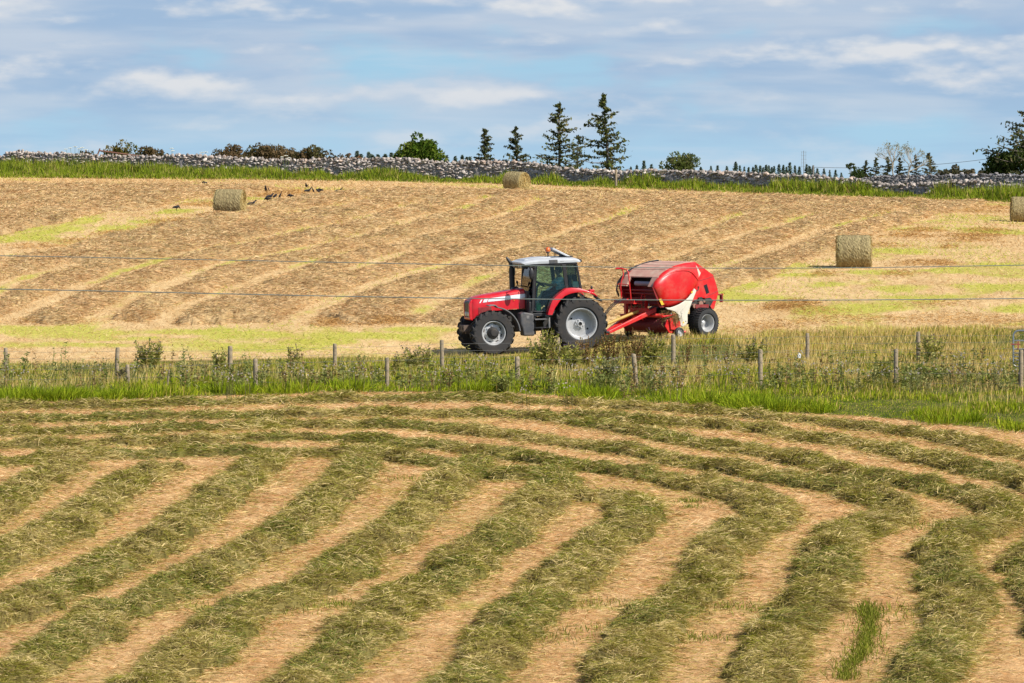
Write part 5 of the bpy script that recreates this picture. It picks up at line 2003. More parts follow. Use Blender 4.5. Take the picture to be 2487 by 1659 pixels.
mb.box((.06, -.025, z3), (.28, .02, .032))
mb.build("latch", RED_OX, t)
DARKP = simple("dark_post", (0.09, 0.065, 0.05), 0.9, bump=.4)
c0 = atdepth(2492, 848, 115.6)
mb = MB()
zb2 = gz(c0.x, 115.6)
mb.tube([(0, 0, -.2), (0, 0, (c0.z - zb2))], [.095, .09], 10)
o = mb.build("gate_post", DARKP, smooth=50)
o.location = (c0.x, 115.6, zb2)
tag(o, "dark brown gate post in front of the steel gate", "post")

# two overhead wires in front of everything
CABLE = simple("cable_green", (0.13, 0.16, 0.14), 0.5, 0.1)
for (lab, pts, r_) in (("upper thin green wire crossing behind the tractor cab's roof line", [(-1600, 604), (0, 621), (600, 633), (1243, 645), (1660, 651), (2000, 651), (2487, 644), (4000, 612)], .0068),
                       ("lower thin green wire crossing in front of the tractor's hood", [(-1600, 672), (0, 702), (300, 708), (600, 715), (1243, 726), (1660, 729), (2000, 729), (2487, 725), (4000, 705)], .0082)):
    Yw = 64.0
    q = np.array(pts, dtype=float)
    xs = np.linspace(-1600, 4000, 60)
    mq = _slopes(q[:, 0], q[:, 1])
    P = []
    for x in xs:
        i = int(np.clip(np.searchsorted(q[:, 0], x) - 1, 0, len(q) - 2))
        h_ = q[i + 1, 0] - q[i, 0]
        s_ = (x - q[i, 0]) / h_
        r__ = (2 * s_ ** 3 - 3 * s_ ** 2 + 1) * q[i, 1] + (s_ ** 3 - 2 * s_ ** 2 + s_) * h_ * mq[i] + (-2 * s_ ** 3 + 3 * s_ ** 2) * q[i + 1, 1] + (s_ ** 3 - s_ ** 2) * h_ * mq[i + 1]
        P.append(tuple(atdepth(x, r__, Yw)))
    mb = MB()
    c0 = Vector(P[30])
    mb.tube([tuple(Vector(p) - c0) for p in P], r_, 6)
    o = mb.build("overhead_wire", CABLE)
    o.location = c0
    lab2 = lab.replace("crossing behind the tractor cab's roof line", "stretched level with the tractor's cab roof").replace("crossing in front of the tractor's hood", "stretched level with the tractor's red bonnet")
    tag(o, lab2, "wire", "long wires across the view")

THG = [(0.27, 0.28, 0.065), (0.37, 0.34, 0.10), (0.18, 0.20, 0.045), (0.44, 0.37, 0.14)]
PURPLE = [(0.22, 0.15, 0.27), (0.30, 0.22, 0.34), (0.16, 0.13, 0.09)]


HEADS = []
for _i in range(3):
    k = 16
    d_ = rng.normal(size=(k, 3))
    d_[:, 2] = np.abs(d_[:, 2])
    d_ /= np.linalg.norm(d_, axis=1)[:, None]
    hm = np_mesh("flower_head", *strands(np.zeros((k, 3)), d_, np.full(k, .026), np.full(k, .018), np.zeros(k), np.array(PURPLE)[rng.choice(3, k)], bend=False))
    hm.materials.append(GRASS_MAT)
    HEADS.append(hm)


def thistle(label, px, toprow, hw, Y, seed, nst, cols=THG, flower=True, dock=False, group="thistle clumps in the verge"):
    rg = np.random.default_rng(seed)
    x0 = (px - CX) / F * Y
    zb = gz(x0, Y)
    Hh = 1.14 * (CAMZ - (toprow - ROW0) * Y / F - zb)
    Rm_ = hw / F * Y
    t = empty("dock_plant" if dock else "thistle", (x0, Y, zb))
    tag(t, label, "dock plant" if dock else "thistle", group)
    S, Lv, Fl = [], [], []
    for i in range(nst):
        a = rg.uniform(0, 6.28)
        rr = math.sqrt(rg.random())
        b = np.array([.35 * Rm_ * rr * math.cos(a), .35 * Rm_ * rr * math.sin(a), -.03])
        hh = Hh * rg.uniform(.62, 1.0) * (1 - .25 * rr)
        e = np.array([Rm_ * rr * math.cos(a) + rg.normal(0, .04), .8 * Rm_ * rr * math.sin(a), hh])
        n_ = 7
        for k in range(n_):
            p0, p1 = b + (e - b) * k / n_, b + (e - b) * (k + 1) / n_
            d_ = p1 - p0
            L = np.linalg.norm(d_)
            S.append((p0, d_ / L, L * 1.3))
        br = 3 if not dock else 0
        tips = [e]
        for k in range(br):
            f = rg.uniform(.55, .9)
            p0 = b + (e - b) * f
            d_ = np.array([rg.normal(0, .4), rg.normal(0, .4), 1.0])
            d_ /= np.linalg.norm(d_)
            L = hh * rg.uniform(.10, .25)
            S.append((p0, d_, L))
            tips.append(p0 + d_ * L)
        nlf = int((30 if not dock else 40) * hh / .9)
        for k in range(nlf):
            f = rg.uniform(.04, .95) if not dock else rg.uniform(.25, 1.0)
            p0 = b + (e - b) * f
            az_ = rg.uniform(0, 6.28)
            el = rg.normal(.45, .35)
            d_ = np.array([math.cos(az_) * math.cos(el), math.sin(az_) * math.cos(el), math.sin(el)])
            if dock:
                Lv.append((p0, d_, rg.uniform(.03, .07), .03, i))
            else:
                Lv.append((p0, d_, rg.uniform(.10, .25) * (1.25 - .8 * f), .036))
        if flower:
            for q in tips:
                if rg.random() < .55:
                    Fl.append(q)

    def mk(lst, wd, cols_):
        P = np.array([l_[0] for l_ in lst])
        D = np.array([l_[1] for l_ in lst])
        L = np.array([l_[2] for l_ in lst])
        n__ = len(lst)
        w = np.full(n__, wd) if np.isscalar(wd) else np.array(wd)
        return strands(P, D, L, w, np.full(n__, .05), np.array(cols_)[rg.choice(len(cols_), n__)] * rg.uniform(.75, 1.25, (n__, 1)))
    link_mesh("stem", np_mesh("stem", *mk(S, .016, cols)), GRASS_MAT, t)
    if dock:
        for i in sorted({l_[4] for l_ in Lv}):
            one = [l_ for l_ in Lv if l_[4] == i]
            link_mesh("seed_head", np_mesh("seed_head", *mk(one, [l_[3] for l_ in one], cols)), GRASS_MAT, t)
    else:
        link_mesh("foliage", np_mesh("foliage", *mk(Lv, [l_[3] for l_ in Lv], cols)), GRASS_MAT, t)
    if flower:
        for q in Fl:
            f_ = link_mesh("flower", HEADS[int(rg.integers(3))], None, t)
            f_.location = tuple(q)
    return t


thistle("big bushy thistle beside the second farther post from the left", 360, 821, 40, 119.2, 301, 30)
thistle("lower thistle just left of the third farther post from the left", 532, 848, 24, 118.0, 302, 14)
thistle("left spindly thistle standing apart in the tan grass", 703, 838, 8, 118.6, 303, 4)
thistle("right spindly thistle, the taller of two standing close together", 725, 829, 10, 118.6, 304, 6)
thistle("thistle in the grass left of the tractor's front wheel", 1015, 826, 42, 119.0, 305, 22)
thistle("small thistle between a nearer post and the thistle by the front wheel", 966, 852, 16, 117.0, 306, 9)
thistle("densest thistle in front of the tractor's rear wheel", 1326, 799, 50, 119.0, 307, 44)
thistle("thistle in front of the lower right part of the rear tyre", 1390, 820, 34, 118.6, 308, 18)
thistle("bushy thistle in front of the baler's pickup", 1582, 806, 34, 120.0, 309, 30)
thistle("thistle right of the farther post below the baler wheel", 1830, 822, 38, 121.0, 310, 26)
thistle("airy thistle in the tan grass left of the gate", 2264, 803, 42, 121.5, 311, 20)
thistle("dark leafy thistle at the foot of the last nearer post", 2140, 868, 30, 114.5, 312, 20, flower=False)
thistle("wide dark thistle right of the last nearer post", 2235, 882, 60, 113.6, 313, 34, cols=[(0.16, 0.20, 0.05), (0.22, 0.25, 0.07), (0.11, 0.14, 0.035)], flower=False)
thistle("grey green thistle under the nearer leaning post", 1480, 862, 40, 114.0, 314, 24, cols=[(0.24, 0.25, 0.11), (0.30, 0.28, 0.13), (0.17, 0.18, 0.07)], flower=False)
thistle("dark thistle in front of the nearer fence at the picture's middle", 1225, 905, 32, 110.8, 315, 22, cols=[(0.17, 0.20, 0.055), (0.25, 0.26, 0.085)], flower=False)
thistle("dark thistle patch below the leaning post", 1470, 905, 44, 110.6, 316, 30, cols=[(0.16, 0.19, 0.05), (0.23, 0.25, 0.08)], flower=False)
thistle("withered grey thistle at the foot of the second farther post", 295, 893, 16, 115.0, 317, 12, cols=[(0.16, 0.14, 0.085), (0.11, 0.10, 0.06)], flower=False)
DOCK = [(0.24, 0.135, 0.06), (0.17, 0.095, 0.045), (0.30, 0.18, 0.08), (0.21, 0.19, 0.06)]
for i, (lab, a, b, w_, n_) in enumerate((
        ("brown dock seed spikes in front of the rear tyre's right side", 1425, 808, 34, 24), ("tall brown dock seed spikes under the drawbar", 1485, 800, 36, 30), ("dense brown dock spikes left of the bushy thistle", 1535, 800, 34, 30),
        ("four dark dock spikes right of the farther post by the small wheel", 1718, 826, 22, 6), ("few dock spikes left of the thistle below the baler wheel", 1770, 832, 16, 5), ("dock spikes at the foot of the farther post by the small wheel", 1665, 826, 18, 8))):
    thistle(lab, a, b, w_, 119.6, 330 + i, n_, cols=DOCK, flower=False, dock=True, group="dock plants in the verge")

# ================================================================== the tractor
RED = simple("red_paint", (0.56, 0.005, 0.015), 0.36, dirt=(0.34, 0.20, 0.13), dirt_amt=0.16, dirt_scale=2.2, var=0.05, coat=0.15)
REDB = simple("red_paint_baler", (0.55, 0.007, 0.009), 0.36, dirt=(0.42, 0.24, 0.15), dirt_amt=0.22, dirt_scale=1.6, var=0.05, coat=0.1)
DUSTY = simple("dusty_red_roof", (0.50, 0.27, 0.20), 0.6, dirt=(0.54, 0.42, 0.31), dirt_amt=0.75, dirt_scale=2.0)
DARKRED = simple("dark_red", (0.22, 0.012, 0.016), 0.5, dirt=(0.2, 0.13, 0.09), dirt_amt=0.35)
BLACK = simple("black_plastic", (0.013, 0.013, 0.015), 0.45, dirt=(0.11, 0.09, 0.07), dirt_amt=0.25)
BLACKG = simple("black_gloss", (0.008, 0.008, 0.010), 0.25, coat=0.3)
UNDER = simple("engine_black", (0.018, 0.018, 0.018), 0.7, dirt=(0.12, 0.09, 0.06), dirt_amt=0.4)
GREYP = simple("grey_plastic", (0.060, 0.062, 0.068), 0.45, dirt=(0.22, 0.18, 0.14), dirt_amt=0.35)
FENDG = simple("grey_fender", (0.13, 0.13, 0.135), 0.5, dirt=(0.30, 0.26, 0.22), dirt_amt=0.5)
ROOFW = simple("roof_white", (0.45, 0.465, 0.48), 0.4, dirt=(0.42, 0.39, 0.35), dirt_amt=0.3)
STRIPE = simple("stripe_white", (0.74, 0.74, 0.77), 0.35)
RIMS = simple("rim_silver", (0.47, 0.475, 0.48), 0.38, 0.25, dirt=(0.38, 0.33, 0.27), dirt_amt=0.35, dirt_scale=3)
RUBBER = simple("tyre_rubber", (0.022, 0.021, 0.021), 0.8, dirt=(0.09, 0.07, 0.055), dirt_amt=0.45, dirt_scale=2.2)
RUBBERB = simple("tyre_rubber_clean", (0.020, 0.020, 0.021), 0.62, dirt=(0.08, 0.07, 0.06), dirt_amt=0.35, dirt_scale=3)
CREAM = simple("cream_panel", (0.56, 0.52, 0.43), 0.5, dirt=(0.45, 0.38, 0.27), dirt_amt=0.4, dirt_scale=2.5)
YELLOW = simple("yellow_shaft", (0.46, 0.28, 0.06), 0.5, dirt=(0.3, 0.2, 0.1), dirt_amt=0.4)
YLAB = simple("yellow_label", (0.72, 0.42, 0.03), 0.5)
ORANGE = simple("amber_lens", (0.62, 0.12, 0.012), 0.2, coat=0.8)
LENS = simple("lamp_lens", (0.62, 0.60, 0.55), 0.15, coat=0.6)
PAPER = simple("notice_paper", (0.62, 0.74, 0.70), 0.7)
GREENP = simple("green_can", (0.01, 0.42, 0.16), 0.4, var=0.06)
SKIN = simple("skin", (0.42, 0.235, 0.165), 0.55)
HAIRM = simple("dark_hair", (0.022, 0.018, 0.015), 0.7)
SEATM = simple("seat_cloth", (0.03, 0.032, 0.035), 0.85)
JEANS = simple("jeans", (0.03, 0.05, 0.11), 0.85)


def glass_mat():
    m, h = newmat("cab_glass")
    tr = h.n('ShaderNodeBsdfTransparent')
    tr.inputs[0].default_value = (0.70, 0.84, 0.79, 1)
    gl = h.n('ShaderNodeBsdfGlossy')
    gl.inputs['Roughness'].default_value = 0.03
    lw = h.n('ShaderNodeFresnel')
    lw.inputs[0].default_value = 1.45
    ms = h.n('ShaderNodeMixShader')
    h.l(lw.outputs[0], ms.inputs[0])
    h.l(tr.outputs[0], ms.inputs[1])
    h.l(gl.outputs[0], ms.inputs[2])
    o = h.n('ShaderNodeOutputMaterial')
    h.l(ms.outputs[0], o.inputs[0])
    return m


GLASS = glass_mat()


def shirt_mat():
    m, h = newmat("checked_shirt")
    tcn = h.n('ShaderNodeTexCoord')
    sp = h.n('ShaderNodeSeparateXYZ')
    h.l(tcn.outputs['Object'], sp.inputs[0])
    s1 = h.ss(h.math('SINE', h.math('MULTIPLY', h.math('ADD', sp.outputs[0], sp.outputs[1]), 75.0)), -.2, .5)
    s2 = h.ss(h.math('SINE', h.math('MULTIPLY', sp.outputs[2], 70.0)), -.1, .6)
    c = h.mix(s2, (0.62, 0.78, 0.88), (0.22, 0.50, 0.74))
    c = h.mix(h.math('MULTIPLY', s1, .55), c, (0.72, 0.80, 0.84))
    p = h.n('ShaderNodeBsdfDiffuse')
    h.l(c, p.inputs[0])
    o = h.n('ShaderNodeOutputMaterial')
    h.l(p.outputs[0], o.inputs[0])
    return m


SHIRT = shirt_mat()

TR = empty("tractor", (TRX, TRY, TRZ), (0, TPITCH, R(180) + TA))
tag(TR, "red farm tractor with white cab roof and white bonnet stripe, towing the baler", "tractor")


def tl(zx, zy, y):
    """side-view measurement -> (x, z) in the tractor's own frame, at side offset y"""
    x = (1705 - zx - 97 * (1.1 - y)) / 419
    z = (1480 + 20.6 * x - 18 * (1.1 - y) - zy) / 430
    return x, z


def poly(pts, y):
    return [tl(a, b, y) for a, b in pts]


def wheel(parent, name, c, Rt, wt, Rr, side, style, lugs, rub, mats):
    """side = +1: outer face towards +y. wheel mesh = rim; tyre and hub are its sub-parts"""
    mb = MB()
    w2 = wt * 0.40
    s = side
    rw = Rr
    dish = {'rear': -0.10, 'front': 0.02, 'baler': -0.11}[style]
    # outer lip, barrel, inner disc
    prof = [(rw * 1.045, s * w2 * 0.92), (rw * 1.03, s * w2 * 1.0), (rw * 0.97, s * w2 * 1.0), (rw * 0.93, s * w2 * 0.90), (rw * 0.90, s * w2 * 0.62), (rw * 0.86, s * (dish + .03)),
            (rw * 0.80, s * dish), (rw * 0.42, s * (dish + .02)), (rw * 0.36, s * (dish + .035)), (0.001, s * (dish + .035))]
    mb.lathe_y(prof, 48)
    prof2 = [(rw * 1.045, -s * w2 * 0.92), (rw * 0.95, -s * w2), (rw * 0.90, -s * w2 * .6), (rw * .86, -s * .05), (rw * .86, s * dish * .5)]
    mb.lathe_y(prof2, 48)
    wheel_o = mb.build(name, mats['rim'], parent, smooth=35)
    wheel_o.location = c
    # hand holes on the disc
    hb = MB()
    if style == 'front':
        for k in range(8):
            a = 2 * math.pi * (k + .5) / 8
            rr = rw * 0.77
            d1 = .36
            pts = []
            for t in np.linspace(-d1 * .5, d1 * .5, 6):
                pts.append((rr * 1.07, a + t))
            for t in np.linspace(d1 * .5, -d1 * .5, 6):
                pts.append((rr * 0.96, a + t * .8))
            y = s * (dish + .012)
            n = len(pts)
            vs = [(r_ * math.cos(t), y, r_ * math.sin(t)) for r_, t in pts] + [(r_ * math.cos(t), y - s * .03, r_ * math.sin(t)) for r_, t in pts]
            hb.add(vs, [list(range(n)), list(range(2 * n - 1, n - 1, -1))] + [(i, (i + 1) % n, n + (i + 1) % n, n + i) for i in range(n)])
        hb.build("hand_holes", mats['dark'], wheel_o)
    elif style == 'rear':
        for k in range(2):
            a = math.pi * (k + 1.28)
            hb.lathe_y([(.001, s * (dish + .012)), (.035, s * (dish + .012)), (.035, s * (dish - .01))], 12, (rw * .62 * math.cos(a), 0, rw * .62 * math.sin(a)))
        hb.build("hand_holes", mats['dark'], wheel_o)
    # hub and nuts
    hb = MB()
    if style == 'rear':
        hb.lathe_y([(rw * .34, s * (dish + .03)), (rw * .33, s * (dish + .06)), (rw * .20, s * (dish + .065)), (rw * .19, s * (dish + .12)), (rw * .12, s * (dish + .125))], 28)
        hb.m = 1
        hb.lathe_y([(rw * .125, s * (dish + .126)), (rw * .11, s * (dish + .09)), (.001, s * (dish + .09))], 20)
        hb.m = 0
        nb_, rb = 8, rw * .265
        yb = dish + .065
    elif style == 'front':
        hb.m = 1
        hb.lathe_y([(rw * .52, s * (dish + .03)), (rw * .50, s * (dish + .07)), (rw * .38, s * (dish + .10)), (rw * .34, s * (dish + .19)), (rw * .26, s * (dish + .215)), (.001, s * (dish + .22))], 28)
        hb.m = 0
        nb_, rb = 8, rw * .60
        yb = dish + .02
    else:
        hb.lathe_y([(rw * .30, s * (dish + .03)), (rw * .26, s * (dish + .12)), (rw * .14, s * (dish + .14)), (.001, s * (dish + .145))], 20)
        nb_, rb = 6, rw * .42
        yb = dish + .02
    for k in range(nb_):
        a = 2 * math.pi * k / nb_
        hb.lathe_y([(.022, s * yb), (.020, s * (yb + .028)), (.001, s * (yb + .03))], 6, (rb * math.cos(a), 0, rb * math.sin(a)))
    hb.build("hub", [mats['rim'], mats['hub']], wheel_o, smooth=35)
    # tyre carcass + lugs
    tb = MB()
    h2 = wt / 2
    sh = Rt - (0.05 if style != 'baler' else 0.022)
    carc = [(rw * 1.04, -w2 * .95), (rw * 1.12, -h2 * .97), (rw + (Rt - rw) * .5, -h2 * 1.0), (rw + (Rt - rw) * .78, -h2 * .97), (sh - .02, -h2 * .84), (sh, -h2 * .5), (sh + .004, 0)]
    full = carc + [(r_, -y) for r_, y in carc[-2::-1]]
    tb.lathe_y(full, 64)
    if style in ('rear', 'front'):
        lw = 0.055 * (Rt / .83)
        for k in range(lugs):
            for sd in (-1, 1):
                a0 = 2 * math.pi * (k + (0.5 if sd > 0 else 0)) / lugs
                # from the middle line outwards to the shoulder and down the sidewall, swept back
                st = [(-.05, 0.0, Rt - .004, lw), (.22, .02, Rt, lw * 1.05), (.62, .075, Rt - .004, lw * 1.15), (.93, .13, Rt - .028, lw * 1.3), (1.02, .15, Rt - .075, lw * 1.35), (1.03, .155, rw + (Rt - rw) * .62, lw * 1.1)]
                rings = []
                for (f, da, rt, w) in st:
                    a = a0 - da * 1.35
                    y = sd * h2 * f
                    rin = max(rt - .075, rw + (Rt - rw) * .5) if f > 1 else sh - .03
                    hw_ = w / 2 / Rt
                    if f > 1:
                        yin = sd * h2 * .93
                    else:
                        yin = y
                    rings.append([(rin * math.cos(a - hw_ * 1.3), yin, rin * math.sin(a - hw_ * 1.3)), (rt * math.cos(a - hw_), y, rt * math.sin(a - hw_)), (rt * math.cos(a + hw_), y, rt * math.sin(a + hw_)), (rin * math.cos(a + hw_ * 1.3), yin, rin * math.sin(a + hw_ * 1.3))])
                vs = [p for r_ in rings for p in r_]
                fs = [(0, 1, 2, 3), (len(vs) - 1, len(vs) - 2, len(vs) - 3, len(vs) - 4)]
                for i in range(len(rings) - 1):
                    for q in range(4):
                        q2 = (q + 1) % 4
                        fs.append((i * 4 + q, (i + 1) * 4 + q, (i + 1) * 4 + q2, i * 4 + q2))
                tb.add(vs, fs)
    else:
        # flotation tread: many close curved ribs
        for k in range(lugs):
            for sd in (-1, 1):
                a0 = 2 * math.pi * (k + (0.5 if sd > 0 else 0)) / lugs
                st = [(.03, 0.0), (.3, .045), (.6, .06), (.85, .05), (1.0, .03)]
                rings = []
                for (f, da) in st:
                    a = a0 - da
                    rt = Rt - (.03 if f > .95 else .008 if f > .8 else 0)
                    hw_ = (.36 * 2 * math.pi / lugs) / 2 * 1.15
                    y = sd * h2 * f
                    rin = sh - .03
                    rings.append([(rin * math.cos(a - hw_), y, rin * math.sin(a - hw_)), (rt * math.cos(a - hw_), y, rt * math.sin(a - hw_)), (rt * math.cos(a + hw_), y, rt * math.sin(a + hw_)), (rin * math.cos(a + hw_), y, rin * math.sin(a + hw_))])
                vs = [p for r_ in rings for p in r_]
                fs = [(0, 1, 2, 3), (len(vs) - 1, len(vs) - 2, len(vs) - 3, len(vs) - 4)]
                for i in range(len(rings) - 1):
                    for q in range(4):
                        q2 = (q + 1) % 4
                        fs.append((i * 4 + q, (i + 1) * 4 + q, (i + 1) * 4 + q2, i * 4 + q2))
                tb.add(vs, fs)
    tb.build("tyre", rub, wheel_o, smooth=30)
    return wheel_o


WM_ = {'rim': RIMS, 'dark': UNDER, 'hub': UNDER}
RRW = 0.84
for s in (1, -1):
    w = wheel(TR, "wheel", (0, s * 0.90, RRW), RRW, 0.50, 0.475, s, 'rear', 20, RUBBER, WM_)
    w.rotation_euler = (0, 0.3 * s, 0)
FR = 0.69
for s in (1, -1):
    w = wheel(TR, "wheel", (2.76, s * 0.92, FR), FR, 0.42, 0.36, s, 'front', 19, RUBBER, WM_)
    w.rotation_euler = (0, 0.1 * s, R(2))

# chassis, axles, engine block
mb = MB()
mb.box((1.25, 0, .86), (2.7, .46, .42))
mb.box((2.75, 0, .80), (.55, .36, .34))
mb.tube([(0, -.85, RRW), (0, .85, RRW)], .14, 12)
mb.tube([(2.76, -.85, FR), (2.76, .85, FR)], .095, 10)
mb.box((2.1, 0, 1.15), (1.6, .5, .35))
mb.box((-.35, 0, .85), (.55, .6, .6))
mb.box((0.35, 0, 1.12), (1.1, .95, .30))
mb.box((1.45, .35, 1.10), (.35, .45, .30))
for y in (-.38, .38):
    mb.tube([(-.3, y, .62), (-1.05, y * 1.05, .50)], .045, 8)
mb.box((-.75, 0, .50), (.6, .22, .10))
mb.build("chassis", UNDER, TR, bevel=.02)
# front linkage block
mb = MB()
mb.box((3.42, 0, .83), (.20, .62, .20))
mb.box((3.30, .22, .80), (.30, .10, .26))
mb.box((3.30, -.22, .80), (.30, .10, .26))
for y in (-.2, .2):
    mb.box((3.535, y, .83), (.02, .09, .10))
mb.build("front_bracket", simple("bracket_brown", (0.10, 0.065, 0.05), .7, dirt=(.2, .15, .11), dirt_amt=.5), TR, bevel=.012)

# bonnet: rounded cross-sections along x
HW = 0.44
secs = [  # x, half width, z bottom, z shoulder, z top
    (3.30, .36, 1.14, 1.52, 1.64), (3.26, .40, 1.12, 1.62, 1.72), (3.16, .43, 1.12, 1.69, 1.775), (2.95, .44, 1.16, 1.735, 1.82), (2.55, .44, 1.34, 1.79, 1.875), (2.1, .44, 1.36, 1.85, 1.93), (1.60, .44, 1.37, 1.905, 1.985)]
mb = MB()
rings = []
for (x, hw, zb, zs, zt) in secs:
    half = [(hw, zb), (hw + .005, zb + (zs - zb) * .5), (hw, zs - .02), (hw - .035, zs + (zt - zs) * .45), (hw - .12, zt - .015), (hw * .4, zt), (0, zt + .004)]
    ring = [(x, y, z) for y, z in half] + [(x, -y, z) for y, z in half[-2::-1]]
    rings.append(ring)
n = len(rings[0])
vs = [p for r_ in rings for p in r_]
fs = [list(range(n)), [(len(rings) - 1) * n + k for k in range(n)][::-1]]
for i in range(len(rings) - 1):
    for k in range(n):
        k2 = (k + 1) % n
        fs.append((i * n + k, (i + 1) * n + k, (i + 1) * n + k2, i * n + k2))
mb.add(vs, fs)
hood = mb.build("bonnet", RED, TR, smooth=40)
# white stripe and the two slashes, both sides, standing 4 mm proud
for (nm, pg) in (("stripe", [(500, 782), (895, 728), (988, 718), (988, 768), (895, 784), (482, 828)]), ("stripe", [(436, 796), (492, 788), (470, 831), (420, 838)]), ("stripe", [(396, 800), (416, 797), (388, 842), (370, 846)])):
    for s in (1, -1):
        mb = MB()
        q = poly(pg, .44)
        y0 = s * .4445
        mb.prism_y(q, min(y0, y0 + s * .006), max(y0, y0 + s * .006))
        mb.build(nm, STRIPE, hood)
# side grille panel
for s in (1, -1):
    mb = MB()
    q = poly([(360, 905), (525, 890), (532, 940), (358, 992)], .44)
    mb.prism_y(q, s * .445 - .004, s * .445 + .004)
    mb.build("side_grille", DARKRED, hood)
# the rear strip of the bonnet, a separate panel with its seam
mb = MB()
for s in (1, -1):
    a, b = tl(893, 690, .44), tl(893, 930, .44)
    mb.box((a[0], s * .446, (a[1] + b[1]) / 2), (.008, .008, a[1] - b[1] - .02))
mb.build("seam", BLACK, hood)
# grille and lamps on the nose
mb = MB()
mb.prism_y([(3.305, 1.17), (3.325, 1.20), (3.325, 1.60), (3.295, 1.66), (3.25, 1.66), (3.25, 1.17)], -.30, .30)
for k in range(9):
    mb.box((3.328, 0, 1.36 + k * .032), (.012, .56, .010))
gr = mb.build("grille", BLACK, TR)
for y in (.12, .27, -.12, -.27):
    mb = MB()
    mb.ball((3.322, y * .95, 1.26), (.022, .052, .075), 12, 8)
    mb.build("headlight", LENS, gr, smooth=60)
mb = MB()
for s in (1, -1):
    mb.prism_y([(3.33, 1.14), (3.345, 1.2), (3.34, 1.58), (3.28, 1.70), (3.24, 1.70), (3.24, 1.14)], s * .30 if s > 0 else -.405, .405 if s > 0 else -.30)
mb.prism_y([(3.335, 1.10), (3.34, 1.17), (3.24, 1.17), (3.24, 1.06)], -.405, .405)
mb.build("nose_surround", RED, TR, bevel=.02)
# small orange indicator on the bonnet side
mb = MB()
p = tl(828, 808, .44)
mb.ball((p[0], .452, p[1]), (.03, .012, .018), 8, 6)
mb.build("indicator", ORANGE, TR)

# front mudguards: thin arcs over the front wheels
for s in (1, -1):
    mb = MB()
    cx_, cz_ = 2.76, FR
    th = [R(a) for a in np.linspace(-178, -82, 15)]      # from behind (cab side) over the top
    outer, inner = [], []
    for t in th:
        r_ = .845 - .05 * abs((t + math.pi) / 1.7) + (.06 if t > R(-100) else 0)
        x = cx_ + r_ * math.cos(t)
        z = cz_ - r_ * math.sin(t)
        outer.append((x, z))
        inner.append((cx_ + (r_ - .03) * math.cos(t), cz_ - (r_ - .03) * math.sin(t)))
    q = outer + inner[::-1]
    mb2 = []
    y0, y1 = s * .70, s * 1.12
    vs, fs = [], []
    m_ = len(outer)
    for (o_, i_) in zip(outer, inner):
        vs += [(o_[0], y0, o_[1]), (o_[0], y1, o_[1]), (i_[0], y1, i_[1]), (i_[0], y0, i_[1])]
    for k in range(m_ - 1):
        for e in range(4):
            e2 = (e + 1) % 4
            fs.append((k * 4 + e, k * 4 + e2, (k + 1) * 4 + e2, (k + 1) * 4 + e))
    fs += [(0, 3, 2, 1), (4 * m_ - 4, 4 * m_ - 3, 4 * m_ - 2, 4 * m_ - 1)]
    mb.add(vs, fs)
    mb.tube([(2.76 - .45, s * .35, .95), (2.76 - .55, s * .75, 1.22)], .025, 6)
    mb.build("front_mudguard", FENDG, TR, smooth=50)

# cab: pillars
CW = .80
cab = MB()


def pillar(zx0, zy0, zx1, zy1, w0, w1, depth=.07, y=CW):
    for s in (1, -1):
        a, b = tl(zx0, zy0, y), tl(zx1, zy1, y)
        cab.hexa([(a[0] - w0 / 2, s * y - depth / 2, a[1]), (a[0] + w0 / 2, s * y - depth / 2, a[1]), (a[0] + w0 / 2, s * y + depth / 2, a[1]), (a[0] - w0 / 2, s * y + depth / 2, a[1]),
                  (b[0] - w1 / 2, s * y - depth / 2, b[1]), (b[0] + w1 / 2, s * y - depth / 2, b[1]), (b[0] + w1 / 2, s * y + depth / 2, b[1]), (b[0] - w1 / 2, s * y + depth / 2, b[1])])


pillar(1065, 965, 1125, 335, .085, .065)
pillar(1530, 680, 1500, 335, .10, .13)
pillar(1715, 665, 1668, 330, .07, .06)
# front windscreen posts (far forward) and lower front wall
for s in (1, -1):
    cab.hexa([(1.47, s * .60, 1.25), (1.58, s * .60, 1.25), (1.58, s * .78, 1.25), (1.47, s * .78, 1.25), (1.47, s * .60, 1.75), (1.53, s * .60, 1.80), (1.53, s * .72, 1.80), (1.47, s * .74, 1.75)])
zt = tl(1300, 335, CW)[1]
cab.box((.82, CW, zt - .005), (1.60, .07, .06))
cab.box((.82, -CW, zt - .005), (1.60, .07, .06))
cab.box((1.33, 0, zt - .02), (.08, 1.55, .10))
cab.box((1.535, 0, 1.50), (.10, 1.30, .80))
cab.box((1.50, .0, 1.40), (.10, 1.60, .34))
cab.box((.02, 0, zt - .02), (.08, 1.55, .08))
# sills and cab floor
fl = tl(1180, 975, CW)[1]
cab.box((1.02, 0, fl - .05), (1.0, 1.62, .10))
cab.box((1.50, 0, fl + .25), (.06, 1.30, .5))
cab.box((.02, 0, 1.75), (.06, 1.45, .50))
cabo = cab.build("cab_frame", BLACK, TR, bevel=.012)
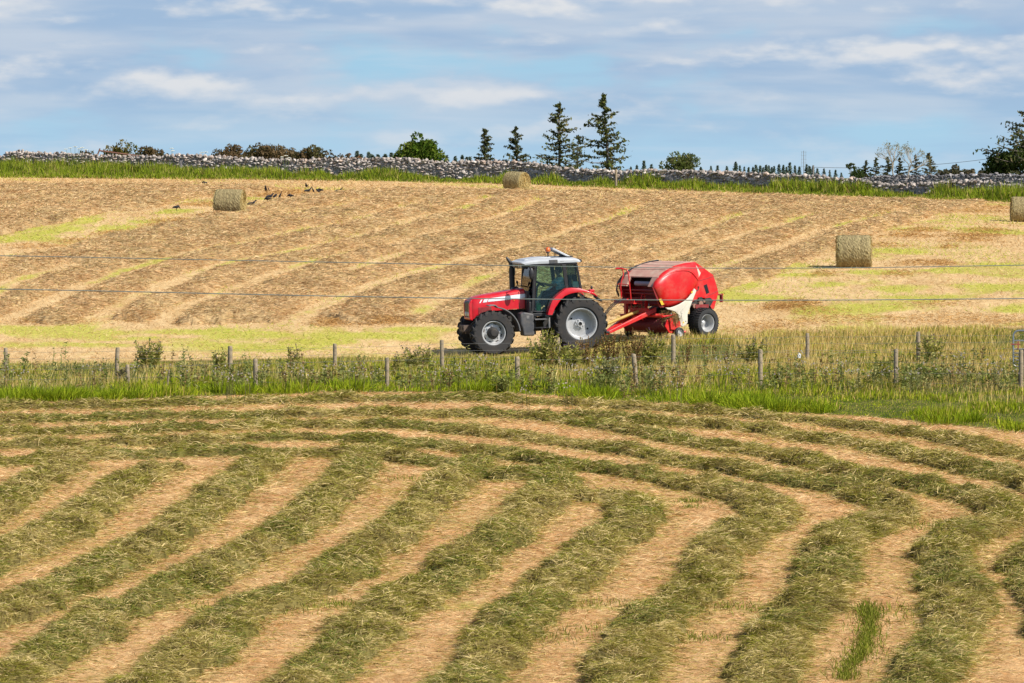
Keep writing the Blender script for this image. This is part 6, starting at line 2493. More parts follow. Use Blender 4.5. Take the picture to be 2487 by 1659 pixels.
# glass
DOORG = [(1143, 350), (1487, 345), (1512, 655), (1335, 800), (1262, 955), (1085, 955)]
for s in (1, -1):
    mb = MB()
    q = poly(DOORG, CW)
    mb.prism_y(q, s * CW - .006, s * CW + .006)
    d = mb.build("door_glass", GLASS, cabo)
    # door frame round the glass
    mb = MB()
    for i in range(len(q)):
        a, b = q[i], q[(i + 1) % len(q)]
        mb.tube([(a[0], s * CW, a[1]), (b[0], s * CW, b[1])], .022, 6)
    mb.build("door_frame", BLACKG, cabo)
    mb = MB()
    mb.prism_y(poly([(1535, 342), (1664, 340), (1710, 652), (1560, 655)], CW), s * CW - .006, s * CW + .006)
    mb.build("side_window", GLASS, cabo)
mb = MB()
a, b = tl(1020, 675, .6), tl(1035, 345, .6)
mb.hexa([(1.47, -.76, 1.55), (1.48, -.76, 1.55), (1.48, .76, 1.55), (1.47, .76, 1.55), (1.315, -.76, zt - .05), (1.325, -.76, zt - .05), (1.325, .76, zt - .05), (1.315, .76, zt - .05)])
mb.build("windscreen", GLASS, cabo)
mb = MB()
mb.hexa([(-.045, -.72, 1.95), (-.035, -.72, 1.95), (-.035, .72, 1.95), (-.045, .72, 1.95), (.03, -.72, zt - .05), (.04, -.72, zt - .05), (.04, .72, zt - .05), (.03, .72, zt - .05)])
mb.build("rear_window", GLASS, cabo)
mb = MB()
mb.prism_y(poly([(1612, 558), (1698, 560), (1704, 640), (1610, 634)], CW), CW - .020, CW - .012)
mb.build("notice", PAPER, cabo)

# roof
mb = MB()
RW_ = .86
prof = [(1.74, zt + .045), (1.70, zt + .02), (1.42, zt + .03), (-.10, zt + .03), (-.12, zt + .05), (-.08, zt + .12), (.05, zt + .17), (.55, zt + .195), (1.25, zt + .19), (1.55, zt + .155), (1.74, zt + .09)]
rings = []
for (y, k, dz) in ((-RW_, .94, 0), (-RW_ + .03, .99, .4), (-RW_ + .14, 1.0, .86), (-.4, 1, 1), (.4, 1, 1), (RW_ - .14, 1.0, .86), (RW_ - .03, .99, .4), (RW_, .94, 0)):
    ring = []
    for (x, z) in prof:
        zz = zt + .03 + (z - zt - .03) * (dz * .55 + .45) if z > zt + .05 else z
        ring.append((.80 + (x - .80) * k, y, zz))
    rings.append(ring)
n = len(prof)
vs = [p for r_ in rings for p in r_]
fs = [list(range(n)), [(len(rings) - 1) * n + k for k in range(n)][::-1]]
for i in range(len(rings) - 1):
    for k in range(n):
        k2 = (k + 1) % n
        fs.append((i * n + k, (i + 1) * n + k, (i + 1) * n + k2, i * n + k2))
mb.add(vs, fs)
roof = mb.build("roof", ROOFW, TR, smooth=35)
# front visor underside with work lamps
mb = MB()
mb.prism_y([(1.72, zt + .05), (1.70, zt - .10), (1.55, zt - .12), (1.42, zt + .03)], -.74, .74)
vis = mb.build("visor", BLACK, roof, bevel=.02)
for y in (-.6, -.34, .34, .6):
    mb = MB()
    mb.lathe_y([(.055, 0), (.05, .012), (.001, .016)], 14)
    o = mb.build("work_lamp", LENS, vis, smooth=40)
    o.location = (1.714, y, zt - .03)
    o.rotation_euler = (0, 0, R(-90))
mb = MB()
a, b = tl(1310, 278, RW_), tl(1420, 320, RW_)
mb.box(((a[0] + b[0]) / 2, RW_ - .002, (a[1] + b[1]) / 2), (a[0] - b[0], .02, a[1] - b[1]))
mb.build("roof_vent", GREYP, roof)
mb = MB()
for zx in (1463, 1478, 1494):
    p = tl(zx, 297, RW_)
    mb.box((p[0], RW_ - .004, p[1]), (.014, .012, .02))
mb.build("roof_badge", GREYP, roof)
# raised front cover, hatch hole and open hatch
mb = MB()
mb.prism_y([(1.60, zt + .14), (1.55, zt + .17), (1.15, zt + .215), (.75, zt + .218), (.75, zt + .16)], -.5, .5)
mb.build("roof_cover", ROOFW, roof, bevel=.02)
mb = MB()
mb.box((.36, 0, zt + .195), (.66, .86, .03))
mb.build("hatch_opening", BLACKG, roof)
p0, p1 = tl(1606, 246, .3), tl(1362, 108, .3)
p0 = (p0[0] + .02, zt + .19)
d = Vector((p1[0] - p0[0], 0, p1[1] - p0[1]))
nrm = Vector((-d.z, 0, d.x)).normalized() * -.06
mb = MB()
for_pts = []
P0, P1 = Vector((p0[0], 0, p0[1])), Vector((p1[0], 0, p1[1]))
mb.hexa([tuple(P0 + Vector((0, -.42, 0))), tuple(P1 + Vector((0, -.36, 0))), tuple(P1 + Vector((0, .36, 0))), tuple(P0 + Vector((0, .42, 0))),
         tuple(P0 + nrm + Vector((0, -.42, 0))), tuple(P1 + nrm + Vector((0, -.36, 0))), tuple(P1 + nrm + Vector((0, .36, 0))), tuple(P0 + nrm + Vector((0, .42, 0)))])
hat = mb.build("roof_hatch", [ROOFW], roof, bevel=.012)
mb = MB()
for y in (-.3, .3):
    mb.tube([tuple(P0.lerp(P1, .62) + Vector((0, y, 0))), (p0[0] + .35, y, zt + .20)], .012, 6)
mb.build("hatch_stay", BLACK, roof)
# beacon
p = tl(1297, 225, .45)
mb = MB()
mb.tube([(p[0], .45, zt + .16), (p[0], .45, zt + .35)], [.02, .018], 8)
mb.lathe_z([(.001, .33), (.05, .33), (.058, .36), (.05, .375)], 14, (p[0], .45, zt))
bc = mb.build("beacon", BLACK, TR, smooth=40)
mb = MB()
mb.ball((p[0], .45, zt + .435), (.085, .085, .085), 16, 10)
mb.build("beacon_lens", ORANGE, bc, smooth=80)
# rear work light knob
p = tl(1716, 285, .75)
mb = MB()
mb.ball((p[0] - .02, .72, p[1]), (.05, .05, .05), 12, 8)
mb.tube([(p[0] + .10, .70, p[1] - .02), (p[0] - .02, .72, p[1])], .02, 6)
mb.build("work_light", BLACK, TR, smooth=60)

# rear mudguards: wide red arcs
OUT = [(1268, 1000), (1300, 900), (1340, 805), (1430, 725), (1525, 655), (1620, 648), (1705, 654), (1810, 682), (1890, 715), (1930, 752)]
INN = [(1325, 1000), (1365, 910), (1432, 815), (1500, 752), (1568, 722), (1640, 706), (1710, 702), (1800, 708), (1880, 735), (1926, 762)]
for s in (1, -1):
    yo, yi = 1.10, .66
    o_ = poly(OUT, yo)
    i_ = poly(INN, yo)
    mb = MB()
    vs, fs = [], []
    for (a, b) in zip(o_, i_):
        c_ = (0 + (a[0]) * .985, RRW + (a[1] - RRW) * .985)
        vs += [(a[0], s * yi, a[1] + .01), (a[0], s * (yo - .03), a[1] + .004), (.5 * (a[0] + b[0]), s * yo, .5 * (a[1] + b[1])), (b[0], s * (yo - .01), b[1]), (b[0], s * (yo - .05), b[1]), (a[0] * .99, s * (yo - .06), RRW + (a[1] - RRW) * .97), (a[0] * .99, s * yi, RRW + (a[1] - RRW) * .97)]
    m_ = len(o_)
    K = 7
    for k in range(m_ - 1):
        for e in range(K):
            e2 = (e + 1) % K
            fs.append((k * K + e, k * K + e2, (k + 1) * K + e2, (k + 1) * K + e))
    fs += [list(range(K))[::-1], [(m_ - 1) * K + e for e in range(K)]]
    mb.add(vs, fs)
    fd = mb.build("rear_mudguard", RED, TR, smooth=50)
    # black flap at the tail
    mb = MB()
    q = poly([(1920, 750), (1998, 822), (1985, 822), (1912, 770)], yo)
    mb.prism_y(q, min(s * .7, s * yo), max(s * .7, s * yo))
    mb.build("mud_flap", BLACK, fd)
    # tail light block with its black knob
    mb = MB()
    p = tl(1852, 690, .95)
    mb.box((p[0], s * .93, p[1] + .02), (.15, .22, .09))
    mb.build("tail_light", RED, fd, bevel=.02)
    mb = MB()
    mb.ball((p[0] - .01, s * .93, p[1] + .12), (.04, .04, .05), 10, 7)
    mb.tube([(p[0] - .01, s * .93, p[1] + .04), (p[0] - .01, s * .93, p[1] + .1)], .018, 6)
    mb.build("marker_lamp", BLACK, fd, smooth=60)

# fuel tank, steps, post
mb = MB()
q = poly([(905, 985), (960, 965), (1085, 985), (1088, 1275), (940, 1280), (930, 1180), (908, 1120)], .95)
mb.prism_y(q, .48, .93)
ft = mb.build("fuel_tank", GREYP, TR, bevel=.045, seg=3)
mb = MB()
p = tl(1040, 985, .80)
mb.lathe_z([(.075, -.05), (.075, .05), (.06, .065), (.001, .067)], 14, (p[0], .80, p[1]))
mb.build("filler_cap", BLACK, ft, smooth=40)
mb = MB()
q = poly([(985, 1010), (1020, 1008), (1022, 1050), (985, 1052)], .93)
mb.prism_y(q, .925, .937)
mb.build("tank_label", FENDG, ft)
for k, (zy) in enumerate((1060, 1170)):
    mb = MB()
    a, b = tl(1095, zy, .95), tl(1255, zy, .95)
    mb.box(((a[0] + b[0]) / 2, .86, a[1]), (a[0] - b[0], .26, .03))
    mb.build("step", FENDG if k == 0 else BLACK, TR)
mb = MB()
a, b = tl(1110, 1000, .95), tl(1110, 1260, .95)
c_ = tl(1262, 1000, .95)
mb.box((a[0], .76, (a[1] + b[1]) / 2), (.04, .05, a[1] - b[1]))
mb.box((.82, .70, 1.02), (.62, .12, .5))
mb.build("step_frame", UNDER, TR)
mb = MB()
a, b, c_ = tl(1232, 1015, .95), tl(1278, 1018, .95), tl(1278, 1170, .95)
mb.tube([(a[0], .95, a[1]), (b[0] + .04, .95, b[1] + .01), (b[0], .95, b[1] - .04), (c_[0], .95, c_[1])], .035, 8)
mb.build("grab_post", FENDG, TR, smooth=60)

# exhaust on the far front corner of the cab
p0, p1 = tl(812, 690, -.62), tl(812, 372, -.62)
mb = MB()
mb.tube([(p0[0], -.62, p0[1] - .15), (p1[0], -.62, p1[1])], .088, 16)
ex = mb.build("exhaust", BLACK, TR, smooth=50)
mb = MB()
q = [tl(a, b, -.62) for a, b in ((808, 375), (806, 330), (795, 295), (770, 262), (750, 228))]
mb.tube([(a, -.62, b) for a, b in q], [.058, .058, .056, .048, .026], 12)
mb.build("exhaust_tip", BLACK, ex, smooth=50)
# air cleaner dome and front lamp bracket
mb = MB()
p = tl(855, 665, -.3)
mb.lathe_z([(.001, .10), (.07, .095), (.13, .06), (.15, .02), (.14, -.05), (.10, -.12)], 18, (p[0], -.30, p[1]))
mb.build("air_cleaner", BLACKG, TR, smooth=50)
mb = MB()
p = tl(878, 560, -.55)
b_ = tl(900, 612, -.55)
mb.ball((p[0], -.55, p[1]), (.035, .06, .05), 10, 7)
mb.tube([(p[0], -.55, p[1]), (b_[0] + .03, -.55, b_[1]), (b_[0] - .15, -.6, b_[1])], .022, 6)
mb.ball((p[0] + .03, -.55, p[1] - .12), (.025, .03, .025), 8, 5)
mb.build("corner_lamp", BLACK, TR, smooth=60)

# mirrors
for s in (1, -1):
    mb = MB()
    if s > 0:
        c_ = tl(1070, 462, 1.12)
        mb.ball((c_[0], 1.12, c_[1]), (.085, .05, .185), 18, 12)
        mb.tube([(1.34, .82, zt - .10), (c_[0] + .02, 1.10, c_[1] + .22), (c_[0], 1.12, c_[1] + .05)], .018, 6)
    else:
        p = tl(845, 395, -1.35)
        a = tl(838, 305, -1.35)
        mb.ball((p[0], -1.35, p[1]), (.025, .13, .17), 14, 10)
        mb.tube([(1.45, -.80, zt - .05), (1.62, -1.1, zt + .06), (a[0], -1.30, a[1]), (a[0] + .02, -1.34, a[1] - .08), (p[0], -1.35, p[1] + .1)], .022, 6)
    mb.build("mirror", BLACK, TR, smooth=60)

# inside: seat, console, steering wheel
mb = MB()
mb.box((.42, 0, 1.62), (.50, .52, .14))
mb.hexa([(.12, -.26, 1.66), (.26, -.26, 1.66), (.26, .26, 1.66), (.12, .26, 1.66), (.02, -.22, 2.30), (.12, -.22, 2.32), (.12, .22, 2.32), (.02, .22, 2.30)])
mb.box((.42, 0, 1.42), (.36, .36, .30))
mb.build("seat", SEATM, TR, bevel=.05, seg=3)
mb = MB()
mb.hexa([(1.20, -.22, 1.35), (1.44, -.22, 1.35), (1.44, .22, 1.35), (1.20, .22, 1.35), (1.10, -.18, 1.98), (1.34, -.18, 2.02), (1.34, .18, 2.02), (1.10, .18, 1.98)])
mb.hexa([(.15, -.72, 1.4), (1.0, -.70, 1.4), (1.0, -.38, 1.4), (.15, -.38, 1.4), (.12, -.72, 1.85), (.8, -.70, 1.85), (.8, -.40, 1.85), (.12, -.40, 1.85)])
mb.hexa([(.05, .40, 1.4), (.50, .40, 1.4), (.50, .74, 1.4), (.05, .74, 1.4), (.05, .42, 1.80), (.34, .42, 1.80), (.34, .74, 1.80), (.05, .74, 1.80)])
mb.build("console", BLACK, TR, bevel=.03)
mb = MB()
SWC = Vector((1.02, 0.0, 2.10))
ax = Vector((-.55, 0, .83)).normalized()
u1 = Vector((0, 1, 0))
u2 = ax.cross(u1)
ringp = [SWC + (u1 * math.cos(t) + u2 * math.sin(t)) * .21 for t in np.linspace(0, 2 * math.pi, 25)]
mb.tube(ringp, .017, 8, caps=False)
for t in (0, 2.1, 4.2):
    mb.tube([tuple(SWC), tuple(SWC + (u1 * math.cos(t) + u2 * math.sin(t)) * .21)], .014, 6)
mb.tube([tuple(SWC), tuple(SWC - ax * .3)], .035, 8)
mb.build("steering_wheel", BLACKG, TR, smooth=60)

# green can standing on the cab floor inside the door
p = tl(1145, 938, .70)
mb = MB()
mb.box((0, 0, .115), (.15, .11, .23))
can = mb.build("jerry_can", GREENP, None, bevel=.03, seg=3)
mb = MB()
mb.lathe_z([(.025, .22), (.025, .265), (.001, .267)], 10, (.045, 0, 0))
mb.build("cap", GREENP, can)
mb = MB()
mb.tube([(-.06, 0, .22), (-.05, 0, .27), (.01, 0, .27), (.02, 0, .225)], .011, 6)
mb.build("handle", GREENP, can)
mw = Matrix.Translation((TRX, TRY, TRZ)) @ Matrix.Rotation(R(180) + TA, 4, 'Z') @ Matrix.Rotation(TPITCH, 4, 'Y')
can.matrix_world = mw @ Matrix.Translation((p[0], .735, fl + .03))
tag(can, "bright green plastic can standing inside the tractor's glass door", "can")


# ------------------------------------------------------------------ the driver
def skin_body(name, joints, edges, mat_, parent=None, sub=2):
    """joints: name -> (co, radius); the first joint is the root"""
    names = list(joints)
    me = bpy.data.meshes.new(name)
    me.from_pydata([joints[k][0] for k in names], [(names.index(a), names.index(b)) for a, b in edges], [])
    o = link_mesh(name, me, mat_, parent)
    md = o.modifiers.new("skin", 'SKIN')
    md.use_smooth_shade = True
    me.skin_vertices.new() if not me.skin_vertices else None
    sv = me.skin_vertices[0].data
    for i, k in enumerate(names):
        r_ = joints[k][1]
        sv[i].radius = r_ if isinstance(r_, tuple) else (r_, r_)
        sv[i].use_root = (i == 0)
    ss_ = o.modifiers.new("subsurf", 'SUBSURF')
    ss_.levels = sub
    ss_.render_levels = sub
    return o


J = {'pelvis': ((.36, 0, 1.80), (.14, .16)), 'waist': ((.34, 0, 1.95), (.12, .15)), 'chest': ((.37, 0, 2.14), (.13, .17)), 'upper': ((.38, 0, 2.28), (.10, .14)), 'neck': ((.40, 0, 2.38), .055),
     'chin': ((.44, 0, 2.45), (.075, .070)), 'head': ((.43, 0, 2.53), (.095, .080)), 'crown': ((.42, 0, 2.61), (.07, .065)), 'nose': ((.545, 0, 2.515), .014)}
E = [('pelvis', 'waist'), ('waist', 'chest'), ('chest', 'upper'), ('upper', 'neck'), ('neck', 'chin'), ('chin', 'head'), ('head', 'crown'), ('head', 'nose')]
JT, ET = {'pelvis': J['pelvis']}, []
JS = {k: (J[k][0], tuple(r_ + .012 for r_ in J[k][1])) for k in ('pelvis', 'waist', 'chest', 'upper')}
JS['collar'] = ((.395, 0, 2.36), .070)
ES = [('pelvis', 'waist'), ('waist', 'chest'), ('chest', 'upper'), ('upper', 'collar')]
for s, nm in ((1, 'l'), (-1, 'r')):
    J['sh' + nm] = ((.38, s * .19, 2.27), .062)
    J['el' + nm] = ((.60, s * .27, 2.07), .046)
    J['wr' + nm] = ((.83, s * .20, 2.13), .032)
    J['pm' + nm] = ((.90, s * .17, 2.155), (.020, .040))
    E += [('upper', 'sh' + nm), ('sh' + nm, 'el' + nm), ('el' + nm, 'wr' + nm), ('wr' + nm, 'pm' + nm)]
    for k in range(4):
        dy = (k - 1.5) * .021
        ln = (.85, 1.0, .95, .75)[k]
        J['a%d' % k + nm] = ((.935, s * (.17 + dy), 2.165), .0098)
        J['b%d' % k + nm] = ((.935 + .035 * ln, s * (.17 + dy), 2.155), .0092)
        J['c%d' % k + nm] = ((.935 + .045 * ln, s * (.168 + dy), 2.120), .0085)
        E += [('pm' + nm, 'a%d' % k + nm), ('a%d' % k + nm, 'b%d' % k + nm), ('b%d' % k + nm, 'c%d' % k + nm)]
    J['t0' + nm] = ((.89, s * .125, 2.14), .011)
    J['t1' + nm] = ((.92, s * .115, 2.115), .0095)
    E += [('pm' + nm, 't0' + nm), ('t0' + nm, 't1' + nm)]
    J['hp' + nm] = ((.40, s * .10, 1.78), .085)
    J['kn' + nm] = ((.80, s * .16, 1.84), .062)
    J['an' + nm] = ((1.00, s * .15, 1.47), .042)
    J['to' + nm] = ((1.15, s * .16, 1.43), .035)
    E += [('pelvis', 'hp' + nm), ('hp' + nm, 'kn' + nm), ('kn' + nm, 'an' + nm), ('an' + nm, 'to' + nm)]
    JT['hp' + nm] = ((.40, s * .10, 1.78), .098)
    JT['kn' + nm] = ((.80, s * .16, 1.84), .075)
    JT['an' + nm] = ((.99, s * .15, 1.49), .055)
    ET += [('pelvis', 'hp' + nm), ('hp' + nm, 'kn' + nm), ('kn' + nm, 'an' + nm)]
    JS['sh' + nm] = ((.38, s * .19, 2.27), .076)
    JS['sl' + nm] = ((.57, s * .262, 2.095), .062)
    ES += [('upper', 'sh' + nm), ('sh' + nm, 'sl' + nm)]
PE = skin_body("person", J, E, SKIN)
PE.matrix_world = mw @ Matrix.Translation((0, 0, -.06))
tag(PE, "person in a light blue checked shirt driving the tractor, hands on the wheel", "person")
skin_body("shirt", JS, ES, SHIRT, PE)
JT['pelvis'] = ((.36, 0, 1.80), (.15, .17))
skin_body("trousers", JT, ET, JEANS, PE)
mb = MB()
mb.ball((.405, 0, 2.585), (.112, .095, .085), 16, 10)
mb.ball((.365, 0, 2.53), (.085, .090, .09), 14, 8)
mb.build("hair", HAIRM, PE, smooth=80)
mb = MB()
for s in (1, -1):
    mb.ball((.515, s * .034, 2.540), (.012, .014, .009), 8, 6)
mb.build("eyes", simple("eye_dark", (.05, .04, .035), .3), PE, smooth=80)
mb = MB()
for s in (1, -1):
    mb.ball((.425, s * .090, 2.52), (.022, .010, .033), 8, 6)
mb.build("ears", SKIN, PE, smooth=80)
mb = MB()
mb.ball((.520, 0, 2.462), (.010, .026, .008), 8, 6)
mb.build("mouth", simple("lips", (.30, .12, .10), .5), PE, smooth=80)

# ================================================================== the round baler
BR_ = empty("round_baler", (BLX, BLY, BLZ), (0, 0, R(180) + BA))
tag(BR_, "red round hay baler with cream side arm hitched behind the tractor", "baler")


def bl(zx, zy, y):
    x = (1308 + 301 * y - zx) / 358
    z = (1312 + 13 * x + 15.6 * y - zy) / 468
    return x, z


def bpoly(pts, y):
    return [bl(a, b, y) for a, b in pts]


for s in (1, -1):
    w = wheel(BR_, "wheel", (0, s * 1.05, .475), .475, .46, .27, s, 'baler', 34, RUBBERB, WM_)
mb = MB()
mb.tube([(0, -.95, .475), (0, .95, .475)], .07, 10)
mb.box((.3, 0, .62), (1.9, .9, .16))
mb.box((.0, .6, .70), (.25, .12, .5))
mb.box((.0, -.6, .70), (.25, .12, .5))
mb.build("chassis", UNDER, BR_, bevel=.015)

BW = .80
# chamber core (dark inside) and the red shell
SIDE = [(880, 590), (960, 455), (1080, 350), (1200, 285), (1350, 245), (1500, 222), (1560, 262), (1640, 315), (1770, 405), (1812, 520), (1850, 665), (1800, 800), (1775, 905), (1640, 900), (1500, 870), (1400, 850), (1200, 866), (1060, 880), (1000, 848), (940, 720)]
q = bpoly(SIDE, BW)
mb = MB()
inner = [(x * .97, z) for x, z in q]
# rear two thirds closed; the front is an open mouth
mb.prism_y([p for p in inner if p[0] < 1.36], -BW + .02, BW - .02)
mb.build("chamber", UNDER, BR_)
# side panels: flat tailgate part behind, bulged smooth part in front
SPLIT_T, SPLIT_B = (1500, 222), (1470, 900)
for s in (1, -1):
    mb = MB()
    tail = bpoly([(1500, 219), (1560, 258), (1640, 312), (1770, 402), (1812, 520), (1852, 665), (1812, 800), (1780, 905), (1742, 895), (1700, 820), (1640, 745), (1560, 735), (1500, 780), (1440, 800), (1430, 700), (1440, 500)], BW)
    mb.prism_y(tail, s * BW if s > 0 else -BW - .03, BW + .03 if s > 0 else -BW)
    tg = mb.build("tailgate_side", REDB, BR_, bevel=.012)
    mb = MB()
    for ln in ([(1560, 492), (1775, 425)], [(1640, 735), (1838, 640)]):
        a, b = bl(*ln[0], BW), bl(*ln[1], BW)
        mb.tube([(a[0], s * (BW + .031), a[1]), (b[0], s * (BW + .031), b[1])], .009, 4)
    mb.build("seam", DARKRED, tg)
    mb = MB()
    mb.prism_y(bpoly([(1622, 560), (1670, 538), (1706, 662), (1664, 684)], BW), s * (BW + .033) - .004, s * (BW + .033) + .004)
    mb.build("window", BLACKG, tg)
    # bulged panel
    outl = [(876, 592), (905, 520), (960, 448), (1020, 388), (1080, 342), (1200, 276), (1350, 236), (1500, 216), (1535, 300), (1562, 400), (1560, 492), (1530, 560), (1500, 610), (1450, 690), (1400, 745), (1330, 795), (1260, 836), (1200, 862), (1130, 880), (1060, 882), (1000, 850), (950, 752), (905, 660)]
    o2 = bpoly(outl, BW)
    cx_ = sum(p[0] for p in o2) / len(o2)
    cz_ = sum(p[1] for p in o2) / len(o2)
    vs, fs = [], []
    K = 11
    n = len(o2)
    for k in range(K):
        f = k / (K - 1)
        rr = 1 - .92 * f ** 1.8
        y = BW - .05 if k == 0 else BW + .005 + .15 * (1 - rr ** 6.0) ** .9
        if k == 0:
            rr = 1.0
        for (x, z) in o2:
            # the bulge leans to the upper front: keep a crest there
            vs.append((cx_ + .05 * f + (x - cx_) * rr, s * y, cz_ + .02 * f + (z - cz_) * rr))
    for k in range(K - 1):
        for i in range(n):
            j = (i + 1) % n
            fs.append((k * n + i, k * n + j, (k + 1) * n + j, (k + 1) * n + i))
    fs.append([(K - 1) * n + i for i in range(n)])
    mb = MB()
    mb.add(vs, fs)
    sp_ = mb.build("side_panel", REDB, BR_, smooth=60)
    # pressed crease arc
    mb = MB()
    pts = [(1005, 482), (1060, 430), (1130, 385), (1210, 356), (1300, 345), (1380, 348), (1440, 378), (1500, 440), (1550, 495)]
    pr = []
    for (a, b) in pts:
        x, z = bl(a, b, BW + .10)
        pr.append((x, s * (BW + .125), z))
    # lies on the bulge: find its height there
    P2 = []
    for (x, y, z) in pr:
        best = 0
        for k in range(200):
            rr = 1 - k / 200
            # scale outline until the point is outside
            px2, pz2 = cx_ + (x - cx_) / max(rr, .02), cz_ + (z - cz_) / max(rr, .02)
            ins_ = False
            jn = n - 1
            for i in range(n):
                xi, zi = o2[i]
                xj, zj = o2[jn]
                if (zi > pz2) != (zj > pz2) and px2 < (xj - xi) * (pz2 - zi) / (zj - zi) + xi:
                    ins_ = not ins_
                jn = i
            if not ins_:
                best = rr
                break
        P2.append((x, s * (BW + .006 + .15 * max(0, 1 - best ** 6.0) ** .9), z))
    mb.tube(P2, [.004, .016, .022, .024, .024, .024, .022, .018, .008], 6)
    mb.build("crease", REDB, sp_, smooth=80)
    # cream arrow-like marking near the top rear and yellow labels
    mb = MB()
    mk = bpoly([(1452, 300), (1528, 274), (1562, 330), (1592, 380), (1556, 452), (1530, 405)], BW + .06)
    mb.prism_y(mk, (BW + .034) if s > 0 else -(BW + .046), (BW + .046) if s > 0 else -(BW + .034))
    mb.build("marking", CREAM, tg)
    mb = MB()
    lb = bpoly([(948, 768), (990, 758), (1036, 838), (992, 856)], BW + .03)
    mb.prism_y(lb, (BW + .045) if s > 0 else -(BW + .06), (BW + .06) if s > 0 else -(BW + .045))
    mb.build("warning_label", YLAB, sp_)
    # cream arm
    mb = MB()
    arm = bpoly([(1490, 606), (1522, 640), (1490, 715), (1456, 800), (1418, 900), (1388, 985), (1388, 1110), (1350, 1150), (1310, 1166), (1280, 1150), (1262, 1060), (1245, 990), (1200, 950), (1140, 930), (1085, 918), (1058, 890), (1130, 890), (1200, 868), (1270, 838), (1335, 798), (1400, 745), (1450, 680)], 1.03)
    mb.prism_y(arm, .97 if s > 0 else -1.03, 1.03 if s > 0 else -.97)
    ar = mb.build("side_arm", CREAM, BR_, bevel=.02)
    mb = MB()
    rdg = [bl(a, b, 1.03) for a, b in ((1440, 700), (1350, 850), (1285, 950), (1300, 1060), (1305, 1140))]
    mb.tube([(x, s * 1.03, z) for x, z in rdg], [.006, .016, .022, .016, .008], 6)
    mb.build("ridge", CREAM, ar, smooth=80)
    mb = MB()
    for (a, b, r_) in ((1298, 972, .012), (1356, 1085, .016), (1440, 778, .012)):
        x, z = bl(a, b, 1.03)
        mb.lathe_y([(r_, s * 1.030), (r_, s * 1.036), (.001, s * 1.036)], 8, (x, 0, z))
    mb.build("bolt", BLACK, ar)
    mb = MB()
    for (a, b, r_) in ((1322, 1103, .028), (1450, 662, .034)):
        x, z = bl(a, b, 1.03)
        mb.lathe_y([(r_, s * 1.0305), (r_, s * 1.035), (.001, s * 1.035)], 10, (x, 0, z))
    mb.build("sticker", YLAB, ar)
    # latch handle
    mb = MB()
    pts = [bl(a, b, BW + .05) for a, b in ((1520, 635), (1545, 630), (1560, 590), (1548, 575))]
    mb.tube([(x, s * (BW + .05), z) for x, z in pts], .012, 6)
    mb.build("latch_handle", BLACK, tg)
    # rollers and drive above the wheel
    mb = MB()
    for (a, b, r_) in ((1575, 825, .085), (1480, 860, .07), (1625, 790, .045)):
        x, z = bl(a, b, BW)
        mb.lathe_y([(.02, s * (BW - .02)), (r_, s * (BW - .02)), (r_, s * (BW + .06)), (r_ * .5, s * (BW + .065)), (.001, s * (BW + .065))], 18, (x, 0, z))
    mb.build("drive_roller", simple("rusty_roller", (.26, .13, .09), .6, dirt=(.3, .22, .15), dirt_amt=.6), BR_, smooth=40)
    mb = MB()
    mb.prism_y(bpoly([(1535, 735), (1590, 728), (1618, 800), (1600, 850), (1560, 790)], BW), s * BW + (-.01 if s > 0 else -.05), s * BW + (.05 if s > 0 else .01))
    mb.prism_y(bpoly([(1650, 745), (1720, 735), (1770, 780), (1725, 860), (1650, 850)], BW), s * BW + (-.01 if s > 0 else -.035), s * BW + (.035 if s > 0 else .01))
    mb.build("drive_guard", UNDER, BR_)
    # wheel-arch mud guard bracket
    mb = MB()
    mb.box((-.1, s * .86, .98), (.55, .05, .12))
    mb.build("bracket", DARKRED, BR_)

# top: dusty brown roof sheets stepping down to the front, with shiny black belt rail on the far side
TOP = [bl(a, b, BW) for a, b in ((1500, 219), (1350, 240), (1200, 280), (1080, 346), (960, 452), (880, 590))]
mb = MB()
vs, fs = [], []
m_ = len(TOP)
for (x, z) in TOP[:5]:
    vs += [(x, -BW, z + .012), (x, BW - .03, z + .012), (x, BW - .03, z - .02), (x, -BW, z - .02)]
for k in range(4):
    for e in range(4):
        e2 = (e + 1) % 4
        fs.append((k * 4 + e, k * 4 + e2, (k + 1) * 4 + e2, (k + 1) * 4 + e))
fs += [(0, 3, 2, 1), (16, 17, 18, 19)]
mb.add(vs, fs)
rf = mb.build("roof", DUSTY, BR_, smooth=25)
mb = MB()
for k in (1, 2, 3):
    x, z = TOP[k]
    mb.box((x, 0, z + .014), (.018, 2 * BW - .1, .010))
mb.build("roof_seam", DUSTY, rf)
# front cheeks either side of the mouth
a4, a5 = TOP[4], TOP[5]
for s in (1, -1):
    mb = MB()
    y0, y1 = (BW - .30, BW - .01) if s > 0 else (-BW + .01, -BW + .30)
    mb.hexa([(a5[0] - .02, y0, a5[1]), (a5[0] - .10, y0, a5[1]), (a5[0] - .10, y1, a5[1]), (a5[0] - .02, y1, a5[1]), (a4[0] + .01, y0, a4[1] + .005), (a4[0] - .08, y0, a4[1] + .005), (a4[0] - .08, y1, a4[1] + .005), (a4[0] + .01, y1, a4[1] + .005)])
    mb.build("front_cheek", DUSTY, BR_)
    mb = MB()
    mb.hexa([(1.42, s * (BW - .04), .98), (1.60, s * (BW - .04), .98), (1.60, s * (BW + .0), .98), (1.42, s * (BW + .0), .98), (1.80, s * (BW - .04), 1.62), (1.92, s * (BW - .04), 1.62), (1.92, s * BW, 1.62), (1.80, s * BW, 1.62)])
    mb.build("front_frame", DARKRED, BR_)
mb = MB()
for (x, z) in ((1.78, 1.50), (1.74, 1.40), (1.66, 1.24), (1.55, 1.08)):
    mb.tube([(x - .06, -BW + .04, z), (x - .06, BW - .04, z)], .03, 8)
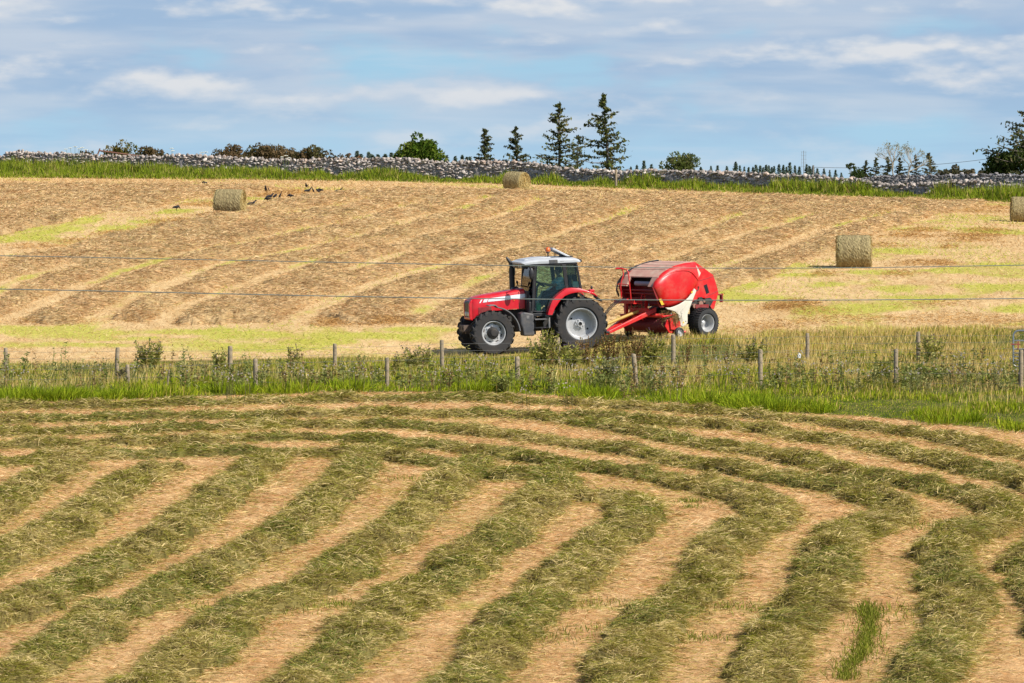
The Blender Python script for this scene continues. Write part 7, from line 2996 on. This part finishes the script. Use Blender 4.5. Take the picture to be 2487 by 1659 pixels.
mb.box((1.30, 0, 1.30), (.05, 2 * BW - .1, .62))
mb.build("front_crossbar", DARKRED, BR_)
mb = MB()
x, z = bl(690, 545, .35)
mb.tube([(1.62, -.30, 1.70), (1.62, .62, 1.70)], .075, 14)
mb.build("net_roll", simple("net_roll", (.28, .25, .29), .6), BR_, smooth=50)
mb = MB()
rail = [bl(a, b, -BW) for a, b in ((1030, 225), (985, 186), (870, 208), (760, 240), (640, 290), (540, 350), (440, 440), (385, 520), (365, 620), (400, 700))]
for (x, z), (x2, z2) in zip(rail[:-1], rail[1:]):
    mb.hexa([(x, -BW - .05, z - .06), (x, -BW + .0, z - .06), (x2, -BW + .0, z2 - .06), (x2, -BW - .05, z2 - .06), (x, -BW - .05, z + .03), (x, -BW + .0, z + .03), (x2, -BW + .0, z2 + .03), (x2, -BW - .05, z2 + .03)])
mb.build("edge_rail", BLACKG, BR_)
mb = MB()
x, z = bl(1000, 200, -BW)
mb.tube([(x + .02, -BW - .02, z + .0), (x - .10, -BW + .3, z - .03)], .018, 6)
mb.tube([(x + .1, -BW + .02, z - .04), (x - .04, -BW + .05, z + .03)], .014, 6)
mb.build("top_lever", GREYP, BR_)
# back plate
mb = MB()
bk = [bl(a, b, BW) for a, b in ((1500, 219), (1640, 312), (1770, 402), (1812, 520), (1852, 665), (1800, 830))]
vs, fs = [], []
for (x, z) in bk:
    vs += [(x - .012, -BW, z), (x - .012, BW, z), (x + .02, BW, z), (x + .02, -BW, z)]
for k in range(len(bk) - 1):
    for e in range(4):
        e2 = (e + 1) % 4
        fs.append((k * 4 + e, k * 4 + e2, (k + 1) * 4 + e2, (k + 1) * 4 + e))
fs += [(0, 3, 2, 1), (4 * len(bk) - 4, 4 * len(bk) - 3, 4 * len(bk) - 2, 4 * len(bk) - 1)]
mb.add(vs, fs)
mb.build("tailgate_back", REDB, BR_)
mb = MB()
a, b, c_ = bl(1848, 683, .6), bl(1912, 690, .6), bl(1896, 800, .6)
mb.tube([(a[0] + .1, .6, a[1]), (b[0], .6, b[1]), (c_[0], .6, c_[1])], .032, 8)
mb.box((b[0] + .01, .6, b[1] - .12), (.05, .10, .22))
mb.tube([(a[0], -.6, a[1]), (a[0], .6, a[1])], .025, 8)
mb.build("rear_light_bar", DARKRED, BR_)
mb = MB()
mb.box((b[0] - .03, .6, b[1] + .01), (.03, .09, .06))
mb.build("rear_reflector", ORANGE, BR_)

# pick-up: drum of tines, side plates, rails, small wheels
mb = MB()
mb.tube([(1.30, -.98, .40), (1.30, .98, .40)], .17, 18)
for k in range(34):
    y = -.95 + k * 1.9 / 33
    for t in np.linspace(-.6, 2.6, 7)[:-1]:
        pass
    pts = [(1.30 + .235 * math.cos(t), y, .40 + .235 * math.sin(t)) for t in np.linspace(-1.2, 2.2, 8)]
    mb.tube(pts, .013, 4)
mb.build("pickup_drum", DARKRED, BR_, smooth=40)
mb = MB()
for s in (1, -1):
    mb.prism_y([(1.05, .28), (1.22, .16), (1.42, .20), (1.58, .40), (1.50, .60), (1.20, .68), (1.02, .55)], s * 1.0 - .02, s * 1.0 + .02)
mb.build("pickup_side", REDB, BR_, bevel=.008)
mb = MB()
a, b = bl(590, 1052, -.7), bl(985, 1078, .55)
mb.tube([(1.62, -1.0, .70), (1.62, .95, .70)], .04, 8)
mb.tube([(1.15, -1.0, .74), (1.15, .98, .74)], .05, 8)
mb.tube([(1.15, .95, .74), (1.62, .95, .70)], .03, 8)
mb.box((1.40, .60, .74), (.45, .05, .08))
mb.build("pickup_rail", REDB, BR_)
mb = MB()
mb.prism_y(bpoly([(1110, 1040), (1150, 1035), (1170, 1170), (1240, 1175), (1235, 1215), (1130, 1205)], 1.06), 1.04, 1.08)
mb.prism_y(bpoly([(1215, 1110), (1270, 1080), (1280, 1160), (1215, 1180)], 1.06), 1.035, 1.06)
mb.tube([(1.13, 1.05, .20), (.80, 1.10, .22)], .03, 6)
mb.build("gauge_wheel_arm", REDB, BR_)
for s in (1, -1):
    mb = MB()
    mb.lathe_y([(.105, -.06), (.11, -.065), (.15, -.065), (.178, -.04), (.182, 0), (.178, .04), (.15, .065), (.11, .065), (.105, .06)], 28, close=True)
    gw = mb.build("gauge_wheel", RUBBERB, BR_, smooth=40)
    gw.location = (1.13, s * 1.16, .182)
    mb = MB()
    mb.lathe_y([(.108, s * .055), (.10, s * .06), (.085, s * .02), (.045, s * .02), (.04, s * .06), (.001, s * .062)], 20)
    mb.build("rim", RIMS, gw, smooth=40)

# drawbar, stand, PTO shaft, hoses
hx = 3.10
mb = MB()
for s in (1, -1):
    mb.hexa([(1.45, s * .42 - .05, .82), (1.45, s * .42 + .05, .82), (hx, s * .05 + .05, .46 - .30), (hx, s * .05 - .05, .46 - .30), (1.45, s * .42 - .05, .98), (1.45, s * .42 + .05, .98), (hx, s * .05 + .05, .56 - .30), (hx, s * .05 - .05, .56 - .30)])
mb.box((hx + .02, 0, .21), (.22, .16, .10))
mb.box((1.75, 0, .88), (.12, .80, .14))
mb.build("drawbar", REDB, BR_, bevel=.012)
mb = MB()
mb.tube([(1.55, 0, .92), (hx - .5, 0, .62), (hx + .1, 0, .45)], [.05, .05, .04], 12)
mb.build("drive_shaft", YELLOW, BR_, smooth=40)
mb = MB()
for k in range(3):
    pts = [(2.35, .1 * k - .1, 1.25), (2.75, .1 * k - .12, 1.20), (3.05, .05 * k - .1, .85), (3.25, .05 * k - .1, .65)]
    P_ = []
    for i in range(13):
        t = i / 12
        a_, b_, c_, d_ = [Vector(p) for p in pts]
        P_.append(tuple(a_ * (1 - t) ** 3 + b_ * 3 * t * (1 - t) ** 2 + c_ * 3 * t * t * (1 - t) + d_ * t ** 3))
    mb.tube(P_, .014, 5)
mb.build("hose", BLACK, BR_, smooth=60)
# platform with hose rack
mb = MB()
p = bl(350, 745, -.7)
mb.box((1.98, -.30, 1.10), (.32, .95, .035))
mb.box((2.10, -.30, 1.16), (.02, .95, .09))
mb.box((2.28, -.1, 1.22), (.30, .06, .05))
mb.box((1.80, -.55, .90), (.10, .10, .40))
mb.build("platform", REDB, BR_)


def rail_(pts, name, r_=.02):
    """pts: (zoom x, zoom y, y)"""
    mb = MB()
    mb.tube([(bl(a, b, y)[0], y, bl(a, b, y)[1]) for a, b, y in pts], r_, 8)
    return mb.build(name, REDB, BR_, smooth=60)


rail_([(345, 318, -.62), (425, 296, -.70), (445, 312, -.70), (460, 400, -.70), (432, 490, -.70), (418, 570, -.70), (428, 740, -.70)], "handrail")
rail_([(340, 322, -.62), (430, 318, -.45), (500, 332, -.32), (525, 375, -.28), (540, 520, -.25), (558, 700, -.22), (572, 880, -.20), (592, 1085, -.20)], "handrail")
rail_([(360, 545, -.70), (430, 540, -.62), (540, 558, -.25)], "handrail", .014)
rail_([(712, 730, .05), (722, 700, .06), (742, 692, .08), (762, 706, .10), (768, 760, .10)], "step_rail")
rail_([(712, 730, .05), (722, 860, .05), (738, 1072, .05)], "step_rail")
rail_([(575, 938, -.20), (724, 930, .05)], "step_rung")
rail_([(572, 800, -.20), (700, 792, .05)], "step_rung")
rail_([(590, 1056, -.20), (738, 1050, .05)], "step_rung")
mb = MB()
q2 = [bl(a, b, .15) for a, b in ((770, 765), (806, 800), (800, 900), (775, 1052), (755, 1045), (760, 860))]
mb.prism_y(q2, .13, .17)
sg = mb.build("shield_plate", REDB, BR_)
mb = MB()
q2 = [bl(a, b, .17) for a, b in ((762, 752), (782, 756), (786, 775), (764, 772))]
mb.prism_y(q2, .172, .178)
mb.build("warning_label", YLAB, sg)
# chain links
for pts in ([(820, 830, .25), (826, 900, .26), (845, 960, .28), (880, 985, .32)], [(1140, 955, .95), (1142, 1012, .95)]):
    mb = MB()
    P_ = [Vector((bl(a, b, y)[0], y, bl(a, b, y)[1])) for a, b, y in pts]
    for a_, b_ in zip(P_[:-1], P_[1:]):
        for i in range(6):
            c0 = a_.lerp(b_, (i + .5) / 6)
            mb.ball(tuple(c0), (.016, .016, .022), 6, 4)
    mb.build("chain", STEEL, BR_)

# wad of hay caught on the pick-up
n_ = 2600
c0 = np.array([1.22, .84, .62])
P_ = c0 + rng.normal(0, 1, (n_, 3)) * np.array([.12, .12, .09])
d_ = rng.normal(size=(n_, 3))
d_ /= np.linalg.norm(d_, axis=1)[:, None]
V, q, lc, C_ = strands(P_, d_, rng.uniform(.06, .2, n_), rng.uniform(.008, .014, n_), rng.uniform(.2, .5, n_), np.array([(.30, .21, .09), (.20, .14, .06), (.38, .29, .13)])[rng.choice(3, n_)])
o = link_mesh("hay_wad", np_mesh("hay_wad", V, q, lc, C_), HAY_MAT)
o.location = (BLX, BLY, BLZ)
o.rotation_euler = (0, 0, R(180) + BA)
tag(o, "brown wad of loose hay lying on the baler's pickup", "hay wad", kind='stuff')
